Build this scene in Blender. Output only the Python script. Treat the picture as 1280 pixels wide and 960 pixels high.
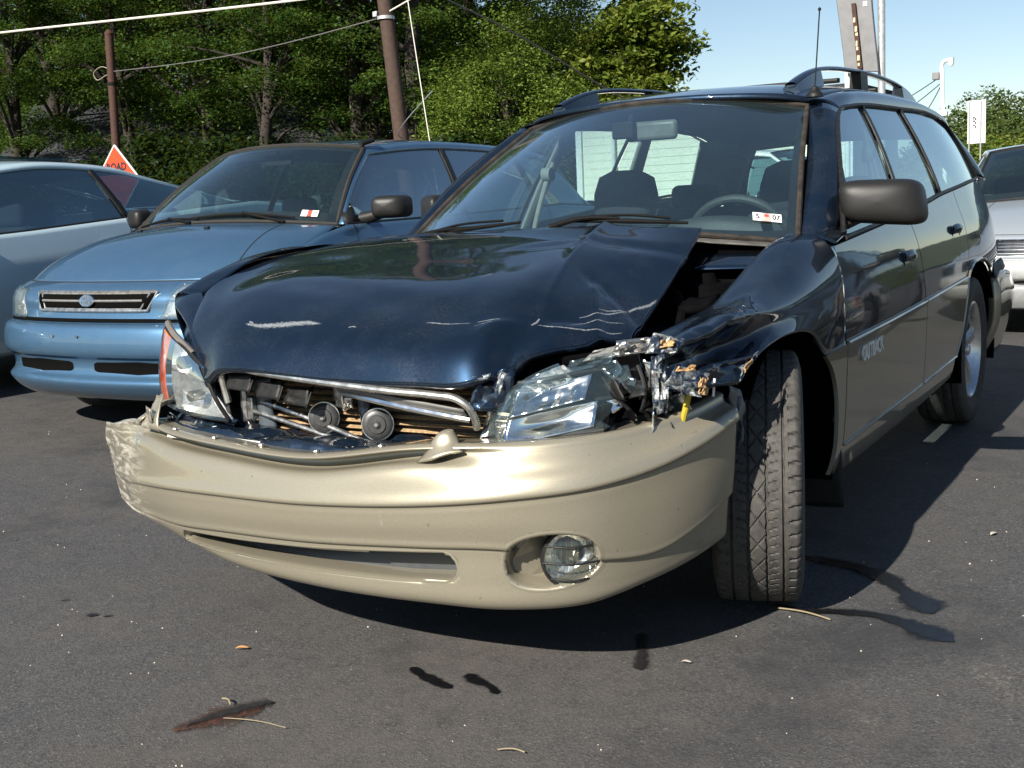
import bpy, bmesh, math, random
import numpy as np
from mathutils import Vector, Matrix
from mathutils.bvhtree import BVHTree

for o in list(bpy.data.objects):
    bpy.data.objects.remove(o, do_unlink=True)
scene = bpy.context.scene
COL = scene.collection
rad = math.radians

# ------------------------------------------------------------------ camera
def make_camera():
    cam = bpy.data.cameras.new('camera')
    cam.sensor_width = 36.0
    cam.lens = 40.5
    cam.clip_start = 0.05
    cam.clip_end = 2000
    o = bpy.data.objects.new('camera', cam)
    COL.objects.link(o)
    r = (0.85418011, 0.51803783, -0.04486798)
    u = (-0.04015743, 0.15175226, 0.98760247)
    f = (-0.51842426, 0.84178861, -0.15042683)
    m = Matrix(((r[0], u[0], -f[0], 1.780), (r[1], u[1], -f[1], -2.895), (r[2], u[2], -f[2], 1.064), (0, 0, 0, 1)))
    o.matrix_world = m
    scene.camera = o
make_camera()

# ------------------------------------------------------------------ light
SUN_TO = Vector((-0.145, -1.45, 1.0)).normalized()
SUN_EL = math.asin(SUN_TO.z)
SUN_AZ = math.atan2(SUN_TO.x, SUN_TO.y)
w = bpy.data.worlds.new('World')
scene.world = w
w.use_nodes = True
nt = w.node_tree
for n in list(nt.nodes):
    nt.nodes.remove(n)
sky = nt.nodes.new('ShaderNodeTexSky')
sky.sky_type = 'NISHITA'
sky.sun_disc = False
sky.sun_elevation = SUN_EL
sky.sun_rotation = SUN_AZ
sky.air_density = 1.0
sky.dust_density = 0.1
sky.ozone_density = 1.3
bg = nt.nodes.new('ShaderNodeBackground')
bg.inputs['Strength'].default_value = 0.057
out = nt.nodes.new('ShaderNodeOutputWorld')
nt.links.new(sky.outputs[0], bg.inputs[0])
nt.links.new(bg.outputs[0], out.inputs[0])
sl = bpy.data.lights.new('sun', 'SUN')
sl.energy = 5.0
sl.angle = rad(0.53)
sl.color = (1.0, 0.94, 0.84)
so = bpy.data.objects.new('sun', sl)
COL.objects.link(so)
so.rotation_euler = (-SUN_TO).to_track_quat('-Z', 'Y').to_euler()
scene.view_settings.view_transform = 'Standard'
scene.view_settings.look = 'None'
scene.view_settings.exposure = 1.0
scene.view_settings.gamma = 1.0
try:
    scene.cycles.max_bounces = 10
    scene.cycles.transparent_max_bounces = 24
    scene.cycles.caustics_reflective = False
    scene.cycles.caustics_refractive = False
except Exception:
    pass

# ------------------------------------------------------------------ helpers
def A(x):
    return np.asarray(x, dtype=float)

def cr(pts, k=6, n=None):
    """smooth curve through pts: k samples per span, or n samples evenly by length"""
    P = A(pts)
    m = len(P)
    d = np.maximum(np.linalg.norm(np.diff(P, axis=0), axis=1), 1e-6)
    t = np.concatenate([[0], np.cumsum(d ** 0.75)])
    T = np.zeros_like(P)
    if m == 2:
        T[:] = (P[1] - P[0]) / (t[1] - t[0])
    else:
        s = np.diff(P, axis=0) / np.diff(t)[:, None]
        for i in range(1, m - 1):
            a = t[i + 1] - t[i]; b = t[i] - t[i - 1]
            T[i] = (s[i - 1] * a + s[i] * b) / (a + b)
        T[0] = 1.5 * s[0] - 0.5 * T[1]
        T[-1] = 1.5 * s[-1] - 0.5 * T[-2]
    if n is None:
        q = np.concatenate([np.linspace(t[i], t[i + 1], k, endpoint=False) for i in range(m - 1)] + [[t[-1]]])
    else:
        q = np.linspace(0, t[-1], n)
    i = np.clip(np.searchsorted(t, q, side='right') - 1, 0, m - 2)
    h = (t[i + 1] - t[i])
    x = ((q - t[i]) / h)[:, None]
    h = h[:, None]
    return ((2 * x**3 - 3 * x**2 + 1) * P[i] + (x**3 - 2 * x**2 + x) * h * T[i]
            + (-2 * x**3 + 3 * x**2) * P[i + 1] + (x**3 - x**2) * h * T[i + 1])

def surf(rows, ku=6, kv=6, nu=None, nv=None):
    R = [cr(r, ku, nu) for r in rows]
    R = A(R)
    return A([cr(R[:, j], kv, nv) for j in range(R.shape[1])]).transpose(1, 0, 2)

def coons(c0, c1, d0, d1):
    """c0: bottom u-curve, c1: top u-curve (same n), d0: left v-curve, d1: right v-curve (same m)"""
    c0, c1, d0, d1 = map(A, (c0, c1, d0, d1))
    n, m = len(c0), len(d0)
    u = np.linspace(0, 1, n)[None, :, None]; v = np.linspace(0, 1, m)[:, None, None]
    L = (1 - v) * c0[None] + v * c1[None]
    M = (1 - u) * d0[:, None] + u * d1[:, None]
    B = (1 - u) * (1 - v) * c0[0] + u * (1 - v) * c0[-1] + (1 - u) * v * c1[0] + u * v * c1[-1]
    return L + M - B

def hsh(x, y, s=0):
    v = np.sin(x * 127.1 + y * 311.7 + s * 74.7) * 43758.5453
    return v - np.floor(v)

def vnoise(x, y, s=0):
    x = A(x); y = A(y)
    i = np.floor(x); j = np.floor(y); f = x - i; g = y - j
    f = f * f * (3 - 2 * f); g = g * g * (3 - 2 * g)
    return ((hsh(i, j, s) * (1 - f) + hsh(i + 1, j, s) * f) * (1 - g) + (hsh(i, j + 1, s) * (1 - f) + hsh(i + 1, j + 1, s) * f) * g) * 2 - 1

def sstep(a, b, x):
    t = np.clip((x - a) / (b - a), 0, 1)
    return t * t * (3 - 2 * t)

def gnormals(G):
    du = np.gradient(G, axis=1); dv = np.gradient(G, axis=0)
    N = np.cross(du, dv)
    return N / np.maximum(np.linalg.norm(N, axis=-1, keepdims=True), 1e-9)

class MB:
    def __init__(s):
        s.v = []; s.f = []; s.m = []; s.nv = 0; s.cur = 0
    def add(s, verts, faces):
        o = s.nv
        verts = A(verts).reshape(-1, 3)
        s.v.append(verts); s.nv += len(verts)
        for f in faces:
            s.f.append([i + o for i in f]); s.m.append(s.cur)
        return s
    def grid(s, G, cu=False, cv=False, keep=None):
        nv, nu = G.shape[:2]
        F = []
        for j in range(nv if cv else nv - 1):
            j2 = (j + 1) % nv
            for i in range(nu if cu else nu - 1):
                i2 = (i + 1) % nu
                if keep is not None and not keep[j, i]:
                    continue
                F.append((j * nu + i, j * nu + i2, j2 * nu + i2, j2 * nu + i))
        return s.add(G.reshape(-1, 3), F)
    def tube(s, path, r, n=8, caps=True, k=None):
        P = cr(path, k) if k else A(path)
        m = len(P)
        R = np.full(m, r) if np.isscalar(r) else np.interp(np.linspace(0, 1, m), np.linspace(0, 1, len(r)), r)
        T = np.gradient(P, axis=0)
        T /= np.maximum(np.linalg.norm(T, axis=1, keepdims=True), 1e-9)
        up = A([0, 0, 1.0]) if abs(T[0][2]) < 0.9 else A([1.0, 0, 0])
        G = []
        a = np.linspace(0, 2 * np.pi, n, endpoint=False)
        for i in range(m):
            b = np.cross(T[i], up); b /= max(np.linalg.norm(b), 1e-9)
            c = np.cross(b, T[i]); up = c
            G.append(P[i] + R[i] * (np.cos(a)[:, None] * b + np.sin(a)[:, None] * c))
        o = s.nv
        s.grid(A(G), cu=True)
        if caps:
            s.f.append([o + i for i in range(n)][::-1]); s.m.append(s.cur)
            s.f.append([o + (m - 1) * n + i for i in range(n)]); s.m.append(s.cur)
        return s
    def box(s, c, size, rot=None):
        c = A(c); h = A(size) / 2
        V = A([[x, y, z] for x in (-1, 1) for y in (-1, 1) for z in (-1, 1)]) * h
        if rot is not None:
            V = V @ A(Matrix(rot).to_3x3() if not isinstance(rot, np.ndarray) else rot).T
        return s.add(V + c, [(0, 1, 3, 2), (4, 6, 7, 5), (0, 4, 5, 1), (2, 3, 7, 6), (0, 2, 6, 4), (1, 5, 7, 3)])
    def lathe(s, prof, n=32, origin=(0, 0, 0), axis='x', closed=False):
        a = np.linspace(0, 2 * np.pi, n, endpoint=False)
        P = A(prof)
        G = np.zeros((len(P), n, 3))
        i = 'xyz'.index(axis); j = (i + 1) % 3; k = (i + 2) % 3
        G[..., i] = P[:, 0][:, None]
        G[..., j] = P[:, 1][:, None] * np.cos(a)
        G[..., k] = P[:, 1][:, None] * np.sin(a)
        return s.grid(G + A(origin), cu=True, cv=closed)
    def prism(s, poly, off):
        """poly: 3-D planar outline; off: extrusion vector"""
        P = A(poly); n = len(P); off = A(off)
        F = [list(range(n))[::-1], [n + i for i in range(n)]] + [(i, (i + 1) % n, n + (i + 1) % n, n + i) for i in range(n)]
        return s.add(np.concatenate([P, P + off]), F)
    def poly(s, P):
        return s.add(P, [list(range(len(P)))])
    def xform(s, M):
        M = A(M)
        s.v = [v @ M[:3, :3].T + M[:3, 3] for v in s.v]
        return s
    def mirror(s):
        s.v = [v * A([-1, 1, 1]) for v in s.v]
        s.f = [f[::-1] for f in s.f]
        return s
    def mesh(s, name, mats, sharp=35):
        me = bpy.data.meshes.new(name)
        V = np.concatenate(s.v) if s.v else np.zeros((0, 3))
        me.from_pydata(V.tolist(), [], s.f)
        for m in (mats if isinstance(mats, (list, tuple)) else [mats]):
            me.materials.append(m)
        if any(s.m):
            me.polygons.foreach_set('material_index', s.m)
        me.update()
        if sharp is None:
            me.shade_flat()
        else:
            me.shade_smooth()
            if sharp < 180:
                me.set_sharp_from_angle(angle=rad(sharp))
        return me
    def build(s, name, mats, parent=None, sharp=35, solid=0, bevel=0, bseg=2, loc=None, merge=False):
        me = s.mesh(name, mats, sharp)
        if merge:
            b = bmesh.new(); b.from_mesh(me)
            bmesh.ops.remove_doubles(b, verts=b.verts, dist=1e-5)
            bmesh.ops.recalc_face_normals(b, faces=b.faces)
            b.to_mesh(me); b.free()
        o = bpy.data.objects.new(name, me)
        COL.objects.link(o)
        if parent is not None:
            o.parent = parent
        if loc is not None:
            o.location = loc
        if solid:
            md = o.modifiers.new('solid', 'SOLIDIFY'); md.thickness = solid; md.offset = 0
        if bevel:
            md = o.modifiers.new('bevel', 'BEVEL'); md.width = bevel; md.segments = bseg; md.limit_method = 'ANGLE'; md.angle_limit = rad(30)
            if sharp is not None:
                for p in me.polygons:
                    p.use_smooth = True
                md.harden_normals = False
        return o

def tag(o, label=None, cat=None, group=None, kind=None):
    if label: o['label'] = label
    if cat: o['category'] = cat
    if group: o['group'] = group
    if kind: o['kind'] = kind
    return o

def thing(name, label, cat, loc=(0, 0, 0), rz=0, group=None):
    o = bpy.data.objects.new(name, None)
    o.empty_display_size = 0.2
    COL.objects.link(o)
    o.location = loc
    o.rotation_euler = (0, 0, rz)
    return tag(o, label, cat, group)

def text_part(name, body, size, mat, M, parent=None, extrude=0.001, spacing=1.0, xscale=1.0, offset=0.0):
    cu = bpy.data.curves.new(name, 'FONT')
    cu.body = body; cu.size = size; cu.extrude = extrude; cu.align_x = 'CENTER'; cu.align_y = 'CENTER'
    cu.space_character = spacing; cu.resolution_u = 3; cu.offset = offset
    t = bpy.data.objects.new(name + '_tmp', cu)
    COL.objects.link(t)
    dg = bpy.context.evaluated_depsgraph_get()
    me = bpy.data.meshes.new_from_object(t.evaluated_get(dg))
    bpy.data.objects.remove(t, do_unlink=True)
    me.transform(Matrix.Diagonal((xscale, 1, 1, 1)))
    me.transform(M)
    me.materials.clear(); me.materials.append(mat)
    o = bpy.data.objects.new(name, me)
    COL.objects.link(o)
    o.parent = parent
    return o

def frame(origin, right, up):
    r = Vector(right).normalized(); u = Vector(up); u = (u - r * u.dot(r)).normalized(); n = r.cross(u)
    o = Vector(origin)
    return Matrix(((r.x, u.x, n.x, o.x), (r.y, u.y, n.y, o.y), (r.z, u.z, n.z, o.z), (0, 0, 0, 1)))

# ------------------------------------------------------------------ materials
class NB:
    def __init__(s, name):
        s.mat = bpy.data.materials.new(name); s.mat.use_nodes = True
        s.t = s.mat.node_tree
        for n in list(s.t.nodes): s.t.nodes.remove(n)
        s.out = s.t.nodes.new('ShaderNodeOutputMaterial')
    def n(s, typ, **kw):
        x = s.t.nodes.new(typ)
        for k, v in kw.items():
            if k.startswith('i_'):
                key = k[2:]
                key = int(key) if key.isdigit() else key.replace('_', ' ')
                x.inputs[key].default_value = v
            else:
                setattr(x, k, v)
        return x
    def l(s, a, b): s.t.links.new(a, b)
    def coord(s, scale=(1, 1, 1), kind='Object'):
        c = s.n('ShaderNodeTexCoord'); m = s.n('ShaderNodeMapping')
        m.inputs['Scale'].default_value = scale
        s.l(c.outputs[kind], m.inputs['Vector'])
        return m.outputs['Vector']
    def noise(s, vec, scale, detail=4, rough=0.55, dist=0.0):
        x = s.n('ShaderNodeTexNoise'); x.inputs['Scale'].default_value = scale; x.inputs['Detail'].default_value = detail
        x.inputs['Roughness'].default_value = rough; x.inputs['Distortion'].default_value = dist
        s.l(vec, x.inputs['Vector'])
        return x.outputs['Fac']
    def ramp(s, fac, stops):
        x = s.n('ShaderNodeValToRGB')
        e = x.color_ramp.elements
        while len(e) < len(stops): e.new(0.5)
        for q, (p, c) in zip(e, stops):
            q.position = p; q.color = tuple(c) + (1,) if len(c) == 3 else c
        s.l(fac, x.inputs['Fac'])
        return x.outputs['Color']
    def rng(s, v, a, b, c=0, d=1):
        x = s.n('ShaderNodeMapRange'); x.clamp = True
        for i, q in enumerate((a, b, c, d)): x.inputs[i + 1].default_value = q
        s.l(v, x.inputs[0])
        return x.outputs[0]
    def math(s, op, a, b=None):
        x = s.n('ShaderNodeMath', operation=op)
        for i, q in enumerate((a, b)):
            if q is None: continue
            if isinstance(q, (int, float)): x.inputs[i].default_value = q
            else: s.l(q, x.inputs[i])
        return x.outputs[0]
    def mix(s, fac, a, b):
        x = s.n('ShaderNodeMix', data_type='RGBA')
        for i, q in zip((0, 6, 7), (fac, a, b)):
            if isinstance(q, (int, float)): x.inputs[i].default_value = q
            elif isinstance(q, tuple): x.inputs[i].default_value = q + (1,) if len(q) == 3 else q
            else: s.l(q, x.inputs[i])
        return x.outputs[2]
    def bump(s, h, strength, dist=0.01):
        x = s.n('ShaderNodeBump'); x.inputs['Strength'].default_value = strength; x.inputs['Distance'].default_value = dist
        s.l(h, x.inputs['Height'])
        return x.outputs['Normal']
    def pbsdf(s, **kw):
        p = s.n('ShaderNodeBsdfPrincipled')
        for k, v in kw.items():
            k = k.replace('_', ' ')
            if isinstance(v, (int, float)): p.inputs[k].default_value = v
            elif isinstance(v, tuple): p.inputs[k].default_value = v + (1,) if len(v) == 3 else v
            else: s.l(v, p.inputs[k])
        s.l(p.outputs[0], s.out.inputs['Surface'])
        return p

def plain(name, col, rough=0.5, metal=0.0, coat=0.0, var=0.12, nscale=30, bump=0.0, spec=0.5):
    b = NB(name)
    v = b.coord()
    n = b.noise(v, nscale, 4)
    lo = tuple(c * (1 - var) for c in col); hi = tuple(min(1, c * (1 + var)) for c in col)
    c = b.ramp(n, [(0.3, lo), (0.7, hi)])
    r = b.rng(n, 0.3, 0.7, max(0, rough - 0.05), min(1, rough + 0.06))
    kw = dict(Base_Color=c, Roughness=r, Metallic=metal, Specular_IOR_Level=spec)
    if coat: kw.update(Coat_Weight=coat, Coat_Roughness=0.04)
    if bump:
        kw['Normal'] = b.bump(b.noise(v, nscale * 6, 3), bump, 0.002)
    b.pbsdf(**kw)
    return b.mat

def paint(name, col, metal=0.65, rough=0.34, coat=1.0, dust=0.12, dustcol=(0.3, 0.29, 0.26), crough=0.02, edge=(.5, .5, .5)):
    b = NB(name)
    v = b.coord()
    fl = b.noise(v, 900, 2)
    c = b.ramp(fl, [(0.35, tuple(x * 0.75 for x in col)), (0.65, tuple(x * 1.25 for x in col))])
    d1 = b.noise(v, 7, 6, 0.65)
    d2 = b.noise(v, 160, 3, 0.6)
    dm = b.math('MULTIPLY', b.rng(d1, 0.42, 0.75), b.rng(d2, 0.35, 0.7))
    dm = b.math('MULTIPLY', dm, dust)
    sp = b.rng(b.noise(v, 420, 1, 0.5), 0.78, 0.82, 0, 0.45)
    dm = b.math('MAXIMUM', dm, b.math('MULTIPLY', sp, min(1, dust * 4)))
    c = b.mix(dm, c, dustcol)
    mt = b.math('MULTIPLY', b.math('SUBTRACT', 1.0, dm), metal)
    cr_ = b.math('ADD', crough, b.math('MULTIPLY', d1, 0.03))
    wav = b.bump(b.noise(v, 5, 2), 0.02, 0.02)
    b.pbsdf(Base_Color=c, Roughness=rough, Metallic=mt, Specular_Tint=edge, Coat_Weight=coat, Coat_Roughness=cr_, Coat_Normal=wav)
    return b.mat

def glass(name, tint=(0.80, 0.90, 0.90), rough=0.0, refl=1.0, dirt_sky=0.05, gcol=(0.90, 0.98, 1.0)):
    b = NB(name)
    v = b.coord()
    tr = b.n('ShaderNodeBsdfTransparent'); tr.inputs[0].default_value = tint + (1,)
    gl = b.n('ShaderNodeBsdfGlossy'); gl.inputs['Roughness'].default_value = rough
    gl.inputs['Color'].default_value = gcol + (1,)
    fr = b.n('ShaderNodeFresnel'); fr.inputs['IOR'].default_value = 1.52
    f2 = b.math('MULTIPLY', b.math('MINIMUM', b.math('MULTIPLY', fr.outputs[0], 1.7), 1.0), refl)
    mx = b.n('ShaderNodeMixShader')
    b.l(f2, mx.inputs[0]); b.l(tr.outputs[0], mx.inputs[1]); b.l(gl.outputs[0], mx.inputs[2])
    df = b.n('ShaderNodeBsdfDiffuse'); df.inputs[0].default_value = (0.24, 0.37, 0.42, 1)  # teal dirt film; its colour also stands in for reflected blue sky
    dn = b.math('MULTIPLY', b.rng(b.noise(v, 3, 4, 0.6), 0.2, 0.8, .35, .8), b.rng(b.noise(v, 220, 2), 0.3, 0.75, .6, 1.0))
    m2 = b.n('ShaderNodeMixShader')
    b.l(b.math('MULTIPLY', dn, dirt_sky * 3), m2.inputs[0]); b.l(mx.outputs[0], m2.inputs[1]); b.l(df.outputs[0], m2.inputs[2])
    b.l(m2.outputs[0], b.out.inputs['Surface'])
    return b.mat

def asphalt_mat():
    b = NB('asphalt')
    v = b.coord()
    fine = b.noise(v, 420, 2, 0.6)
    agg = b.n('ShaderNodeTexVoronoi'); agg.inputs['Scale'].default_value = 210; b.l(v, agg.inputs['Vector'])
    mid = b.noise(v, 14, 6, 0.7)
    big = b.noise(v, 0.6, 5, 0.6, 0.4)
    cs = b.n('ShaderNodeSeparateColor'); b.l(agg.outputs['Color'], cs.inputs[0])
    tone = b.math('ADD', b.math('MULTIPLY', fine, 0.55), b.math('MULTIPLY', cs.outputs[0], 0.45))
    base = b.ramp(tone, [(0.25, (0.026, 0.026, 0.028)), (0.5, (0.053, 0.053, 0.054)), (0.75, (0.090, 0.089, 0.089))])
    base = b.mix(b.rng(cs.outputs[1], 0.982, 0.99, 0, 0.40), base, (0.27, 0.245, 0.21))
    base = b.mix(b.rng(mid, 0.35, 0.7, 0, 0.35), base, (0.068, 0.067, 0.068))
    dustm = b.math('MULTIPLY', b.rng(big, 0.40, 0.66, 0, 0.75), b.rng(mid, 0.3, 0.75, 0.3, 1.0))
    base = b.mix(dustm, base, (0.090, 0.078, 0.066))
    patch = b.math('MULTIPLY', b.rng(b.noise(v, 1.9, 4, 0.65, 0.3), 0.62, 0.72), b.rng(b.noise(v, 55, 4, 0.75), 0.50, 0.62, 0, 0.55))
    base = b.mix(patch, base, (0.26, 0.225, 0.18))
    dk = b.rng(b.noise(v, 1.3, 6, 0.65), 0.52, 0.66, 0, 0.65)
    base = b.mix(dk, base, (0.026, 0.026, 0.028))
    h = b.math('ADD', b.math('MULTIPLY', fine, 0.35), b.math('MULTIPLY', agg.outputs['Distance'], 0.7))
    b.pbsdf(Base_Color=base, Roughness=b.rng(mid, 0.3, 0.7, 0.65, 0.88), Normal=b.bump(h, 0.55, 0.003), Specular_IOR_Level=0.35)
    return b.mat

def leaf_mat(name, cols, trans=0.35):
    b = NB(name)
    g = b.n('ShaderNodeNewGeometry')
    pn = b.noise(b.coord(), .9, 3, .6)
    rf = b.math('ADD', b.math('MULTIPLY', g.outputs['Random Per Island'], .40), b.math('MULTIPLY', b.rng(pn, .34, .66), .6))  # natural variety plus lit clusters and shaded gaps, all put into leaf colour
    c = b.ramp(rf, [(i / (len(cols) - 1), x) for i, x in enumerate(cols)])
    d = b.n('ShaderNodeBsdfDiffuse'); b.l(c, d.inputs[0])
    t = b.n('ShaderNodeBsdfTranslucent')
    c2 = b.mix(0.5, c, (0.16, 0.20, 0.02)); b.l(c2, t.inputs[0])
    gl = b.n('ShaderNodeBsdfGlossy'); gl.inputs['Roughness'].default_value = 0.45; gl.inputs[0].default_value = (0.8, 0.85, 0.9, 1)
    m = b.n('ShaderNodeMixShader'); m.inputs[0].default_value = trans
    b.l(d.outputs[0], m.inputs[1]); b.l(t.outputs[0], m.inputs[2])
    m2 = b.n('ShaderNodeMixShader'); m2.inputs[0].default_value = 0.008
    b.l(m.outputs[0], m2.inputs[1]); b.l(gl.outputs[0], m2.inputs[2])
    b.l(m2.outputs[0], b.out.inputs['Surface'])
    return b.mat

def tyre_mat(name='tyre_rubber', base=(0.045, 0.042, 0.038)):
    b = NB(name)
    v = b.coord()
    n = b.noise(v, 45, 5, 0.65)
    c = b.ramp(n, [(0.3, tuple(x * 0.6 for x in base)), (0.7, tuple(x * 1.6 for x in base))])
    b.pbsdf(Base_Color=c, Roughness=0.78, Normal=b.bump(b.noise(v, 220, 3), 0.25, 0.002))
    return b.mat

NAVY = paint('navy_metallic_paint', (0.0088, 0.0190, 0.0375), metal=0.62, rough=0.36, dust=0.13, edge=(.06, .10, .16))
def taupe_mat():
    b = NB('beige_metallic_paint')
    v = b.coord()
    fl = b.noise(v, 800, 2)
    c = b.ramp(fl, [(0.35, (0.255, 0.230, 0.172)), (0.65, (0.335, 0.303, 0.231))])
    sx = b.n('ShaderNodeSeparateXYZ'); b.l(v, sx.inputs[0])
    # scraped-through streaks at the torn right-hand end, running along the impact
    vs = b.coord((3.0, 5.0, 20.0))
    st = b.rng(b.noise(vs, 2.6, 5, 0.7, 0.8), 0.47, 0.58)
    em = b.rng(sx.outputs[0], -0.78, -0.62, 1, 0)
    sm = b.math('MULTIPLY', st, em)
    c = b.mix(b.math('MULTIPLY', sm, 0.55), c, (0.55, 0.53, 0.48))
    st2 = b.rng(b.noise(vs, 4.1, 4, 0.7, 0.6), 0.66, 0.70)
    c = b.mix(b.math('MULTIPLY', st2, em), c, (0.03, 0.03, 0.03))
    fine = b.rng(b.noise(b.coord((14, 14, 3)), 3.0, 5, 0.75), 0.66, 0.72, 0, 0.35)
    c = b.mix(fine, c, (0.50, 0.47, 0.40))
    chip = b.rng(b.noise(v, 55, 2, 0.5), 0.735, 0.755, 0, 0.7)
    c = b.mix(chip, c, (0.10, 0.085, 0.065))
    mt = b.math('MULTIPLY', b.math('SUBTRACT', 1.0, b.math('MAXIMUM', sm, chip)), 0.48)
    b.pbsdf(Base_Color=c, Roughness=0.36, Metallic=mt, Specular_Tint=(.30, .27, .20), Coat_Weight=1.0, Coat_Roughness=b.rng(b.noise(v, 12, 5), 0.3, 0.7, 0.015, 0.05))
    return b.mat
BEIGE = taupe_mat()
BLACKPL = plain('black_trim_plastic', (0.012, 0.012, 0.012), 0.5, nscale=60, var=0.3, bump=0.1, spec=.25)
WIPERBLK = plain('wiper_black', (0.006, 0.006, 0.006), 0.7, nscale=60, var=0.3, spec=.1)
RUBBER = plain('black_rubber', (0.014, 0.014, 0.014), 0.7, nscale=60, var=0.3)
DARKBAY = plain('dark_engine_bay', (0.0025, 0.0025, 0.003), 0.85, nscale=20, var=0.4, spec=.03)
MIRRORBLK = plain('grained_black_plastic', (0.014, 0.0135, 0.013), 0.45, nscale=400, var=0.25, bump=0.15, spec=.35)
CHROME = plain('chrome', (0.78, 0.78, 0.76), 0.12, metal=1.0, nscale=25, var=0.1)
DULLCHROME = plain('dusty_chrome', (0.62, 0.60, 0.55), 0.26, metal=0.9, nscale=40, var=0.25)
ALLOY = plain('alloy_wheel', (0.55, 0.55, 0.55), 0.3, metal=0.85, coat=0.4, nscale=30)
STEEL = plain('bare_steel', (0.42, 0.41, 0.39), 0.32, metal=0.9, nscale=60, var=0.35)
GREYPL = plain('grey_plastic', (0.16, 0.16, 0.155), 0.45, nscale=40)
TRIMGREY = plain('grey_interior_trim', (0.30, 0.30, 0.28), 0.7, nscale=40)
SEAT = plain('dark_seat_cloth', (0.022, 0.026, 0.034), 0.9, nscale=90, var=0.3, bump=0.3)
DASH = plain('dark_dashboard', (0.035, 0.038, 0.040), 0.6, nscale=90, var=0.2, bump=0.2)
HEADLINER = plain('headliner_cloth', (0.33, 0.33, 0.31), 0.95, nscale=50)
WSGLASS = glass('windscreen_glass', (0.70, 0.86, 0.87), dirt_sky=0.024, refl=1.6)
WSCLEAR = glass('clear_windscreen_glass', (0.76, 0.90, 0.90), dirt_sky=0.016, refl=1.1)
SIDEGLASS = glass('side_window_glass', (0.62, 0.77, 0.76), dirt_sky=0.03, refl=.85)
LENS = glass('clear_lens', (0.95, 0.96, 0.96), rough=0.04, dirt_sky=0.03, refl=.45)
AMBER = glass('amber_lens', (1.0, 0.62, 0.25), rough=0.12, refl=0.7, dirt_sky=0.02)
AMBERIN = plain('amber_reflector', (0.85, 0.20, 0.025), 0.4, nscale=60, var=0.45)
REFL = plain('aluminised_reflector', (0.80, 0.81, 0.80), 0.26, metal=0.75, nscale=70, var=0.2)
VOID = NB('dark_opening'); VOID.pbsdf(Base_Color=(.005, .005, .005), Roughness=1.0, Specular_IOR_Level=0.0); VOID = VOID.mat
PUTTY = plain('orange_body_filler', (0.40, 0.245, 0.11), 0.8, nscale=50, var=0.35)
def scrape_mat():
    b = NB('scraped_metal'); v = b.coord()
    n = b.noise(v, 38, 5, .7, .8)
    c = b.ramp(n, [(.30, (.008, .013, .030)), (.46, (.03, .045, .07)), (.52, (.17, .19, .20)), (.57, (.33, .33, .31)), (.62, (.05, .07, .10)), (.74, (.24, .16, .08))])
    b.pbsdf(Base_Color=c, Roughness=.42, Metallic=.35, Normal=b.bump(n, .3, .004))
    return b.mat
SCRAPE = scrape_mat()
def worn(name, col, rough, a0=.1, a1=.45, nscale=120, var=.4, metal=0.0, nz=.9, spec=.5):
    """thin film whose edge breaks up with noise (point attribute fade: 0 rim, 1 middle)"""
    b = NB(name); v = b.coord()
    n = b.noise(v, nscale, 5, .7)
    at = b.n('ShaderNodeAttribute', attribute_name='fade')
    f = b.math('ADD', at.outputs['Fac'], b.math('MULTIPLY', b.math('SUBTRACT', n, .5), nz))
    al = b.rng(f, a0, a1)
    c = b.ramp(n, [(.3, tuple(x * (1 - var) for x in col)), (.7, tuple(min(1, x * (1 + var)) for x in col))])
    b.pbsdf(Base_Color=c, Roughness=rough, Metallic=metal, Alpha=al, Specular_IOR_Level=spec)
    return b.mat
SCRAPEW = worn('white_paint_transfer', (.150, .165, .178), .5, .25, .75, 150, .5, nz=1.3)
FIN = plain('condenser_fin_metal', (0.46, 0.32, 0.18), 0.5, metal=0.3, nscale=120, var=0.35)
TYRE = tyre_mat()
HORN = plain('horn_black', (0.035, 0.035, 0.035), 0.4, nscale=60)
YELLOW = plain('yellow_hose', (0.42, 0.33, 0.03), 0.5, nscale=60)
WHITEST = plain('white_sticker', (0.75, 0.75, 0.72), 0.6, nscale=80, var=0.06)
INK = plain('black_ink', (0.012, 0.012, 0.015), 0.6)
REDINK = plain('red_ink', (0.35, 0.06, 0.04), 0.6)
ASPHALT = asphalt_mat()
# ------------------------------------------------------------------ ground
def build_ground():
    n = 40
    mb = MB()
    mb.box((0, 0, -0.3), (1, 1, 0.001)); mb = MB()
    g = MB(); xs_ = np.concatenate([np.linspace(-160, -30, 8), np.linspace(-25, 25, 101), np.linspace(30, 160, 8)])
    ys_ = np.concatenate([np.linspace(-60, -15, 6), np.linspace(-12, 24, 20), np.linspace(30, 420, 10)])
    X, Y = np.meshgrid(xs_, ys_)
    g.grid(np.stack([X, Y, .036 * np.clip(-X - 1.5, 0, 5)], -1))
    o = g.build('parking_lot', ASPHALT)
    tag(o, kind='structure')
build_ground()

# ------------------------------------------------------------------ the wrecked wagon
_SZ = cr([(.20, .80), (.25, .832), (.32, .853), (.42, .863), (.56, .869), (.66, .872), (.74, .866), (.82, .855), (.90, .839), (.97, .816), (1.03, .796), (1.10, .772), (1.25, .705), (1.36, .645), (1.45, .590)], 12)
def xs(y, z):
    y = A(y); z = A(z)
    b = np.interp(z, _SZ[:, 0], _SZ[:, 1])
    b = b - np.where(y > 2.7, (y - 2.7) ** 2 * .09, 0) - np.where(y < .4, (.4 - y) ** 2 * .03, 0)
    return b

def side3(c, off=0.0, sgn=1):
    c = A(c)
    return np.stack([sgn * (xs(c[..., 0], c[..., 1]) + off), c[..., 0], c[..., 1]], -1)

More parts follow.
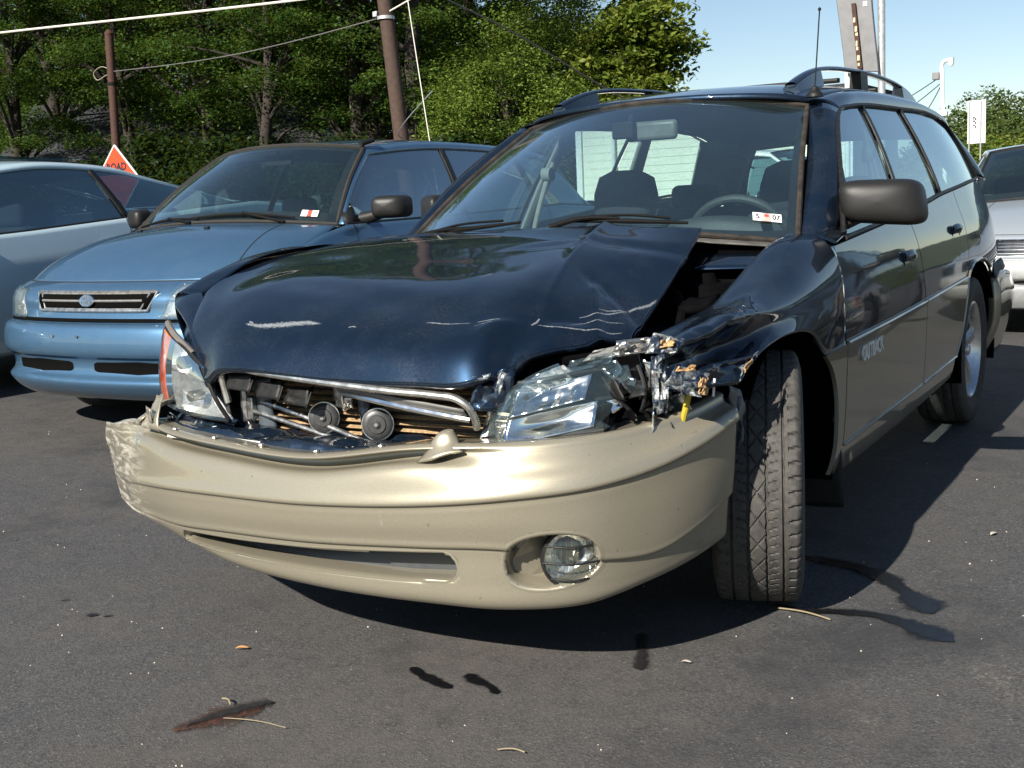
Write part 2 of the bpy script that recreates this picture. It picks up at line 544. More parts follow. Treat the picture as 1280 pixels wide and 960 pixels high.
def panel(name, bot, top, mat, parent, left=None, right=None, nu=28, nv=14, off=0.0, sgn=1, solid=0.004, edge=0.012):
    b = cr(bot, n=nu); t = cr(top, n=nu)
    l = cr(left if left is not None else [b[0], t[0]], n=nv); r_ = cr(right if right is not None else [b[-1], t[-1]], n=nv)
    G2 = coons(b, t, l, r_)
    G = side3(G2, off, sgn)
    # rounded-in shut edges
    m = MB(); m.grid(G)
    for line in (G[0], G[-1], G[:, 0], G[:, -1]):
        inn = line.copy(); inn[:, 0] -= sgn * edge
        m.grid(np.stack([line, inn], 0))
    return m.build(name, mat, parent, sharp=50)

MOULD = lambda y: np.interp(y, [.2, .43, .93, 1.5, 2.34], [.628, .636, .645, .660, .688])
BELT = lambda y: np.interp(y, [.4, .59, 1.35, 1.76, 2.17, 2.94, 3.5], [.925, .936, .982, 1.012, 1.048, 1.098, 1.12])
GTOP = [(1.17, 1.352), (1.35, 1.372), (1.545, 1.387), (2.19, 1.405), (2.8, 1.41), (3.2, 1.362)]
def gtop(y): return np.interp(y, [p[0] for p in GTOP], [p[1] for p in GTOP])
ROOFE = [(1.10, 1.39), (1.46, 1.437), (1.93, 1.457), (2.35, 1.463), (2.83, 1.44), (3.2, 1.392), (3.42, 1.32)]

HOOD_ROWS = [
 [(-.70,-.56,.83),(-.59,-.72,.755),(-.43,-.81,.665),(-.345,-.845,.70),(0,-.86,.688),(.25,-.85,.692),(.41,-.83,.702),(.455,-.775,.733),(.52,-.64,.742),(.60,-.42,.742)],
 [(-.70,-.53,.862),(-.585,-.67,.815),(-.44,-.76,.775),(-.34,-.80,.77),(0,-.82,.762),(.25,-.81,.76),(.395,-.79,.765),(.45,-.71,.755),(.52,-.585,.768),(.596,-.40,.754)],
 [(-.70,-.50,.88),(-.6,-.56,.868),(-.45,-.62,.862),(-.33,-.63,.86),(0,-.64,.855),(.24,-.63,.853),(.37,-.60,.845),(.445,-.55,.825),(.515,-.44,.808),(.588,-.315,.785)],
 [(-.70,-.3,.935),(-.6,-.3,.931),(-.45,-.3,.928),(-.33,-.3,.927),(0,-.3,.928),(.22,-.3,.925),(.35,-.3,.915),(.43,-.28,.885),(.50,-.23,.862),(.570,-.17,.838)],
 [(-.70,0,.968),(-.6,0,.975),(-.45,0,.978),(-.33,0,.979),(0,0,.98),(.2,0,.978),(.32,0,.972),(.40,.0,.955),(.475,0.01,.935),(.545,.03,.912)],
 [(-.70,.24,.985),(-.60,.22,.991),(-.45,.2,.995),(-.33,.19,.997),(0,.17,1.0),(.18,.17,1.0),(.30,.18,.999),(.38,.19,.992),(.45,.205,.988),(.52,.22,.985)],
]

def crumple(mb, c00, c10, c11, c01, n=10, m=8, amp=.02, seed=0, fr=3.0, jag=0.0):
    c00, c10, c11, c01 = map(A, (c00, c10, c11, c01))
    u, v = np.meshgrid(np.linspace(0, 1, n), np.linspace(0, 1, m))
    du = np.zeros_like(u)
    if jag:
        v = v * (1 - jag * (0.5 + 0.5 * vnoise(u * 6, np.zeros_like(u), seed + 9)))
    G = ((1 - u) * (1 - v))[..., None] * c00 + (u * (1 - v))[..., None] * c10 + (u * v)[..., None] * c11 + ((1 - u) * v)[..., None] * c01
    N = np.cross(c10 - c00, c01 - c00); N /= np.linalg.norm(N)
    d = vnoise(u * fr, v * fr, seed) + .6 * np.abs(vnoise(u * fr * 2.1, v * fr * 2.1, seed + 3)) + .3 * vnoise(u * fr * 5, v * fr * 5, seed + 5)
    G = G + N * (amp * d)[..., None]
    mb.grid(G)
    return G

def build_tyre(name, parent, R=.333, W=.215, na=120, detail=False, mat=None):
    hw = W / 2
    side = [(-hw * .80, .215), (-hw * .93, .235), (-hw * 1.04, .265), (-hw * 1.05, .285), (-hw * .99, R - .022), (-hw * .93, R - .009), (-hw * .86, R - .003)]
    nt_ = 120 if detail else 24
    xt = np.linspace(-hw * .84, hw * .84, nt_)
    tread = [(x, R - .004 * (x / hw) ** 2) for x in xt]
    prof = A(side + tread + [(-x, r) for x, r in side[::-1]])
    prof[:, 0] = np.abs(prof[:, 0]) * np.sign(prof[:, 0])
    a = np.linspace(0, 2 * np.pi, na, endpoint=False)
    X = np.repeat(prof[:, 0][:, None], na, 1); Rr = np.repeat(prof[:, 1][:, None], na, 1)
    AA = np.repeat(a[None], len(prof), 0)
    if detail:
        def tri(t): return np.abs((t % 1) * 2 - 1) * 2 - 1
        dep = np.zeros_like(X)
        for x0, wd, am, fr in ((-.062, .0032, .0005, 60), (-.022, .0032, .0014, 62), (.022, .0032, .0014, 62), (.062, .0030, .0006, 60)):
            zz = x0 + am * tri(AA / (2 * np.pi) * fr + x0 * 40)
            dep = np.maximum(dep, 1 - sstep(wd * .55, wd * 1.1, np.abs(X - zz)))
        # diagonal sipes between the middle grooves, triangular blocks
        for sg, fr in ((1, 31), (-1, 31)):
            ph = (AA / (2 * np.pi) * fr + sg * X / .05) % 1
            s_ = 1 - sstep(.020, .050, np.minimum(ph, 1 - ph))
            dep = np.maximum(dep, s_ * ((X > -.02) & (X < .02)) * .75)
        for sg in (1, -1):
            ph = (AA / (2 * np.pi) * 58 + np.abs(X) * 5 + (0.5 if sg > 0 else 0)) % 1
            s_ = 1 - sstep(.06, .11, np.minimum(ph, 1 - ph))
            dep = np.maximum(dep, s_ * (X * sg > .074) * (X * sg < hw * .99) * .9)
            ph = (AA / (2 * np.pi) * 90 + X * sg * 14) % 1
            s_ = 1 - sstep(.05, .10, np.minimum(ph, 1 - ph))
            dep = np.maximum(dep, s_ * (X * sg > .027) * (X * sg < .05) * .5)
        Rr = Rr - .0075 * dep
    else:
        for x0 in (-.06, -.022, .022, .06):
            Rr = Rr - .007 * (1 - sstep(.004, .007, np.abs(X - x0))) * (Rr > R - .006)
    G = np.stack([X, Rr * np.cos(AA), Rr * np.sin(AA)], -1)
    m = MB(); m.grid(G, cu=True)
    return m.build(name, mat or TYRE, parent, sharp=40)

def build_wheel(parent, loc, rz=0, sgn=1, detail=False, na=96, R=.333, rim_r=.212, spokes=5, W=.215, rim_mat=None):
    wh = bpy.data.objects.new('wheel', None); COL.objects.link(wh); wh.parent = parent
    wh.location = loc; wh.rotation_euler = (0, 0, rz + (0 if sgn > 0 else math.pi))
    build_tyre('tyre', wh, R=R, W=W, na=na, detail=detail)
    m = MB(); h = W / 2
    m.lathe([(-h * .8, rim_r + .004), (h * .82, rim_r + .006), (h * .9, rim_r + .010), (h * .92, rim_r), (h * .80, rim_r - .012), (h * .3, rim_r - .022), (-h * .75, rim_r - .03)], n=48)
    m.lathe([(h * .55, .001), (h * .58, .028), (h * .52, .05), (h * .35, .062), (h * .2, .06)], n=24)
    m.lathe([(h * .80, .001), (h * .80, .020), (h * .74, .027), (h * .5, .03)], n=20)
    for k in range(spokes):
        a = 2 * math.pi * k / spokes + .3
        S = []
        for r_, wd, xx, th in ((.045, .030, h * .55, .02), (.11, .028, h * .66, .02), (.17, .034, h * .70, .018), (rim_r - .004, .048, h * .66, .016)):
            c, s_ = math.cos(a), math.sin(a)
            ring = []
            for dx, dw in ((0, -1), (.25, -.8), (1, -.55), (1, .55), (.25, .8), (0, 1)):
                ring.append((xx - th + th * dx, r_ * c - dw * wd * s_, r_ * s_ + dw * wd * c))
            S.append(ring)
        m.grid(A(S), cu=True)
    m.build('rim', rim_mat or ALLOY, wh, sharp=40)
    d = MB(); d.lathe([(-h * .2, .001), (-h * .2, rim_r - .04), (-h * .35, rim_r - .04)], n=32)
    d.build('brake_disc', STEEL, wh)
    return wh

wagon = thing('station_wagon', 'crashed dark navy station wagon with beige lower panels, crumpled bonnet and smashed headlight', 'car')

def build_hood():
    G = surf(HOOD_ROWS, 16, 16)
    n, m = G.shape[:2]
    X, Y = G[..., 0], G[..., 1]
    # dents: pinch by the left corner, long diagonal ripples, dimples
    d = np.zeros_like(X)
    d -= .034 * np.exp(-(((X - .452) / .022) ** 2 + ((Y + .765) / .045) ** 2))
    d += .010 * np.exp(-(((X - .40) / .03) ** 2 + ((Y + .74) / .05) ** 2))
    d += .008 * np.exp(-(((X - .50) / .03) ** 2 + ((Y + .62) / .05) ** 2))
    d += .0035 * np.sin((X * 8 + Y * 5)) * sstep(.1, -.2, Y)
    t = (X - .30) + (Y + .05) * .28
    d += .015 * np.exp(-np.abs(t / .024) ** 1.3) * sstep(-.75, -.4, Y) * 1.0
    t2 = (X - .52) + (Y + .45) * .55
    d += .008 * np.maximum(0, 1 - np.abs(t2) / .03) * sstep(.44, .47, X)
    t3 = (X - .40) - (Y + .70) * .9
    d += .007 * np.maximum(0, 1 - np.abs(t3) / .035) * sstep(.36, .42, X) * sstep(-.30, -.55, Y)
    t4 = (Y + .33) + (X - .5) * .35
    d -= .007 * np.maximum(0, 1 - np.abs(t4) / .03) * sstep(.38, .46, X)
    t5 = (Y + .08) - (X - .3) * .55
    d -= .006 * np.maximum(0, 1 - np.abs(t5) / .06) * sstep(.05, .25, X)
    t6 = (Y + .60) + .25 * (X + .1)
    d -= .0045 * np.maximum(0, 1 - np.abs(t6) / .07) * sstep(-.45, -.2, X) * sstep(.45, .3, X)
    d += .004 * vnoise(X * 9, Y * 9, 4) * sstep(.25, .5, X)
    d += .0016 * vnoise(X * 5, Y * 4, 8)
    G = G.copy(); G[..., 2] += d
    mb = MB(); mb.grid(G)
    # folded-down lips: front edge and left raw edge
    fr = G[0]; mb.grid(np.stack([fr, fr + A([0, .012, -.012]), fr + A([0, .045, -.014])], 0))
    le = G[:, -1]; mb.grid(np.stack([le, le + A([-.004, 0, -.018]), le + A([-.03, 0, -.022])], 1))
    ri = G[:, 0]; mb.grid(np.stack([ri, ri + A([0.004, 0, -.02])], 1))
    o = mb.build('bonnet', NAVY, wagon, sharp=60, solid=.002)
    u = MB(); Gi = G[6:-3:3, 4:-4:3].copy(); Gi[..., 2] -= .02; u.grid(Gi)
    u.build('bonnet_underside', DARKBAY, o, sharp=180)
    return G
HOODG = build_hood()
def bvh_of(G):
    n, m = G.shape[:2]
    F = [(j * m + i, j * m + i + 1, (j + 1) * m + i + 1, (j + 1) * m + i) for j in range(n - 1) for i in range(m - 1)]
    return BVHTree.FromPolygons([tuple(p) for p in G.reshape(-1, 3)], F)
HOODB = bvh_of(HOODG)
hood_obj = [o for o in wagon.children if o.name.startswith('bonnet')][0]

def set_fade(o, vals):
    at = o.data.attributes.new('fade', 'FLOAT', 'POINT'); at.data.foreach_set('value', np.asarray(vals, dtype=np.float32))

def decal_on(bvh, outline, name, mat, parent, direction=(0, 0, -1), start=1.6, eps=.0012, n=14, jag=.0, seed=1):
    """thin scrape lying on the panel: centre line points with half-widths, dropped on the surface"""
    L = A(outline)
    C = cr(L, n=n * (len(L) - 1))
    T = np.gradient(C[:, :2], axis=0); T /= np.maximum(np.linalg.norm(T, axis=1, keepdims=True), 1e-9)
    Nn = np.stack([-T[:, 1], T[:, 0]], 1)
    rows = []
    for k in (-1, -.5, 0, .5, 1):
        row = []
        for i in range(len(C)):
            wd = C[i, 2] * (1 + jag * vnoise(i * .9, k * 3.0, seed))
            p = C[i, :2] + Nn[i] * wd * k
            h = bvh.ray_cast(Vector((p[0], p[1], start)), Vector(direction))
            if h[0] is None: row.append((p[0], p[1], row[-1][2] if row else .8))
            else:
                q = h[0] + (h[1] if h[1].z > 0 else -h[1]) * eps
                row.append(tuple(q))
        rows.append(row)
    m = MB(); m.grid(A(rows))
    o = m.build(name, mat, parent, sharp=180)
    en = np.clip(np.sin(np.pi * np.linspace(0, 1, len(C))) * 3, 0, 1)
    set_fade(o, np.concatenate([(1 - abs(k)) * en for k in (-1, -.5, 0, .5, 1)]))
    return o

# ---- bumper cover
BX = A([-.965, -.90, -.79, -.66, -.5, -.3, 0, .3, .5, .66, .76, .815, .845])
BY = A([-.70, -.735, -.79, -.84, -.89, -.925, -.945, -.925, -.88, -.79, -.66, -.54, -.41])
BT = A([.496, .512, .535, .545, .535, .528, .522, .560, .566, .573, .584, .603, .623])
C1 = A([.354, .358, .366, .378, .392, .403, .414, .433, .453, .472, .497, .528, .56])
C2 = A([.305, .300, .293, .290, .292, .305, .318, .334, .338, .310, .303, .338, .385])
ZB = A([.296, .286, .274, .256, .238, .212, .200, .197, .195, .203, .230, .250, .270])
def build_bumper():
    rec = A([0, 0, 0, .6, 1, 1, 1, .75, 0, 0, 0, 0, 0])
    n = len(BX)
    P2 = np.stack([BX, BY], 1)
    T = np.gradient(P2, axis=0); T /= np.linalg.norm(T, axis=1, keepdims=True)
    NI = np.stack([-T[:, 1], T[:, 0]], 1)      # inward (towards the car)
    torn = A([.08, .15, .45, .8] + [1.0] * (n - 4))
    def row(z, ins):
        q = P2 + NI * (A(ins) * torn)[:, None]
        return np.concatenate([q, z[:, None]], 1)
    o1 = np.ones(n)
    mid = C1 + (BT - C1) * .55
    rows = [row(BT - .006, .13 * o1), row(BT - .001, .060 * o1), row(BT, .040 * o1 - .012 * rec), row(BT - .006, .031 * o1 - .013 * rec),
            row(BT - .013 - .003 * (1 - rec), .028 * o1 + .034 * rec), row(BT - .020 - .013 * rec, .026 * o1 + .032 * rec), row(np.where(rec > .3, BT - .043, mid), .013 * o1 + .0 * rec),
            row(C1 + .028, -.007 * o1), row(C1 + .002, -.013 * o1), row(C1 - .002, -.006 * o1), row(C1 - .02, -.004 * o1),
            row((C1 + C2) / 2, -.001 * o1), row(C2 + .018, .006 * o1), row(C2 + .002, .009 * o1), row(C2 - .002, .017 * o1), row(C2 - .012, .019 * o1),
            row(ZB + (C2 - ZB) * .45, .024 * o1), row(ZB + .012, .030 * o1), row(ZB, .042 * o1), row(ZB + .004, .11 * o1)]
    G = surf(rows, 24, 7)
    X, Y, Z = G[..., 0], G[..., 1], G[..., 2]
    tx = np.gradient(G, axis=1); tx[..., 2] = 0; tx /= np.maximum(np.linalg.norm(tx, axis=-1, keepdims=True), 1e-9)
    IN = np.stack([-tx[..., 1], tx[..., 0], np.zeros_like(X)], -1)
    tr = 1 - sstep(-.86, -.55, X)
    G = G + IN * (tr * (.006 * vnoise(X * 7, Z * 6, 2) + .0015 * vnoise(X * 18, Z * 12, 5)) + .0009 * vnoise(X * 5, Z * 7, 3))[..., None]
    G[:30, :, 2] += (tr[0] * .012 * vnoise(X[0] * 22, X[0] * 0, 7))[None] * np.linspace(1, 0, 30)[:, None]
    G[:40, :26, 2] += .012 * np.linspace(1, 0, 40)[:, None] * np.linspace(1, 0, 26)[None] ** 2
    G[:, :10, 0] += (.010 * vnoise(Z[:, 0] * 24, Z[:, 0] * 0, 4))[:, None] * np.linspace(1, 0, 10)[None]
    sh_ = 1 - sstep(-.93, -.66, X); G[..., 0] += .055 * sh_ * np.clip((.50 - Z) / .2, -.2, 1); G[..., 1] -= .02 * sh_ * np.clip((.50 - Z) / .2, 0, 1)
    body = bvh_of(G)
    def onto(x, z):
        h = body.ray_cast(Vector((x, -2.0, z)), Vector((0, 1, 0)))
        if h[0] is None:
            return A([x, np.interp(x, BX, BY) + .02, z]), A([0, -1, 0])
        n = A(h[1]); n = n if n[1] < 0 else -n
        return A(h[0]), n
    # openings: fog lamp recess and lower intake, cut out and given a rolled rim
    t = np.linspace(0, 2 * np.pi, 97)[:-1]
    ct, st_ = np.cos(t), np.sin(t)
    fog = np.stack([.580 + .104 * ct - .012 * ct * (1 - st_ ** 2), .311 + .063 * np.sign(st_) * np.abs(st_) ** .92 + .012 * ct], 1)
    xu = np.linspace(-.485, .352, 70)
    zu = np.interp(xu, [-.5, -.25, 0, .24, .36], [.277, .288, .301, .317, .324]); zl = np.interp(xu, [-.5, -.25, 0, .24, .36], [.247, .246, .248, .252, .258])
    slot = np.concatenate([np.stack([xu, zu], 1), [(.368, .318), (.378, .305), (.383, .290), (.378, .272), (.368, .262)], np.stack([xu[::-1], zl[::-1]], 1), [(-.494, .255), (-.497, .264)]])
    def inside(poly, x, z):
        c = np.zeros(x.shape, bool); m_ = len(poly)
        for a in range(m_):
            x1, z1 = poly[a]; x2, z2 = poly[(a + 1) % m_]
            if z1 == z2: continue
            c ^= ((z1 > z) != (z2 > z)) & (x < (x2 - x1) * (z - z1) / (z2 - z1) + x1)
        return c
    ctr = (G[:-1, :-1] + G[1:, 1:]) / 2
    front = (ctr[..., 1] < np.interp(ctr[..., 0], BX, BY) + .08)
    keep = np.ones(G.shape[:2], bool)
    for poly in (fog, slot):
        keep[:-1, :-1] &= ~(inside(poly, ctr[..., 0], ctr[..., 2]) & front)
    m = MB(); m.grid(G, keep=keep)
    le = G[:, -1]; m.grid(np.stack([le, le + A([-.02, .004, 0])], 1))
    b = m.build('bumper_cover', BEIGE, wagon, sharp=28, solid=.003)
    def rim(poly, name, steps, floor_mat=None, tilt=0.0):
        P = A(poly); c = P.mean(0); rows_ = []
        d = np.gradient(np.concatenate([P[-1:], P, P[:1]]), axis=0)[1:-1]; d /= np.linalg.norm(d, axis=1, keepdims=True)
        nrm = np.stack([d[:, 1], -d[:, 0]], 1)
        if ((P - c) * nrm).sum() < 0: nrm = -nrm
        base = []
        for q in P:
            base.append(onto(q[0], q[1]))
        for gr_, dep in steps:
            rw = []
            for k, q in enumerate(P):
                s_ = q + nrm[k] * gr_
                if gr_ >= 0:
                    pt, n = onto(s_[0], s_[1]); rw.append(pt + n * (-dep))
                else:
                    pt, n = base[k]; dd = dep * (1 + tilt * (q[0] - c[0]) / .1)
                    rw.append(A([s_[0], pt[1], s_[1]]) + A([-n[0], -n[1], 0]) / max(math.hypot(n[0], n[1]), .1) * dd)
            rows_.append(rw)
        mm = MB(); mm.grid(A(rows_), cu=True); o = mm.build(name, BEIGE, b, sharp=60)
        fl = MB(); fl.poly(rows_[-1]); fl.build(name + '_back', floor_mat or BEIGE, o, sharp=None)
        return o
    rim(fog, 'fog_lamp_recess', [(.012, -.0006), (.005, -.0024), (.001, -.0022), (-.003, .004), (-.006, .016), (-.012, .06)], tilt=.35)
    rim(slot, 'lower_intake', [(.008, -.0006), (.004, -.0020), (.0005, -.0018), (-.002, .004), (-.004, .014), (-.006, .060)], plain('shaded_intake_back', (.05, .055, .06), .5))  # taupe back panel: its shade and bluish reflection are put into the grey
    # tabs standing up from the top edge
    t = MB()
    t.grid(surf([[(.300, -.906, .524), (.345, -.915, .535), (.385, -.898, .548), (.41, -.885, .552)], [(.318, -.890, .545), (.343, -.893, .560), (.374, -.882, .566), (.394, -.87, .556)], [(.328, -.880, .566), (.345, -.880, .584), (.370, -.872, .586), (.384, -.862, .570)], [(.336, -.866, .574), (.348, -.862, .590), (.364, -.856, .591), (.374, -.85, .575)]], 4, 4))
    t.build('mounting_tab', BEIGE, b, sharp=60, solid=.004)
    t = MB()
    crumple(t, (-.66, -.835, .535), (-.575, -.85, .53), (-.60, -.80, .62), (-.655, -.78, .60), 10, 8, .010, 3)
    crumple(t, (-.64, -.825, .55), (-.60, -.845, .55), (-.605, -.845, .585), (-.635, -.83, .59), 6, 6, .004, 6)
    t.build('mounting_tab', BEIGE, b, sharp=40, solid=.003)
    t = MB()
    crumple(t, (-.72, -.80, .53), (-.66, -.83, .545), (-.63, -.70, .61), (-.70, -.66, .60), 10, 8, .008, 8)
    t.build('torn_flap', BEIGE, b, sharp=40, solid=.003)
    # fog lamp
    f = bpy.data.objects.new('fog_lamp', None); COL.objects.link(f); f.parent = b
    f.matrix_local = frame((.611, -.779, .308), (.84, .54, 0), (0, 0, 1))
    R_ = .063
    m = MB(); m.lathe([(-.05, .03), (-.045, R_ * .5), (-.038, R_ * .7), (-.036, R_ * .72), (-.026, R_ * .92), (.0, R_)], n=14, axis='z'); m.build('reflector', REFL, f, sharp=10)
    m = MB(); m.lathe([(-.004, R_ * 1.0), (.004, R_ * .985), (.010, R_ * .8), (.014, R_ * .5), (.015, .001)], n=40, axis='z'); m.build('lens', LENS, f)
    m = MB(); m.lathe([(-.06, R_ * .9), (-.01, R_ * 1.12), (.006, R_ * 1.10), (.007, R_ * 1.0), (-.005, R_)], n=40, axis='z'); m.build('bezel', BLACKPL, f)
    for zz in (.031, -.006, -.042):
        w_ = math.sqrt(R_**2 - zz**2)
        m = MB(); m.tube([(-w_ * 1.05, zz, .004), (-w_ * .5, zz, .018), (0, zz - .002, .022), (w_ * .5, zz, .018), (w_ * 1.05, zz, .004)], .0026, k=5)
        m.build('guard_bar', BLACKPL, f)
    m = MB()
    for k in range(9):
        x0 = -R_ * .8 + k * R_ * .2
        hh = math.sqrt(max(R_**2 * .85 - x0**2, 1e-5))
        m.tube([(x0, -hh, .003), (x0, hh, .003)], .0016, n=6)
    m.build('lens_flute', LENS, f)
    return b
BUMPER = build_bumper()

def build_front_innards():
    # radiator / condenser
    m = MB(); m.box((.02, -.69, .53), (.80, .03, .27)); rad_ = m.build('radiator', plain('radiator_core', (.035, .028, .02), .7, nscale=80), wagon)
    fin = MB(); fin.grid(surf([[(-.37, 0, .005), (.0, -.006, .005), (.40, 0, .005)], [(-.37, -.013, 0), (0, -.019, 0), (.40, -.013, 0)], [(-.37, 0, -.004), (0, -.006, -.004), (.40, 0, -.004)]], 4, 2))
    fm = fin.mesh('condenser_fin', FIN, 60)
    for k in range(17):
        o = bpy.data.objects.new('condenser_fin', fm); COL.objects.link(o); o.parent = rad_
        o.location = (0, -.708, .40 + k * .0165)
    m = MB(); m.tube([(-.39, -.71, .39), (-.39, -.71, .66)], .014); m.build('side_tank', STEEL, rad_)
    m = MB(); m.tube([(.42, -.70, .39), (.42, -.70, .66)], .014); m.build('side_tank', STEEL, rad_)
    # crumpled navy beam lying behind the cover
    m = MB()
    R_ = []
    for v, (dy, dz) in enumerate(((.03, -.035), (.022, -.006), (.03, .016), (.055, .008), (.085, .022), (.12, .012), (.15, .018), (.17, -.03))):
        R_.append([(x, np.interp(x, BX, BY) + .052 + dy + .006 * math.sin(x * 19 + v), np.interp(x, [-.64, -.5, 0, .4, .6], [.542, .526, .518, .528, .535]) + dz * .8 + .006 * math.sin(x * 23 + v * 1.7)) for x in np.linspace(-.62, .60, 16)])
    G = surf(R_, 4, 3)
    N = gnormals(G); G = G + N * (.005 * vnoise(G[..., 0] * 30, G[..., 1] * 60, 3))[..., None]
    m.grid(G)
    bm_ = m.build('bumper_beam', NAVY, wagon, sharp=40, solid=.003)
    m = MB()
    m.grid(surf([[(-.55, -.845, .515), (-.3, -.868, .512), (-.05, -.87, .514)], [(-.56, -.825, .532), (-.3, -.85, .528), (-.05, -.855, .524)]], 10, 3))
    m.build('foam_strip', plain('white_foam', (.55, .54, .5), .8), bm_)
    for x in (-.33, -.16, .02, .2, -.5):
        m = MB(); m.lathe([(0, .001), (.003, .007), (.0, .009), (-.01, .004)], n=8, axis='z', origin=(x, np.interp(x, BX, BY) + .032, np.interp(x, BX, BT) + .006))
        m.build('push_clip', STEEL, BUMPER)
    # grille surround
    gr = bpy.data.objects.new('grille', None); COL.objects.link(gr); gr.parent = wagon
    path = cr([(-.362, -.80, .607), (-.368, -.805, .65), (-.365, -.815, .692), (-.335, -.832, .706), (-.2, -.846, .697), (.02, -.852, .681), (.2, -.843, .668), (.31, -.832, .662), (.36, -.825, .655), (.388, -.815, .632), (.392, -.80, .60), (.386, -.79, .585)], 6)
    m = MB(); m.tube(path, .0090, n=10)
    m.build('chrome_surround', DULLCHROME, gr)
    m = MB(); m.grid(surf([[(.01, -.815, .668), (.2, -.825, .65), (.365, -.81, .628)], [(.01, -.79, .645), (.2, -.80, .622), (.365, -.785, .605)]], 8, 4))
    m.build('grille_plate', GREYPL, gr, solid=.004)
    m = MB(); m.tube([(.008, -.80, .651), (.1, -.808, .64), (.2, -.808, .626), (.3, -.80, .612), (.372, -.79, .602)], .0085, k=5); m.build('grille_bar', CHROME, gr)
    for x, z in ((.06, .667), (.15, .657), (.245, .645)):
        m = MB(); m.prism([(x, -.83, z + .012), (x + .012, -.83, z + .012), (x + .004, -.80, z - .012)], (.004, .012, 0)); m.build('grille_rib', BLACKPL, gr)
    for k, (x0, x1, z) in enumerate(((-.35, -.26, .668), (-.25, -.165, .652), (-.155, -.075, .640))):
        m = MB()
        crumple(m, (x0, -.815, z - .022), (x1, -.825, z - .026), (x1, -.81, z + .015), (x0, -.80, z + .012), 8, 6, .004, k + 20)
        crumple(m, (x1 - .004, -.83, z - .028), (x1 + .003, -.83, z - .028), (x1 + .003, -.80, z + .022), (x1 - .004, -.80, z + .02), 4, 4, .001, k)
        m.build('louvre_block', BLACKPL, gr, sharp=30, solid=.004)
    # horns
    for x, y, z in ((-.076, -.770, .578), (.090, -.770, .571)):
        hroot = bpy.data.objects.new('horn', None); COL.objects.link(hroot); hroot.parent = wagon
        hroot.matrix_local = frame((x, y, z), (.88, .47, 0), (0, .12, 1)) @ Matrix.Scale(.88, 4)
        m = MB(); m.lathe([(-.03, .02), (-.028, .036), (-.014, .041), (0, .041), (.004, .036), (.005, .026), (.009, .024), (.0095, .010), (.014, .009), (.014, .001)], n=36, axis='z'); m.build('horn_body', HORN, hroot)
        m = MB(); m.lathe([(-.012, .041), (-.012, .0445), (-.008, .0445), (-.008, .041)], n=36, axis='z'); m.build('horn_rim', STEEL, hroot)
        m = MB(); m.lathe([(.014, .006), (.018, .005), (.018, .001)], n=6, axis='z'); m.build('horn_nut', STEEL, hroot)
    m = MB()
    crumple(m, (-.05, -.755, .61), (-.015, -.755, .595), (-.01, -.775, .665), (-.045, -.765, .67), 6, 8, .006, 31)
    crumple(m, (-.02, -.755, .595), (.005, -.745, .605), (.015, -.765, .63), (-.01, -.765, .635), 6, 6, .005, 33)
    m.build('horn_bracket', STEEL, wagon, sharp=30, solid=.004)
    m = MB()
    m.grid(surf([[(.015, -.735, .50), (.045, -.755, .50), (.07, -.735, .50)], [(.02, -.745, .59), (.04, -.76, .59), (.06, -.745, .59)], [(.01, -.755, .66), (.03, -.765, .66), (.05, -.755, .66)]], 5, 6))
    m.build('radiator_support', NAVY, wagon, solid=.004)
    m = MB()
    m.grid(surf([[(-.33, -.73, .53), (-.30, -.745, .53), (-.265, -.73, .53)], [(-.325, -.735, .60), (-.30, -.748, .605), (-.275, -.735, .60)], [(-.34, -.74, .66), (-.30, -.75, .665), (-.265, -.74, .67)]], 5, 6))
    m.build('radiator_support', plain('dull_blue_steel', (.07, .085, .10), .5, metal=.3), wagon, solid=.004)
    # bent rails
    for dz, dx in ((0, 0), (.024, .035)):
        m = MB(); m.tube([(-.335 + dx, -.745, .578 + dz), (-.25 + dx, -.755, .566 + dz), (-.12 + dx, -.765, .543 + dz * .8), (.03 + dx, -.775, .515 + dz * .4)], .0065, k=6)
        m.build('bent_rail', STEEL, wagon)
    m = MB(); m.box((-.335, -.745, .585), (.02, .02, .06)); m.build('rail_bracket', STEEL, wagon, bevel=.003)
    # torn bonnet latch corner
    m = MB()
    crumple(m, (.385, -.82, .63), (.465, -.77, .62), (.47, -.75, .725), (.40, -.80, .70), 12, 10, .016, 41)
    m.build('latch_panel', NAVY, wagon, sharp=30, solid=.003)
    m = MB()
    crumple(m, (.435, -.795, .68), (.448, -.79, .66), (.465, -.775, .705), (.452, -.78, .715), 8, 6, .005, 43)
    crumple(m, (.38, -.835, .695), (.44, -.82, .698), (.445, -.81, .712), (.39, -.825, .705), 8, 4, .004, 44)
    m.build('bare_metal_tear', SCRAPE, wagon, sharp=30, solid=.002)
    m = MB()
    crumple(m, (.375, -.77, .54), (.42, -.75, .54), (.46, -.73, .63), (.40, -.76, .62), 8, 8, .012, 46)
    m.build('torn_bracket', STEEL, wagon, sharp=30, solid=.003)
build_front_innards()

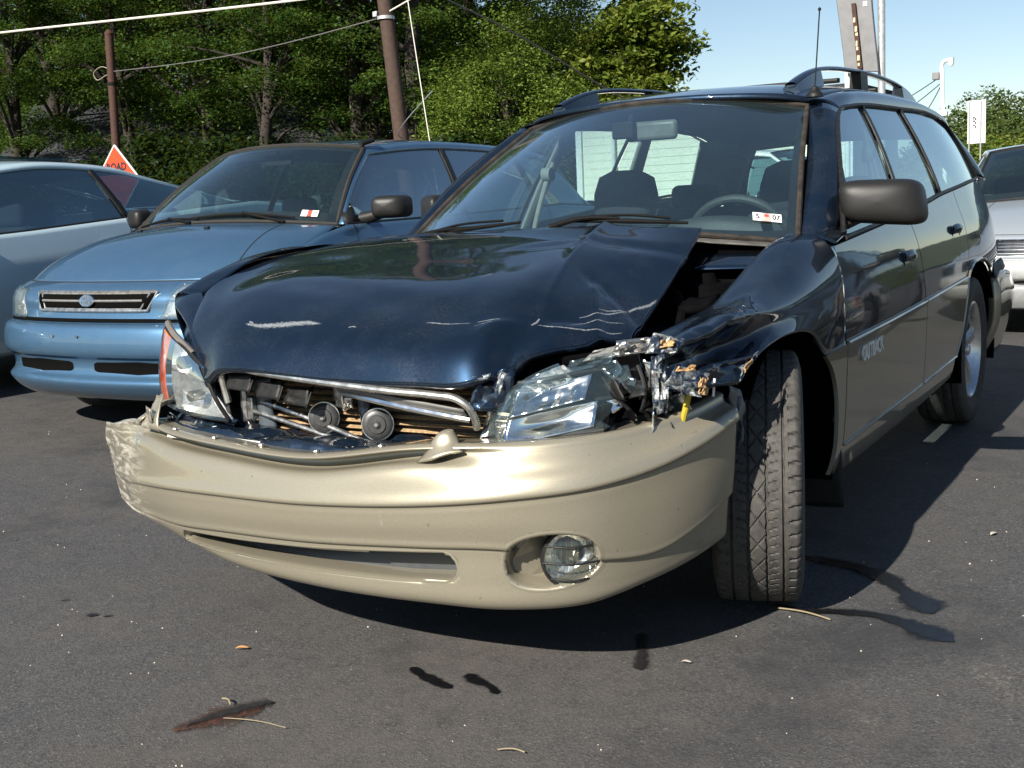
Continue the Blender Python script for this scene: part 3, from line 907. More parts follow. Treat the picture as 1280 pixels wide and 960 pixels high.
def build_right_headlight():
    h = bpy.data.objects.new('headlight', None); COL.objects.link(h); h.parent = wagon
    h['label'] = 'intact headlight with amber corner marker'
    rows = [[(-.690, -.70, .782), (-.635, -.735, .768), (-.55, -.775, .745), (-.46, -.80, .70)],
            [(-.708, -.70, .73), (-.652, -.742, .718), (-.55, -.787, .70), (-.43, -.812, .66)],
            [(-.725, -.70, .66), (-.668, -.742, .648), (-.54, -.79, .635), (-.40, -.815, .61)],
            [(-.735, -.69, .59), (-.672, -.732, .576), (-.53, -.78, .562), (-.375, -.80, .557)]]
    G = surf(rows, 8, 8)
    m = MB(); m.grid(G[:, 10:]); m.build('lens', LENS, h, sharp=180)
    m = MB(); m.grid(G[:, :11]); m.build('amber_marker', AMBER, h, sharp=180)
    a = G[:, :11] + A([-.004, .008, 0]); m = MB(); m.grid(a); m.build('marker_reflector', AMBERIN, h)
    # reflector bowl with facets
    B = G[:, 10:].copy()
    n_, m_ = B.shape[:2]
    u, v = np.meshgrid(np.linspace(0, 1, m_), np.linspace(0, 1, n_))
    dp = .020 + .060 * (np.clip(np.sin(np.pi * u), 0, 1) ** .7) * (np.abs(np.sin(np.pi * v * 2)) ** .5)
    dp = dp + .006 * (hsh(np.floor(u * 9), np.floor(v * 10), 3) - .5) * (u > .1)
    B[..., 1] += dp; B[..., 0] += dp * .3
    m = MB(); m.grid(B); m.build('reflector', REFL, h, sharp=12)
    for (x, y, z, r_) in ((-.55, -.745, .70, .018), (-.53, -.74, .61, .015)):
        m = MB(); m.lathe([(-.03, .001), (-.03, r_), (.01, r_), (.018, .001)], n=16, axis='y', origin=(x, y, z)); m.build('bulb_shield', STEEL, h)
    m = MB(); ring = np.concatenate([G[0], G[1:, -1], G[-1, ::-1][1:], G[::-1, 0][1:-1]])
    m.tube(np.concatenate([ring, ring[:1]]) + A([.002, .010, 0]), .006, n=8); m.build('housing_rim', BLACKPL, h)
    hb = G + A([.03, .14, 0]); m = MB(); m.grid(hb)
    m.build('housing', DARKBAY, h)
    m = MB(); m.tube([(-.68, -.69, .795), (-.61, -.735, .772), (-.50, -.775, .725)], .009, k=6); m.build('seal_strip', plain('dusty_rubber', (.11, .10, .09), .7), h)
    return h
build_right_headlight()

def build_left_headlight():
    h = bpy.data.objects.new('headlight', None); COL.objects.link(h); h.parent = wagon
    h['label'] = 'smashed headlight with broken lens and bent reflectors'
    rng_ = random.Random(5)
    # black housing
    m = MB(); m.grid(surf([[(.39, -.72, .55), (.55, -.66, .55), (.70, -.56, .56), (.80, -.44, .60)], [(.42, -.66, .62), (.56, -.56, .62), (.70, -.48, .64), (.79, -.38, .68)], [(.46, -.68, .72), (.56, -.58, .73), (.68, -.48, .745), (.78, -.36, .75)]], 6, 6))
    m.build('housing', DARKBAY, h, solid=.004)
    # rim band of the lens along the inner edge
    m = MB(); m.grid(surf([[(.405, -.765, .556), (.415, -.775, .60), (.45, -.775, .655), (.50, -.755, .695), (.565, -.725, .725)],
                           [(.435, -.780, .556), (.447, -.792, .60), (.478, -.785, .645), (.525, -.765, .68), (.585, -.735, .71)],
                           [(.452, -.765, .556), (.464, -.775, .598), (.492, -.770, .636), (.54, -.748, .668), (.595, -.72, .695)]], 10, 5))
    m.build('lens_rim', LENS, h, sharp=180, solid=.005)
    m = MB(); G = surf([[(.408, -.745, .556), (.42, -.755, .60), (.455, -.755, .655), (.505, -.735, .693), (.568, -.705, .722)],
                        [(.452, -.735, .556), (.464, -.745, .598), (.495, -.740, .636), (.54, -.72, .668), (.60, -.69, .695)]], 14, 5)
    G = G + A([0, 1, 0]) * (.008 * np.sign(np.sin(np.arange(G.shape[1]) * 1.3)))[None, :, None]
    m.grid(G); m.build('fluted_band', REFL, h, sharp=20)
    # two chrome reflector bowls, buckled
    for k, (cx, cy, cz, rx, rz_, dp) in enumerate(((.548, -.725, .657, .074, .026, .05), (.550, -.735, .597, .088, .027, .05))):
        u, v = np.meshgrid(np.linspace(-1, 1, 22), np.linspace(-1, 1, 16))
        X = cx + rx * u; Z = cz + rz_ * v + .018 * u
        Y = cy - .012 + .55 * rx * u + (.75 - .25 * k) * rz_ * v + .014 * (1 - u**2) * (1 - v**2) + .004 * vnoise(u * 1.6, v * 1.6, k + 3) + .0016 * np.sign(np.sin(u * 17)) * (k == 0) * (v < .1)
        m = MB(); m.grid(np.stack([X, Y, Z], -1)); m.build('reflector', CHROME, h, sharp=30, solid=.002)
    for z0 in (.690, .625, .562):
        m = MB(); m.tube([(.465, -.755, z0 - .008), (.53, -.735, z0), (.60, -.69, z0 + .012), (.66, -.64, z0 + .018)], .006, k=5); m.build('black_bezel', BLACKPL, h)
    m = MB(); m.tube([(.467, -.76, .60), (.475, -.76, .63), (.50, -.75, .655)], .007, k=5); m.build('black_bezel', BLACKPL, h)
    lr = [[(.505, -.768, .688), (.57, -.738, .712), (.655, -.685, .722)], [(.475, -.792, .632), (.565, -.768, .645), (.672, -.700, .655)], [(.468, -.790, .568), (.56, -.770, .572), (.665, -.715, .582)]]
    LG = surf(lr, 9, 8); LG[:, -3:, 0] += (.02 * vnoise(np.arange(LG.shape[0]) * .8, np.zeros(LG.shape[0]), 4))[:, None]; LG[:, :, 2] += 0
    m = MB(); m.grid(LG); m.build('cracked_lens', LENS, h, sharp=180)
    # black carrier below
    m = MB(); m.grid(surf([[(.48, -.775, .560), (.57, -.745, .566), (.68, -.69, .578)], [(.47, -.76, .578), (.57, -.735, .585), (.67, -.675, .592)], [(.48, -.73, .585), (.57, -.70, .59), (.66, -.65, .60)]], 6, 5))
    m.build('lamp_carrier', BLACKPL, h, solid=.004)
    # bunched chrome and clear shards towards the wing
    for k in range(18):
        x = rng_.uniform(.655, .775); y = -.70 + (x - .60) * .75 + rng_.uniform(-.03, .03); z = rng_.uniform(.585, .715)
        s_ = rng_.uniform(.010, .024); a = rng_.uniform(0, 6.28); b_ = rng_.uniform(-.8, .8)
        e1 = A([math.cos(a) * .8, .3 * math.sin(b_), math.sin(a)]) * s_ * 1.5; e2 = A([-math.sin(a), .7 * math.cos(b_), math.cos(a) * .8]) * s_
        c = A([x, y, z]); m = MB()
        crumple(m, c - e1 - e2, c + e1 - e2 * .6, c + e1 * .7 + e2, c - e1 * .5 + e2 * 1.2, 8, 6, s_ * .25, 60 + k, fr=1.6)
        mat = (CHROME, LENS, BLACKPL, DARKBAY)[k % 4]
        m.build(('chrome_shard', 'lens_shard', 'plastic_shard', 'plastic_shard')[k % 4], mat, h, sharp=25, solid=.002)
    for k, (x, y, z) in enumerate(((.655, -.61, .655), (.70, -.58, .645), (.72, -.585, .602))):
        m = MB(); m.lathe([(-.01, .001), (-.012, .012), (0, .015), (.02, .013), (.05, .012)], n=12, axis='y', origin=(x, y, z)); m.build('bulb_socket', (STEEL, BLACKPL, STEEL)[k], h)
    # upper lens strip with ribbing and the crumpled metal over it
    m = MB()
    crumple(m, (.58, -.725, .705), (.66, -.67, .722), (.67, -.655, .745), (.585, -.71, .728), 10, 6, .006, 91)
    m.build('lens_fragment', LENS, h, sharp=25, solid=.003)
    m = MB()
    crumple(m, (.60, -.68, .725), (.70, -.61, .735), (.71, -.60, .765), (.62, -.66, .748), 12, 8, .010, 92)
    m.build('crushed_edge', GREYPL, h, sharp=25, solid=.003)
    m = MB()
    crumple(m, (.66, -.655, .735), (.735, -.60, .742), (.735, -.59, .772), (.665, -.64, .768), 14, 10, .014, 93, fr=4)
    m.build('crushed_metal', STEEL, h, sharp=25, solid=.003)
    m = MB()
    crumple(m, (.735, -.615, .60), (.762, -.595, .61), (.760, -.58, .735), (.728, -.60, .73), 10, 14, .014, 95, fr=4)
    m.build('crushed_metal', SCRAPE, h, sharp=25, solid=.003)
    for pts, mt in (([(.62, -.64, .70), (.66, -.66, .66), (.70, -.63, .60)], BLACKPL), ([(.70, -.61, .71), (.725, -.63, .66), (.71, -.62, .61)], INK), ([(.74, -.58, .70), (.75, -.60, .65), (.765, -.585, .61)], BLACKPL)):
        m = MB(); m.tube(pts, .0045, k=6, n=6); m.build('lamp_wire', mt, h)
    m = MB(); m.tube([(.79, -.53, .70), (.797, -.55, .66), (.79, -.555, .62), (.775, -.55, .57)], .007, k=6); m.build('hose', YELLOW, wagon)
    m = MB(); m.tube([(.835, -.50, .67), (.833, -.505, .63)], .003); m.build('clip_wire', WHITEST, wagon)
build_left_headlight()

def build_wings():
    # left wing, crushed forward of the wheel
    Y0 = [-.60, -.5, -.37, -.19, -.08, .10, .30, .43]
    R0 = list(zip([.70] * 8, Y0, [.755, .765, .778, .797, .825, .88, .935, .945]))
    Rm = list(zip([.705] * 8, Y0, [.700, .71, .72, .74, .765, .82, .87, .88]))
    R1 = list(zip([.755, .757, .76, .762, .763, .765, .772, .782], Y0, [.764, .776, .79, .81, .84, .885, .935, .948]))
    R2 = list(zip([.79, .80, .805, .808, .81, .815, .825, .834], [-.62, -.51, -.38, -.2, -.07, .11, .31, .43], [.767, .782, .80, .815, .835, .872, .905, .91]))
    R3 = list(zip([.80, .822, .842, .852, .855, .857, .858, .858], [-.63, -.52, -.40, -.22, -.06, .12, .32, .43], [.757, .773, .794, .79, .80, .82, .84, .845]))
    R4 = list(zip([.745, .752, .78, .845, .866, .869, .870, .868], [-.60, -.5, -.38, -.24, -.06, .14, .33, .43], [.70, .71, .72, .745, .757, .76, .75, .74]))
    R5 = list(zip([.79, .815, .850, .872, .878, .878, .876, .872], [-.62, -.50, -.38, -.25, -.10, .08, .215, .43], [.66, .648, .668, .712, .724, .704, .630, .634]))
    G = surf([Rm, R0, R1, R2, R3, R4, R5], 9, 8)
    N = gnormals(G)
    k = 1 - sstep(-.36, -.14, G[..., 1])
    G = G + N * ((.010 * vnoise(G[..., 1] * 14, G[..., 2] * 20, 3) + .004 * vnoise(G[..., 1] * 40, G[..., 2] * 40, 6)) * k * sstep(18, 30, np.arange(G.shape[0]))[:, None])[..., None]
    G = G + N * (.0025 * vnoise(G[..., 1] * 6, G[..., 2] * 8, 13))[..., None]
    m = MB(); m.grid(G)
    e = G[-1]; m.grid(np.stack([e, e + A([-.012, 0, .004]), e + A([-.03, 0, .02])], 0))
    e = G[8:, -1]; m.grid(np.stack([e, e + A([-.02, 0, 0])], 1))
    wl = m.build('front_wing', NAVY, wagon, sharp=60, solid=.002)
    wl['label'] = 'crumpled front wing with scraped bare edge'
    # folded flap with scraped edge and old filler
    m = MB()
    crumple(m, (.795, -.63, .66), (.86, -.42, .645), (.862, -.36, .70), (.79, -.60, .705), 16, 10, .012, 51, fr=3)
    f = m.build('folded_flap', NAVY, wl, sharp=40, solid=.002)
    m = MB()
    crumple(m, (.868, -.44, .655), (.872, -.345, .692), (.872, -.31, .71), (.866, -.42, .685), 12, 6, .006, 53, fr=3)
    m.build('scraped_edge', SCRAPE, wl, sharp=30, solid=.002)
    m = MB()
    crumple(m, (.874, -.42, .672), (.876, -.375, .688), (.876, -.37, .700), (.874, -.415, .687), 8, 6, .003, 54)
    m.build('filler_chip', PUTTY, wl, sharp=30, solid=.002)
    m = MB()
    crumple(m, (.78, -.655, .678), (.838, -.60, .642), (.848, -.555, .69), (.795, -.62, .716), 12, 10, .010, 55, fr=3)
    m.build('scraped_edge', SCRAPE, wl, sharp=30, solid=.002)
    m = MB()
    crumple(m, (.805, -.652, .706), (.835, -.612, .702), (.838, -.60, .716), (.81, -.635, .722), 14, 8, .006, 56, fr=4, jag=.7)
    m.build('filler_chip', PUTTY, wl, sharp=30, solid=.002); m = MB()
    crumple(m, (.842, -.612, .668), (.851, -.594, .664), (.853, -.58, .69), (.845, -.60, .70), 8, 12, .004, 57, fr=4, jag=.6)
    m.build('filler_chip', PUTTY, wl, sharp=30, solid=.002); m = MB()
    crumple(m, (.765, -.646, .754), (.792, -.628, .756), (.792, -.606, .772), (.77, -.63, .776), 12, 8, .006, 58, fr=4, jag=.7)
    m.build('filler_chip', PUTTY, wl, sharp=30, solid=.002); m = MB()
    crumple(m, (.835, -.60, .648), (.846, -.572, .645), (.846, -.568, .662), (.836, -.592, .664), 10, 6, .003, 59, fr=4, jag=.7)
    m.build('filler_chip', PUTTY, wl, sharp=30, solid=.002)
    m = MB()
    crumple(m, (.74, -.66, .742), (.80, -.625, .742), (.81, -.60, .772), (.75, -.635, .784), 14, 10, .010, 62, fr=4)
    m.build('scraped_edge', SCRAPE, wl, sharp=30, solid=.002)
    m = MB()
    crumple(m, (.83, -.40, .64), (.85, -.36, .62), (.845, -.33, .56), (.835, -.37, .53), 6, 8, .008, 59)
    m.build('torn_liner', GREYPL, wagon, sharp=30, solid=.002)
    # splash liner remnants beside the tyre
    m = MB()
    crumple(m, (.80, -.36, .60), (.85, -.38, .61), (.845, -.36, .50), (.82, -.33, .47), 6, 8, .008, 61)
    m.build('torn_liner', plain('bluish_liner', (.10, .12, .15), .5), wagon, sharp=30, solid=.002)
    # lower wing cladding behind the wheel
    panel('wing_cladding', [(.372, .255), (.40, .25), (.43, .25)], [(.218, .626), (.32, .630), (.43, .634)], BEIGE, wagon,
          left=[(.372, .255), (.368, .40), (.345, .50), (.30, .57), (.218, .626)], right=[(.43, .25), (.43, .634)], nu=10, nv=24, off=.006)
    # right wing, lifted and bent out
    rows = [[(-.705, -.55, .85), (-.71, -.30, .945), (-.715, 0, .972), (-.735, .42, .955)],
            [(-.80, -.537, .862), (-.80, -.274, .940), (-.80, .05, .962), (-.80, .43, .94)],
            [(-.855, -.50, .81), (-.865, -.25, .86), (-.87, .05, .87), (-.86, .43, .85)],
            [(-.86, -.47, .72), (-.875, -.25, .745), (-.875, .08, .72), (-.868, .43, .64)]]
    m = MB(); G = surf(rows, 8, 8); G[..., 2] += .004 * vnoise(G[..., 0] * 20, G[..., 1] * 9, 3); m.grid(G)
    wr = m.build('front_wing', NAVY, wagon, sharp=60, solid=.002)
    wr['label'] = 'lifted front wing on the far side'
    panel('wing_cladding', [(.37, .25), (.43, .25)], [(.218, .626), (.43, .634)], BEIGE, wagon, left=[(.37, .25), (.345, .5), (.218, .626)], nu=8, nv=12, off=.006, sgn=-1)
    m = MB()
    G = surf([[(-.70, -.56, .83), (-.59, -.72, .755), (-.47, -.80, .69), (-.43, -.81, .65)], [(-.68, -.52, .79), (-.57, -.68, .72), (-.46, -.76, .66), (-.41, -.79, .62)], [(-.66, -.50, .70), (-.55, -.64, .66), (-.44, -.73, .60), (-.39, -.775, .575)]], 8, 5)
    m.grid(G); m.build('lamp_surround', NAVY, wr, sharp=60, solid=.002)
    m = MB()
    G = surf([[(-.815, -.530, .850), (-.745, -.60, .832), (-.675, -.645, .812), (-.605, -.69, .787), (-.535, -.745, .748), (-.47, -.80, .69)], [(-.79, -.525, .864), (-.72, -.585, .848), (-.65, -.635, .825), (-.585, -.685, .795), (-.52, -.742, .755), (-.455, -.80, .695)], [(-.735, -.50, .872), (-.69, -.545, .858), (-.625, -.60, .835), (-.565, -.66, .80), (-.505, -.725, .755), (-.44, -.80, .69)]], 7, 6)
    m.grid(G); m.build('wing_corner', NAVY, wr, sharp=60, solid=.002)
build_wings()

def build_side(sgn):
    L = sgn > 0
    S = dict(sgn=sgn)
    nu = 30 if L else 12
    def trim(y0, y1, z=None, n=12, off=.006):
        ys = np.linspace(y0, y1, n)
        return side3(np.stack([ys, MOULD(ys) if z is None else np.full(n, z)], 1), off, sgn)
    def belt(y0, y1, n=8):
        ys = np.linspace(y0, y1, n); return [(y, BELT(y) - .012) for y in ys]
    def mld(y0, y1, n=8, dz=0):
        ys = np.linspace(y0, y1, n); return [(y, MOULD(y) + dz) for y in ys]
    # front door
    fd = panel('front_door', mld(.436, 1.498), belt(.45, 1.45), NAVY, wagon, left=[(.436, .637), (.434, .75), (.44, .86), (.45, .915)], right=[(1.498, .66), (1.50, .8), (1.45, BELT(1.45) - .012)], nu=nu, nv=18, off=0, **S)
    panel('door_cladding', [(.436, .335), (.9, .345), (1.498, .356)], mld(.436, 1.498, dz=-.004), BEIGE, fd, nu=nu, nv=10, off=.007, **S)
    rd = panel('rear_door', mld(1.506, 2.345), belt(1.458, 2.43), NAVY, wagon, left=[(1.506, .66), (1.508, .8), (1.458, BELT(1.458) - .012)], right=[(2.345, .688), (2.42, .80), (2.43, BELT(2.43) - .012)], nu=nu, nv=18, **S)
    panel('door_cladding', [(1.506, .356), (1.8, .362), (2.14, .375)], mld(1.506, 2.335, dz=-.004), BEIGE, rd, right=[(2.14, .375), (2.23, .46), (2.29, .56), (2.335, .684)], nu=nu, nv=12, off=.007, **S)
    for pr_, y0, y1 in ((fd, .44, 1.496), (rd, 1.51, 2.335)):
        m = MB(); m.tube(trim(y0, y1), .005, n=6); m.build('door_moulding', BEIGE, pr_)
        m = MB(); ys = np.linspace(y0, min(y1, 2.13), 12)
        m.tube(side3(np.stack([ys, np.interp(ys, [.43, .9, 1.5, 2.14], [.333, .342, .353, .372])], 1), .008, sgn), .005, n=6); m.build('lower_moulding', BEIGE, pr_)
    sl_ = panel('sill', [(.44, .228), (1.0, .238), (1.6, .258), (2.12, .285)], [(.44, .331), (.9, .340), (1.5, .352), (2.14, .371)], BEIGE, wagon, nu=nu, nv=8, off=.002, **S)
    # rear quarter
    arch = [(2.345, .688), (2.45, .728), (2.61, .746), (2.78, .735), (2.93, .695), (3.06, .63), (3.2, .61), (3.52, .61)]
    q = panel('quarter_panel', arch, [(y, BELT(y) - .012) for y in np.linspace(2.437, 3.48, 8)], NAVY, wagon, left=[(2.352, .69), (2.427, .80), (2.437, BELT(2.437) - .012)], right=[(3.52, .61), (3.56, .85), (3.48, BELT(3.48) - .012)], nu=44, nv=18, **S)
    m = MB(); m.tube(side3(cr([(2.135, .372), (2.22, .45), (2.285, .56), (2.34, .682), (2.45, .728), (2.61, .746), (2.78, .735), (2.93, .695)], 6), .004, sgn), .0065, n=6); m.build('arch_trim', BEIGE, q)
    # wheel housings
    for yc, rr in ((0.0, .395), (2.65, .40)):
        a = np.linspace(-.25, math.pi + .25, 24)
        xo = .866 if yc > 1 else .845
        g = []
        for x_ in (xo, .70, .50, .42):
            g.append([(sgn * x_, yc + (rr + (.05 if yc > 1 and math.cos(t) > 0 else 0)) * math.cos(t), .335 + rr * math.sin(t)) for t in a])
        g.append([(sgn * .42, yc + .02 * math.cos(t), .335 + .02 * math.sin(t)) for t in a])
        if not (yc == 0 and False):
            G = A(g)
            if yc == 0: G = np.delete(G, np.s_[18:], axis=1)      # torn away at the front
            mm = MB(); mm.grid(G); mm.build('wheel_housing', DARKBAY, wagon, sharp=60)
    # glasshouse: A pillar
    ws = [(.725, .455, .925), (.64, .82, 1.16), (.552, 1.13, 1.372)]
    gf = [(.803, .60, .955), (.735, .86, 1.18), (.655, 1.165, 1.345)]
    def sg(P): P = A(P).copy(); P[..., 0] *= sgn; return P
    ap = surf([ws, [((a[0] + b_[0]) / 2 + .010, (a[1] + b_[1]) / 2 - .02, (a[2] + b_[2]) / 2 + .012) for a, b_ in zip(ws, gf)], gf], 8, 5)
    m = MB(); m.grid(sg(ap)); e = sg(ap)[-1]; m.grid(np.stack([e, e + A([-.03 * sgn, .012, -.01])], 0))
    m.build('a_pillar', NAVY, wagon, sharp=60, solid=.004)
    if L:
        m = MB(); m.grid(surf([[(.715, .40, .932), (.76, .425, .940), (.80, .44, .938), (.836, .452, .922)], [(.728, .46, .932), (.765, .50, .952), (.795, .54, .952), (.826, .56, .934)], [(.745, .50, .96), (.775, .56, .968), (.800, .62, .962), (.815, .66, .945)]], 6, 5)); m.build('pillar_base', NAVY, wagon, sharp=60, solid=.004)
        m = MB(); m.tube([(.79, .43, .921), (.76, .445, .932), (.725, .45, .93)], .004, k=5); m.build('pillar_joint', SCRAPEW, wagon)
    # roof rail above the glass
    gt = [(.655, 1.165, 1.345)] + [(float(xs(y, z)), y, z) for y, z in GTOP[1:]] + [(.615, 3.40, 1.27)]
    ye = [p[1] for p in gt]
    re = [(.555, 1.13, 1.388)] + [(.585, y, float(np.interp(y, [p[0] for p in ROOFE], [p[1] for p in ROOFE]))) for y in ye[1:-1]] + [(.55, 3.45, 1.31)]
    mid = [((a[0] + b_[0]) / 2 + .008, (a[1] + b_[1]) / 2, (a[2] + b_[2]) / 2 + .012) for a, b_ in zip(gt, re)]
    m = MB(); m.grid(sg(surf([gt, mid, re], 8, 5))); m.build('roof_side', NAVY, wagon, sharp=60, solid=.004)
    # D pillar
    dp0 = [(3.2, 1.362), (3.33, 1.24), (3.44, BELT(3.44))]
    m = MB(); D0 = A([(float(xs(y, z)), y, z) for y, z in dp0]); D1 = A([(.60, 3.43, 1.30), (.68, 3.53, 1.20), (.735, 3.56, 1.10)])
    m.grid(sg(surf([D0, (D0 + D1) / 2 + A([.015, 0, .0]), D1], 6, 5))); m.build('d_pillar', NAVY, wagon, sharp=60, solid=.004)
    # panes
    def pane(name, bot, top, nu_=10, mat=SIDEGLASS, left=None):
        b_ = cr(bot, n=nu_); t_ = cr(top, n=nu_)
        G2 = coons(b_, t_, cr(left if left else [b_[0], t_[0]], n=10), cr([b_[-1], t_[-1]], n=10))
        mm = MB(); mm.grid(side3(G2, -.010, sgn)); return mm.build(name, mat, wagon, sharp=180)
    pane('front_window', [(.60, .94), (1.0, .958), (1.385, .975)], [(1.165, 1.345), (1.35, 1.37), (1.53, 1.384)], left=[(.60, .94), (.86, 1.18), (1.165, 1.345)])
    pane('rear_window', [(1.42, .98), (1.8, 1.012), (2.155, 1.04)], [(1.56, 1.386), (1.9, 1.398), (2.18, 1.403)])
    pane('quarter_window', [(2.18, 1.045), (2.8, 1.085), (3.40, 1.11)], [(2.205, 1.403), (2.75, 1.405), (3.17, 1.36)])
    # black dividers and belt seal
    for bt, tp, wd in (((1.402, .978), (1.547, 1.386), .016), ((2.168, 1.042), (2.193, 1.404), .014)):
        m = MB(); ys = np.linspace(0, 1, 10)
        c = A(bt)[None] * (1 - ys[:, None]) + A(tp)[None] * ys[:, None]
        m.grid(np.stack([side3(c + A([-wd, 0]), -.006, sgn), side3(c + A([-wd * .8, 0]), .0, sgn), side3(c + A([wd * .8, 0]), .0, sgn), side3(c + A([wd, 0]), -.006, sgn)], 0))
        m.build('window_divider', BLACKPL, wagon, solid=.004)
    ys = np.linspace(.60, 3.42, 30); m = MB(); m.tube(side3(np.stack([ys, BELT(ys) - .004], 1), -.004, sgn), .008, n=6); m.build('belt_seal', BLACKPL, wagon)
    fr_ = [(.60, .945), (.86, 1.18), (1.165, 1.347)] + GTOP[1:] + [(3.33, 1.24), (3.42, 1.115)]
    m = MB(); m.tube(side3(cr(fr_, 6), -.004, sgn), .009, n=6); m.build('window_seal', BLACKPL, wagon)
    if L:
        for pr_, y, z in ((fd, 1.30, .825), (rd, 2.21, .885)):
            hd = bpy.data.objects.new('door_handle', None); COL.objects.link(hd); hd.parent = pr_
            x_ = float(xs(y, z))
            m = MB(); n_ = 18
            ang = np.linspace(0, 2 * np.pi, n_, endpoint=False)
            rr = [(1.0, .003), (.86, .001), (.6, -.018), (.01, -.022)]
            g = []
            for k_, d_ in rr:
                g.append([(x_ + d_ + .0015, y + .075 * k_ * np.sign(math.cos(t)) * abs(math.cos(t)) ** .5, z + .034 * k_ * np.sign(math.sin(t)) * abs(math.sin(t)) ** .5) for t in ang])
            m.grid(A(g), cu=True); m.build('handle_cup', NAVY, hd, sharp=60)
            m = MB(); m.grid(surf([[(x_ + .004, y - .07, z + .030), (x_ + .014, y, z + .033), (x_ + .004, y + .07, z + .030)], [(x_ + .012, y - .07, z + .012), (x_ + .024, y, z + .012), (x_ + .012, y + .07, z + .012)], [(x_ + .006, y - .065, z - .002), (x_ + .016, y, z - .004), (x_ + .006, y + .065, z - .002)]], 6, 4))
            m.build('handle_pull', NAVY, hd, solid=.006)
        # badge on the front door cladding
        y, z = .70, .585
        text_part('door_badge', 'OUTBACK', .066, plain('badge_silver', (.75, .74, .70), .4, metal=.2), frame((float(xs(y, z)) + .0125, y, z), (0, 1, .02), (-.03, 0, 1)), fd, extrude=.0022, xscale=.80, offset=.0012)
        # mud flap
        m = MB(); m.grid(surf([[(.70, .40, .44), (.78, .405, .44), (.855, .41, .44)], [(.70, .43, .25), (.78, .435, .25), (.86, .44, .25)], [(.70, .47, .135), (.78, .475, .13), (.855, .475, .135)]], 5, 6))
        mf = m.build('mud_flap', RUBBER, wagon, solid=.006)
        for x_, z_ in ((.84, .415), (.835, .30)):
            m = MB(); m.lathe([(-.004, .001), (-.004, .008), (0, .010)], n=12, axis='y', origin=(x_, .402 + (.44 - z_) * .17, z_)); m.build('flap_screw', STEEL, mf)
        # bowl marks: front wing lower bolt dimple in the sill
        m = MB(); m.lathe([(0, .001), (.003, .010), (.001, .016)], n=14, axis='x', origin=(.853, .55, .275)); m.build('jacking_plug', BEIGE, sl_)
build_side(1)
build_side(-1)

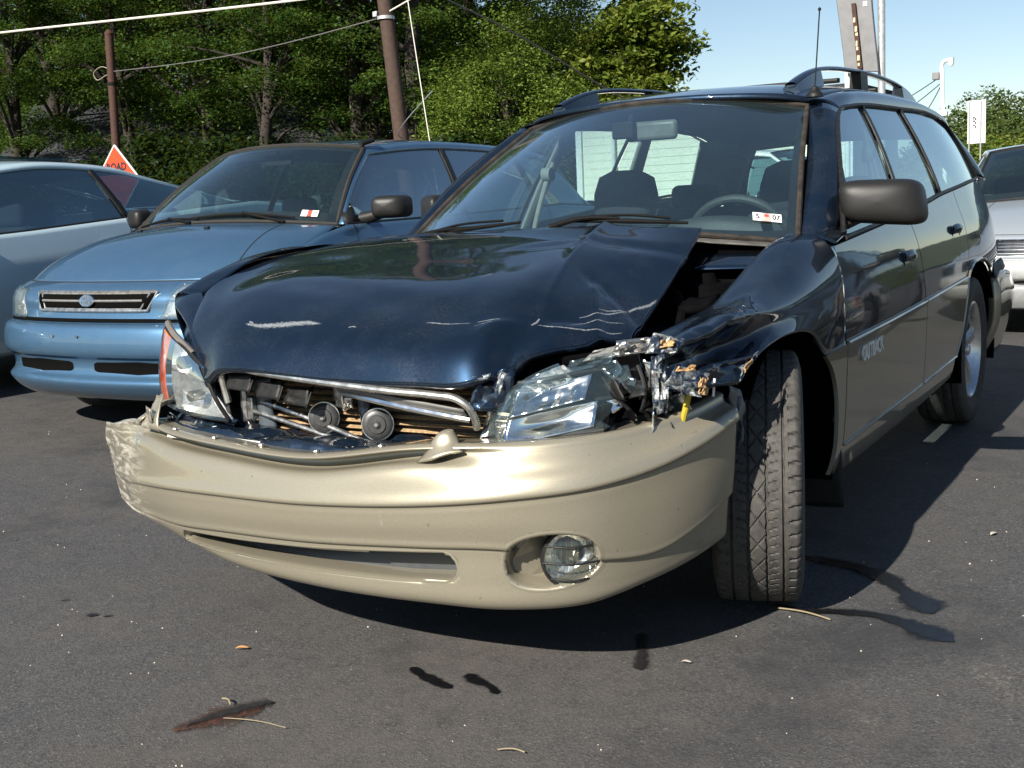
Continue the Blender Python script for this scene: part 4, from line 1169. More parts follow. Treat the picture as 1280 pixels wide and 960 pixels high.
def build_top():
    # roof skin
    st = [1.10, 1.46, 1.93, 2.35, 2.83, 3.2, 3.42]
    ctr = [1.425, 1.485, 1.502, 1.503, 1.485, 1.45, 1.40]
    yc = [.985, 1.40, 1.93, 2.35, 2.85, 3.24, 3.50]
    rows = []
    for i, y in enumerate(st):
        e = np.interp(y, [p[0] for p in ROOFE], [p[1] for p in ROOFE])
        hw = .585 if 0 < i < 6 else (.555 if i == 0 else .55)
        ye = 1.13 if i == 0 else y
        rows.append([(-hw, ye, e), (-hw * .86, ye + (yc[i] - ye) * .45, e + (ctr[i] - e) * .42), (-hw * .5, ye + (yc[i] - ye) * .85, e + (ctr[i] - e) * .84), (0, yc[i], ctr[i]),
                     (hw * .5, ye + (yc[i] - ye) * .85, e + (ctr[i] - e) * .84), (hw * .86, ye + (yc[i] - ye) * .45, e + (ctr[i] - e) * .42), (hw, ye, e)])
    G = surf(rows, 6, 7)
    m = MB(); m.grid(G)
    f0 = G[0]; m.grid(np.stack([f0, f0 + A([0, .004, -.012])], 0))
    roof = m.build('roof', NAVY, wagon, sharp=60, solid=.003)
    m = MB(); H = G[1:].copy(); H[..., 2] -= .03; H[..., 0] *= .98; m.grid(H); m.build('headliner', HEADLINER, wagon, sharp=60)
    # windscreen
    base = [(-.725, .455, .925), (-.42, .315, .965), (0, .262, .982), (.42, .315, .965), (.725, .455, .925)]
    top = [(-.552, 1.125, 1.366), (-.30, 1.03, 1.404), (0, .99, 1.416), (.30, 1.03, 1.404), (.552, 1.125, 1.366)]
    mid = [((a[0] + b[0]) / 2, (a[1] + b[1]) / 2 - .012, (a[2] + b[2]) / 2 + .018) for a, b in zip(base, top)]
    W = surf([base, mid, top], 10, 12)
    m = MB(); m.grid(W); m.build('windscreen', WSGLASS, wagon, sharp=180)
    ring = np.concatenate([W[0], W[1:, -1], W[-1, ::-1][1:], W[::-1, 0][1:-1]])
    m = MB(); m.tube(np.concatenate([ring, ring[:1]]) + A([0, -.002, .002]), .009, n=8)
    m.build('windscreen_seal', plain('dusty_seal', (.030, .025, .021), .75, nscale=25, var=.5, spec=.2), wagon)
    # black ceramic border inside
    nv_, nu_ = W.shape[:2]
    Wi = W + A([0, .006, -.006])
    def lerpG(u, v):
        iu = u * (nu_ - 1); iv = v * (nv_ - 1); i = int(min(iu, nu_ - 2)); j = int(min(iv, nv_ - 2)); a = iu - i; b = iv - j
        return Wi[j, i] * (1 - a) * (1 - b) + Wi[j, i + 1] * a * (1 - b) + Wi[j + 1, i] * (1 - a) * b + Wi[j + 1, i + 1] * a * b
    m = MB()
    def strip(f, g, n=30):
        t = np.linspace(0, 1, n); m.grid(np.stack([[lerpG(*f(x)) for x in t], [lerpG(*g(x)) for x in t]], 0))
    def bw(t): return .045 + .05 * (2 * abs(t - .5)) ** 6
    strip(lambda t: (t, 0), lambda t: (t, bw(t)))
    strip(lambda t: (t, 1), lambda t: (t, 1 - bw(t) * .8))
    strip(lambda t: (0, t), lambda t: (.028, t)); strip(lambda t: (1, t), lambda t: (.972, t))
    m.build('glass_border', BLACKPL, wagon, sharp=180)
    # inspection sticker low on the driver's side
    c = (lerpG(.925, .125)); c2 = lerpG(.96, .125); up = lerpG(.925, .2)
    r_ = Vector(c2 - c); u_ = Vector(up - c)
    F = frame(Vector(c) + Vector((0, -.003, .0)), r_, u_)
    stc = bpy.data.objects.new('inspection_sticker', None); COL.objects.link(stc); stc.parent = wagon
    def stk(nm, x0, x1, y0, y1, mat, dz):
        mm = MB(); mm.box(((x0 + x1) / 2, (y0 + y1) / 2, dz), (x1 - x0, y1 - y0, .0006)); mm.xform(F); return mm.build(nm, mat, stc, sharp=None)
    stk('sticker_label', -.042, -.012, -.019, .019, WHITEST, .012); stk('sticker_label', .012, .044, -.019, .019, WHITEST, .012)
    stk('sticker_seal', -.012, .012, -.019, .019, plain('sticker_tan', (.42, .33, .28), .6, nscale=200, var=.4), .0118); stk('seal_mark', -.007, .006, .002, .013, REDINK, .0126)
    text_part('sticker_text', '5', .033, INK, F @ Matrix.Translation((-.027, 0, .0128)), stc, .0003, xscale=.8, offset=.0008)
    text_part('sticker_text', '07', .031, INK, F @ Matrix.Translation((.028, 0, .0128)), stc, .0003, xscale=.75, offset=.0008)
    # cowl and wipers
    m = MB(); m.grid(surf([[(-.73, .40, .915), (-.4, .24, .950), (0, .18, .968), (.4, .24, .950), (.73, .40, .915)], [(-.73, .46, .922), (-.4, .318, .958), (0, .264, .975), (.4, .318, .958), (.73, .46, .922)]], 8, 5))
    m.build('cowl_panel', plain('dusty_cowl', (.09, .085, .075), .75, nscale=20, var=.4), wagon, solid=.004)
    m = MB(); m.grid(surf([[(-.75, .2, .80), (0, .1, .82), (.75, .2, .80)], [(-.75, .42, .90), (0, .2, .95), (.75, .42, .90)]], 6, 3)); m.build('bulkhead', DARKBAY, wagon, solid=.004)
    for pts, arm in (([(-.52, .355, .972), (-.33, .285, .987), (-.10, .258, 1.004)], [(-.60, .33, .955), (-.45, .31, .985), (-.31, .285, .992)]),
                     ([(.08, .262, 1.003), (.27, .275, .995), (.44, .32, .983)], [(.02, .235, .985), (.12, .25, 1.008), (.24, .268, 1.004)])):
        wp = bpy.data.objects.new('wiper', None); COL.objects.link(wp); wp.parent = wagon
        m = MB(); m.tube(pts, [.006, .008, .004], k=6); m.build('wiper_blade', WIPERBLK, wp); wp.location = (0, -.006, .016)
        m = MB(); m.tube(arm, [.010, .007, .005], k=6); m.build('wiper_arm', WIPERBLK, wp)
        m = MB(); m.tube([A(pts[0]) * .7 + A(pts[1]) * .3 + A([0, 0, .012]), A(pts[1]) + A([0, 0, .018]), A(pts[1]) * .3 + A(pts[2]) * .7 + A([0, 0, .012])], .004, k=5); m.build('wiper_yoke', WIPERBLK, wp)
    # antenna
    m = MB(); m.lathe([(-.004, .03), (.006, .028), (.016, .017), (.028, .012), (.034, .001)], n=20, axis='z', origin=(.585, 1.10, 1.398)); an = m.build('antenna_base', BLACKPL, wagon)
    m = MB(); m.tube([(.585, 1.10, 1.42), (.598, 1.115, 1.681)], .0024, n=6); m.lathe([(-.006, .001), (-.004, .005), (.002, .006), (.007, .001)], n=10, axis='z', origin=(.598, 1.115, 1.683)); m.build('antenna_mast', BLACKPL, an)
    # roof rails
    RB = bvh_of(G)
    def rz_(x, y):
        h = RB.ray_cast(Vector((x, y, 2.5)), Vector((0, 0, -1)))
        return h[0].z if h[0] is not None else 1.45
    for s_ in (1, -1):
        rr = bpy.data.objects.new('roof_rail', None); COL.objects.link(rr); rr.parent = wagon
        X0 = .468
        path = cr([(X0, 1.20, 1.452), (X0, 1.30, 1.482), (X0, 1.42, 1.511), (X0, 1.56, 1.533), (X0, 2.0, 1.560), (X0, 2.45, 1.564), (X0, 2.78, 1.549), (X0, 3.0, 1.520), (X0, 3.2, 1.462)], 5)
        g = []
        for t in np.linspace(0, 2 * np.pi, 12, endpoint=False):
            g.append(path + A([.020 * math.cos(t), 0, .009 * math.sin(t)]))
        gg = A(g).transpose(1, 0, 2); gg[..., 0] *= s_
        m = MB(); m.grid(gg, cu=True); m.build('rail_bar', NAVY, rr, sharp=60)
        def foot(y0, y1, nm='rail_foot', w0=.034, mat=NAVY):
            n_ = 10; ys = np.linspace(y0, y1, n_)
            zt = np.interp(ys, path[:, 1], path[:, 2]) - .002
            zb = A([rz_(X0, y) for y in ys]) - .004
            zt = np.maximum(zt, zb + .001)
            q = [np.stack([np.full(n_, X0 + w0), ys, zb - .006], 1), np.stack([np.full(n_, X0 + .021), ys, zt], 1), np.stack([np.full(n_, X0 - .021), ys, zt], 1), np.stack([np.full(n_, X0 - w0), ys, zb + .004], 1)]
            q = A(q); q[..., 0] *= s_
            mm = MB(); mm.grid(q)
            for k in (0, -1): mm.add(q[:, k], [(0, 1, 2, 3)])
            return mm.build(nm, mat, rr, sharp=50)
        foot(1.205, 1.50); foot(2.06, 2.17, w0=.026, mat=BLACKPL); foot(2.80, 3.22)
    for y in (1.85, 2.45):
        m = MB(); m.tube([(-.46, y, 1.512), (0, y, 1.516), (.46, y, 1.512)], .010, k=6); m.build('cross_bar', BLACKPL, wagon)
    # tailgate
    m = MB()
    for s_ in (1, -1):
        m.grid(surf([[(s_ * .55, 3.46, 1.315), (s_ * .64, 3.56, 1.20), (s_ * .70, 3.60, 1.08)], [(s_ * .46, 3.48, 1.325), (s_ * .54, 3.58, 1.20), (s_ * .57, 3.62, 1.08)]], 6, 4))
    m.grid(surf([[(-.70, 3.60, 1.08), (0, 3.66, 1.06), (.70, 3.60, 1.08)], [(-.74, 3.63, .85), (0, 3.70, .85), (.74, 3.63, .85)], [(-.72, 3.60, .60), (0, 3.68, .60), (.72, 3.60, .60)]], 6, 6))
    m.grid(surf([[(-.55, 3.44, 1.32), (0, 3.50, 1.40), (.55, 3.44, 1.32)], [(-.46, 3.48, 1.325), (0, 3.53, 1.345), (.46, 3.48, 1.325)]], 6, 3))
    m.build('tailgate', NAVY, wagon, sharp=50, solid=.006)
    m = MB(); m.grid(surf([[(-.57, 3.615, 1.075), (0, 3.65, 1.06), (.57, 3.615, 1.075)], [(-.46, 3.475, 1.33), (0, 3.525, 1.35), (.46, 3.475, 1.33)]], 6, 5)); m.build('tailgate_window', SIDEGLASS, wagon)
    # rear bumper, knocked out of line at the near corner
    m = MB(); G = surf([[(.885, 3.05, .625), (.888, 3.22, .655), (.885, 3.42, .632), (.83, 3.62, .62), (.5, 3.72, .60), (-.5, 3.72, .60), (-.80, 3.60, .60)],
                        [(.896, 3.04, .52), (.900, 3.22, .54), (.900, 3.42, .535), (.85, 3.66, .52), (.5, 3.78, .50), (-.5, 3.78, .5), (-.84, 3.62, .5)],
                        [(.886, 3.05, .40), (.888, 3.22, .41), (.885, 3.42, .41), (.83, 3.64, .41), (.5, 3.76, .40), (-.5, 3.76, .4), (-.82, 3.62, .4)],
                        [(.82, 3.06, .27), (.84, 3.22, .25), (.84, 3.4, .25), (.79, 3.6, .26), (.45, 3.70, .26), (-.5, 3.70, .26), (-.78, 3.58, .26)]], 6, 6)
    m.grid(G); e = G[:, 0]; m.grid(np.stack([e, e - A([.05, 0, 0])], 1)); e = G[0]; m.grid(np.stack([e, e + (A([0, 3.2, .6]) - e) * A([.08, .08, .0])], 0))
    m.build('rear_bumper', BEIGE, wagon, sharp=50, solid=.004)
    m = MB(); crumple(m, (.875, 3.05, .62), (.872, 3.36, .67), (.85, 3.36, .71), (.85, 3.05, .69), 10, 5, .006, 77); m.build('bumper_top_strip', BLACKPL, wagon, sharp=40, solid=.004)
build_top()

def build_mirror(sgn):
    mr = bpy.data.objects.new('door_mirror', None); COL.objects.link(mr); mr.parent = wagon
    if sgn > 0:
        # rounded trapezoid shell facing forward
        n = 28
        t = np.linspace(0, 2 * np.pi, n, endpoint=False)
        c = np.cos(t); s_ = np.sin(t)
        g = []
        for d, k in ((.055, .97), (.03, 1.0), (.0, 1.0), (-.018, .975), (-.032, .92), (-.043, .83), (-.051, .69), (-.0565, .50), (-.0595, .28), (-.0605, .01)):
            hw = .118; hh = .068; e_ = .42 + (1 - k) * .58
            ex = np.sign(c) * np.abs(c) ** e_; ez = np.sign(s_) * np.abs(s_) ** e_
            z = 1.034 + hh * ez * k * (1 + .06 * ex) - .006 * ex * k
            x = .908 + hw * ex * k - .010 * ez * k
            y = .70 + d + .03 * ex * k
            g.append(np.stack([x, y + 0 * x, z], 1))
        m = MB(); m.grid(A(g), cu=True); m.build('mirror_shell', MIRRORBLK, mr, sharp=60)
        m = MB(); m.add(A(g)[0] * 1.0 + A([0, .0, 0]), [list(range(n))]); m.build('mirror_glass', CHROME, mr)
        m = MB(); m.grid(surf([[(.775, .60, .955), (.79, .66, .945), (.785, .75, .955)], [(.82, .66, .972), (.83, .69, .965), (.82, .73, .972)], [(.86, .69, .985), (.86, .71, .98), (.86, .73, .985)]], 5, 6), cu=False)
        m.grid(surf([[(.775, .60, .955), (.775, .66, 1.0), (.785, .75, .955)], [(.82, .66, .972), (.825, .69, .995), (.82, .73, .972)], [(.86, .69, .985), (.86, .71, 1.0), (.86, .73, .985)]], 5, 6))
        m.build('mirror_arm', MIRRORBLK, mr, sharp=60)
        m = MB(); m.grid(A([[[.798, .60, .948], [.806, .70, .95], [.806, .80, .95]], [[.785, .68, 1.01], [.788, .74, 1.01], [.788, .80, 1.01]], [[.745, .84, 1.155], [.745, .843, 1.155], [.745, .846, 1.155]]]))
        m.build('mirror_sail', BLACKPL, mr, solid=.006)
    else:
        # folded back against the window
        n = 24; t = np.linspace(0, 2 * np.pi, n, endpoint=False); c = np.cos(t); s_ = np.sin(t)
        ex = np.sign(c) * np.abs(c) ** .45; ez = np.sign(s_) * np.abs(s_) ** .45
        g = []
        for d, k in ((.05, .98), (.02, 1.0), (-.01, .98), (-.03, .90), (-.042, .75), (-.049, .5), (-.052, .25), (-.0525, .01)):
            x = -.865 + .075 * ex * k; z = 1.075 + .056 * ez * k
            g.append(np.stack([x, .86 + d - .06 * ex * k, z], 1))
        m = MB(); m.grid(A(g), cu=True); m.build('mirror_shell', MIRRORBLK, mr, sharp=60)
        m = MB(); m.grid(surf([[(-.79, .66, .95), (-.80, .74, .95), (-.80, .80, .95)], [(-.83, .78, 1.0), (-.84, .80, 1.0), (-.84, .83, 1.0)], [(-.86, .84, 1.04), (-.86, .85, 1.04), (-.86, .87, 1.04)]], 5, 6)); m.build('mirror_arm', MIRRORBLK, mr, solid=.02)
build_mirror(1); build_mirror(-1)

def build_interior():
    # dash
    m = MB(); m.grid(surf([[(-.71, .47, .915), (0, .30, .955), (.71, .47, .915)], [(-.72, .62, .935), (0, .56, .955), (.36, .58, .975), (.72, .62, .935)][0:1] + [(0, .56, .955)] + [(.72, .62, .935)], [(-.72, .78, .93), (0, .76, .935), (.72, .78, .93)], [(-.72, .86, .86), (0, .84, .86), (.72, .86, .86)], [(-.72, .84, .60), (0, .8, .60), (.72, .84, .60)]], 8, 5))
    m.build('dashboard', DASH, wagon, sharp=60)
    m = MB(); m.grid(surf([[(.18, .70, .94), (.36, .68, .945), (.54, .70, .94)], [(.20, .72, .985), (.36, .70, 1.0), (.52, .72, .985)], [(.20, .82, .985), (.36, .80, 1.0), (.52, .82, .985)], [(.2, .86, .92), (.36, .86, .92), (.52, .86, .92)]], 6, 5)); m.build('instrument_hood', DASH, wagon, sharp=60)
    sw = bpy.data.objects.new('steering_wheel', None); COL.objects.link(sw); sw.parent = wagon
    sw.matrix_local = frame((.36, .98, .885), (1, 0, 0), (0, -.38, 1))
    a = np.linspace(0, 2 * np.pi, 41)
    m = MB(); m.tube(np.stack([.19 * np.cos(a), .19 * np.sin(a), 0 * a], 1), .016, n=10, caps=False); m.build('wheel_ring', DASH, sw)
    m = MB(); m.tube([(-.18, 0, 0), (0, -.02, -.02), (.18, 0, 0)], .018, k=4); m.tube([(0, 0, -.02), (0, -.18, 0)], .018); m.lathe([(.02, .001), (.015, .07), (-.04, .08)], n=20, axis='z'); m.build('wheel_hub', DASH, sw)
    def seat(x, rear=False):
        s = bpy.data.objects.new('seat', None); COL.objects.link(s); s.parent = wagon
        def pad(rows, nm):
            mm = MB(); mm.grid(A(rows).transpose(0, 1, 2), cu=True)
            mm.f.append(list(range(len(rows[0])))); mm.m.append(0); o_ = mm.nv - len(rows[0]); mm.f.append([o_ + i for i in range(len(rows[0]))]); mm.m.append(0)
            o = mm.build(nm, SEAT, s, sharp=60); return o
        def ring(cy, cz, hw, th, lean=.2):
            t = np.linspace(0, 2 * np.pi, 20, endpoint=False)
            ex = np.sign(np.cos(t)) * np.abs(np.cos(t)) ** .5; ey = np.sign(np.sin(t)) * np.abs(np.sin(t)) ** .6
            return np.stack([x + hw * ex, cy + th * ey, cz - lean * th * ey], 1)
        pad([ring(1.36, .50, .23, .10), ring(1.40, .62, .25, .10), ring(1.47, .80, .245, .085), ring(1.52, .95, .22, .07), ring(1.54, 1.0, .17, .045)], 'seat_back')
        pad([ring(1.545, 1.0, .10, .035), ring(1.55, 1.02, .135, .052), ring(1.565, 1.10, .14, .056), ring(1.575, 1.17, .12, .05), ring(1.578, 1.195, .07, .03)], 'head_rest')
        mm = MB(); mm.box((x, 1.12, .46), (.48, .5, .14)); mm.build('seat_cushion', SEAT, s, bevel=.04)
    seat(-.36); seat(.37)
    m = MB(); m.box((0, 2.42, .78), (1.34, .16, .50)); m.build('rear_seat', SEAT, wagon, bevel=.05, bseg=3)
    for x in (-.42, .42):
        m = MB(); m.box((x, 2.47, 1.08), (.24, .08, .12)); m.build('head_rest', SEAT, wagon, bevel=.035, bseg=3)
    # interior mirror
    im = bpy.data.objects.new('interior_mirror', None); COL.objects.link(im); im.parent = wagon
    m = MB(); m.box((.020, 1.00, 1.318), (.20, .03, .070)); m.build('mirror_body', GREYPL, im, bevel=.025, bseg=3)
    m = MB(); m.tube([(-.05, 1.02, 1.40), (-.055, .985, 1.345), (-.045, .975, 1.325)], .016, k=5); m.box((-.075, .97, 1.325), (.085, .03, .06)); m.build('mirror_mount', BLACKPL, im, bevel=.015)
    # pillar trims
    for s_ in (1, -1):
        m = MB(); g = surf([[(s_ * .775, 1.36, .95), (s_ * .76, 1.40, .95), (s_ * .775, 1.46, .95)], [(s_ * .70, 1.44, 1.18), (s_ * .685, 1.48, 1.18), (s_ * .70, 1.53, 1.18)], [(s_ * .61, 1.50, 1.385), (s_ * .595, 1.54, 1.385), (s_ * .61, 1.60, 1.385)]], 4, 6); m.grid(g); m.build('b_pillar_trim', TRIMGREY, wagon, solid=.01)
        m = MB(); m.tube([(s_ * .755, 1.40, .80), (s_ * .72, 1.42, 1.0), (s_ * .66, 1.48, 1.25)], .012, k=5); m.lathe([(-.02, .001), (-.02, .03), (.02, .03), (.02, .001)], n=12, axis='x', origin=(s_ * .675, 1.46, 1.20)); m.build('belt_anchor', TRIMGREY, wagon)
        m = MB(); g = surf([[(s_ * .77, 2.32, 1.04), (s_ * .75, 2.40, 1.04), (s_ * .77, 2.48, 1.04)], [(s_ * .61, 2.28, 1.39), (s_ * .59, 2.34, 1.39), (s_ * .61, 2.40, 1.39)]], 4, 6); m.grid(g); m.build('c_pillar_trim', TRIMGREY, wagon, solid=.01)
        m = MB(); g = surf([[(s_ * .75, 3.18, 1.08), (s_ * .70, 3.40, 1.08), (s_ * .60, 3.55, 1.08)], [(s_ * .60, 3.0, 1.37), (s_ * .56, 3.2, 1.36), (s_ * .46, 3.42, 1.32)]], 5, 6); m.grid(g); m.build('d_pillar_trim', TRIMGREY, wagon, solid=.01)
        m = MB(); ys = np.linspace(.6, 3.4, 12); g = np.stack([np.stack([s_ * (xs(ys, BELT(ys)) - .05), ys, BELT(ys) - .02], 1), np.stack([s_ * (xs(ys, .7 + 0 * ys) - .09), ys, .7 + 0 * ys], 1), np.stack([s_ * .74 + 0 * ys, ys, .3 + 0 * ys], 1)], 0); m.grid(g); m.build('door_trim', DASH, wagon, solid=.004)
    # floor and underbody
    m = MB(); m.box((0, 1.9, .27), (1.38, 3.0, .06)); m.build('floor_pan', DARKBAY, wagon)
    m = MB(); m.box((0, -.15, .30), (.86, .9, .14)); m.build('underbody', DARKBAY, wagon, bevel=.03)
    # engine bay contents
    eb = plain('dusty_engine_alloy', (.010, .010, .010), .7, metal=.2, nscale=20, var=.5, spec=.1)
    m = MB(); m.box((0, -.2, .62), (.62, .55, .32)); m.build('engine', eb, wagon, bevel=.04, bseg=3)
    m = MB(); m.box((.56, -.12, .66), (.20, .26, .16)); m.build('battery', DARKBAY, wagon, bevel=.012)
    m = MB(); m.lathe([(-.10, .10), (.0, .09), (.03, .07), (.035, .03), (.06, .02), (.06, .001)], n=24, axis='z', origin=(.56, .16, .80)); m.build('strut_tower', DARKBAY, wagon)
    m = MB(); m.grid(surf([[(.70, -.55, .70), (.70, 0, .76), (.715, .40, .88)], [(.66, -.55, .66), (.655, 0, .70), (.66, .40, .80)], [(.65, -.55, .45), (.64, 0, .45), (.64, .4, .5)]], 6, 4)); m.build('inner_wing', DARKBAY, wagon, solid=.004)
    m = MB(); m.grid(surf([[(.50, .28, .905), (.60, .30, .905), (.69, .33, .90)], [(.52, .16, .87), (.60, .18, .87), (.67, .2, .87)]], 4, 4)); m.build('cowl_corner', NAVY, wagon, solid=.004)
    m = MB(); m.grid(surf([[(.58, -.02, .80), (.62, -.03, .80), (.665, -.02, .81)], [(.58, -.10, .78), (.62, -.11, .78), (.66, -.10, .785)]], 4, 3)); m.build('fuse_box', DARKBAY, wagon, solid=.02)
    m = MB(); m.tube([(.45, .1, .82), (.55, -.02, .80), (.62, -.2, .72)], .014, k=6); m.build('hose', DARKBAY, wagon)
    for s_ in (1, -1):
        m = MB(); m.tube([(s_ * .25, 0, .30), (s_ * .62, 0, .32)], .03); m.build('axle', DARKBAY, wagon)
        m = MB(); m.tube([(s_ * .25, 2.65, .30), (s_ * .70, 2.65, .32)], .03); m.build('axle', DARKBAY, wagon)
build_interior()

build_wheel(wagon, (.755, 0.0, .333), rz=rad(19), sgn=1, detail=True, na=520)
build_wheel(wagon, (-.755, 0.0, .333), rz=rad(19), sgn=-1)
build_wheel(wagon, (.745, 2.65, .333), sgn=1)
build_wheel(wagon, (-.745, 2.65, .333), sgn=-1)
# ------------------------------------------------------------------ other cars
def simple_car(root, P):
    """car in its own frame: nose at y=0 looking towards -y, ground at z=0"""
    hw = P['hw']; L = P['L']; pt = P['paint']
    def pw(y): return np.interp(y, P['plan'][0], P['plan'][1])
    def shz(y): return np.interp(y, P['shoulder'][0], P['shoulder'][1])
    fr = A(P.get('fr', [.955, .985, 1.0, 1.0, .992, .975, .95])); fz = A([0, .12, .35, .55, .75, .9, 1.0])
    zb = P.get('zb', .22)
    ys0 = .70 * P.get('nosek', 1.0)
    # nose: rows of z with set-back, swept round the plan curve
    nn = P['nose']           # list of (z, setback)
    px = A([-1, -.985, -.93, -.80, -.6, -.3, 0, .3, .6, .8, .93, .985, 1]) * hw
    py = A([.70, .48, .30, .165, .075, .018, 0, .018, .075, .165, .30, .48, .70]) * P.get('nosek', 1.0)
    rows = []
    for z, s_ in nn:
        k = np.interp(z, [zb, shz(.7)], [0, 1]); wf = np.interp(k, fz, fr)
        rows.append([(x * wf, y + s_ * (1 - (y / .7) ** 2 * .8), z + (P.get('droop', 0) * (y / .7) if z > .6 else 0)) for x, y in zip(px, py)])
    NG = surf(rows, 7, 6)
    kb = P['nose_split'] * 6
    m = MB(); m.grid(NG[:kb + 1]); bump = m.build('front_bumper', P.get('bumper_paint', pt), root, sharp=40, solid=.004)
    m = MB(); m.grid(NG[kb:]); fas = m.build('front_fascia', pt, root, sharp=50, solid=.004)
    def npt(u, v, off=0):
        """u -1..1 across, v row index"""
        i = (u + 1) / 2 * (NG.shape[1] - 1); j = v * 6
        i0 = int(min(max(i, 0), NG.shape[1] - 2)); j0 = int(min(max(j, 0), NG.shape[0] - 2)); a = i - i0; b = j - j0
        p = NG[j0, i0] * (1 - a) * (1 - b) + NG[j0, i0 + 1] * a * (1 - b) + NG[j0 + 1, i0] * (1 - a) * b + NG[j0 + 1, i0 + 1] * a * b
        n = np.cross(NG[j0, i0 + 1] - NG[j0, i0], NG[j0 + 1, i0] - NG[j0, i0]); n /= np.linalg.norm(n)
        if n[1] > 0 and abs(u) < .9: n = -n
        return p + n * off
    def patch(name, u0, u1, v0, v1, off, mat, parent, n=12, m_=6, skew=0, solid=.003, taper=0):
        G = A([[npt(u0 + (u1 - u0) * a + skew * b * 1.0 - taper * b * (a - .5), v0 + (v1 - v0) * b, off) for a in np.linspace(0, 1, n)] for b in np.linspace(0, 1, m_)])
        mm = MB(); mm.grid(G); return mm.build(name, mat, parent, sharp=60, solid=solid)
    # bonnet and wing tops
    cow = P['cowl']; cz = P['cowl_c']
    top = NG[-1]
    n_ = 13
    t0 = cr(top, n=n_)
    xc, yc, zc = cow
    t1 = A([(x * xc, cz[0] + (yc - cz[0]) * abs(x) ** 2, cz[1] + (zc - cz[1]) * abs(x) ** 2) for x in np.linspace(-1, 1, n_)])
    midc = t0 * .5 + t1 * .5
    midc[:, 2] += P.get('hoodbulge', .04) * (1 - np.linspace(-1, 1, n_) ** 4 * .6)
    q1 = t0 * .85 + t1 * .15; q1[:, 2] += P.get('hoodbulge', .04) * .62
    HG = surf([t0, q1, midc, t1], 3, 8)
    m = MB(); m.grid(HG); hd = m.build('bonnet', P.get('hood_paint', pt), root, sharp=60, solid=.003)
    a_, b_ = int(.22 * NG.shape[1]), int(.78 * NG.shape[1]); m = MB(); m.tube(NG[-1][a_:b_] + A([0, -.001, .001]), .0035, n=5); m.build('shut_line', INK, hd)
    for sx in (-1, 1):
        i = int((.5 + sx * .36) * (HG.shape[1] - 1)); ln = HG[2:, i] + A([0, 0, .0005]); ln2 = ln + A([sx * .006, 0, 0])
        m = MB(); m.tube(ln, .0035, n=5); m.build('shut_line', INK, hd)
    # body sides
    yS = np.linspace(ys0 * .995, L - .02, 90); vS = np.linspace(0, 1, 26)
    for sx in (-1, 1):
        G = np.zeros((26, 90, 3))
        for j, v in enumerate(vS):
            z = zb + (shz(yS) - zb) * v
            G[j, :, 0] = sx * pw(yS) * np.interp(v, fz, fr); G[j, :, 1] = yS; G[j, :, 2] = z
        keep = np.ones((26, 90), bool)
        for yc_, r_ in P['arches']:
            d = np.hypot(G[..., 1] - yc_, G[..., 2] - .32)
            c = (d[:-1, :-1] + d[1:, 1:] + d[1:, :-1] + d[:-1, 1:]) / 4
            keep[:-1, :-1] &= c > r_
            near = (np.abs(d - r_) < .035) & (G[..., 2] < .32 + r_)
            k = (r_ / np.maximum(d, 1e-4))[..., None]
            Q = G.copy(); Q[..., 1:] = A([yc_, .32]) + (G[..., 1:] - A([yc_, .32])) * k
            G = np.where(near[..., None], Q, G)
            a = np.linspace(-.3, math.pi + .3, 22)
            mm = MB(); mm.grid(A([[(sx * xx, yc_ + (r_ + .01) * math.cos(t), .32 + (r_ + .01) * math.sin(t)) for t in a] for xx in (hw - .02, hw - .25)]))
            mm.build('wheel_housing', DARKBAY, root)
        m = MB(); m.grid(G, keep=keep); sd = m.build('body_side', pt, root, sharp=60, solid=.004)
        for yd in P['doors']:
            g = [(sx * (pw(y_) * np.interp(v, fz, fr) + .0008), y_, zb + (shz(y_) - zb) * v) for v, y_ in [(v, yd[0] + (yd[1] - yd[0]) * v) for v in np.linspace(.08, 1, 14)]]
            m = MB(); m.tube(g, .004, n=5); m.build('door_gap', INK, sd)
        for yh, zh in P['handles']:
            v = (zh - zb) / (shz(yh) - zb); x = sx * pw(yh) * np.interp(v, fz, fr)
            m = MB(); m.tube([(x, yh - .09, zh), (x + sx * .022, yh - .05, zh + .004), (x + sx * .022, yh + .05, zh + .004), (x, yh + .09, zh)], .013, k=4); m.build('door_handle', P.get('handle_mat', pt), sd)
    # glasshouse
    wt = P['ws_top']; wtc = P['ws_top_c']; rr = P['roof_rear']; rrc = P['roof_rear_c']; rb = P['rear_base']; rbc = P['rear_base_c']
    nW = 9; q = np.linspace(-1, 1, nW)
    base = A([(x * xc * .985, cz[0] + .02 + (yc - cz[0]) * abs(x) ** 2, cz[1] + .004 + (zc - cz[1]) * abs(x) ** 2) for x in q])
    topw = A([(x * wt[0], wtc[0] + (wt[1] - wtc[0]) * abs(x) ** 2, wtc[1] + (wt[2] - wtc[1]) * abs(x) ** 2.2) for x in q])
    mw = (base + topw) / 2 + A([0, -.015, .02])
    W = surf([base, mw, topw], 3, 8)
    m = MB(); m.grid(W); m.build('windscreen', WSCLEAR, root, sharp=180)
    ring = np.concatenate([W[0], W[1:, -1], W[-1, ::-1][1:], W[::-1, 0][1:-1]])
    m = MB(); m.tube(np.concatenate([ring, ring[:1]]), .012, n=6); m.build('windscreen_seal', P.get('seal', BLACKPL), root)
    Wi = W + A([0, .006, -.006]); m = MB(); m.grid(Wi[:3]); m.grid(Wi[-2:]); m.grid(Wi[:, :2]); m.grid(Wi[:, -2:]); m.build('glass_border', BLACKPL, root, sharp=180)
    # roof
    R0 = topw; R3 = A([(x * rr[0], rrc[0] + (rr[1] - rrc[0]) * abs(x) ** 2, rrc[1] + (rr[2] - rrc[1]) * abs(x) ** 2.2) for x in q])
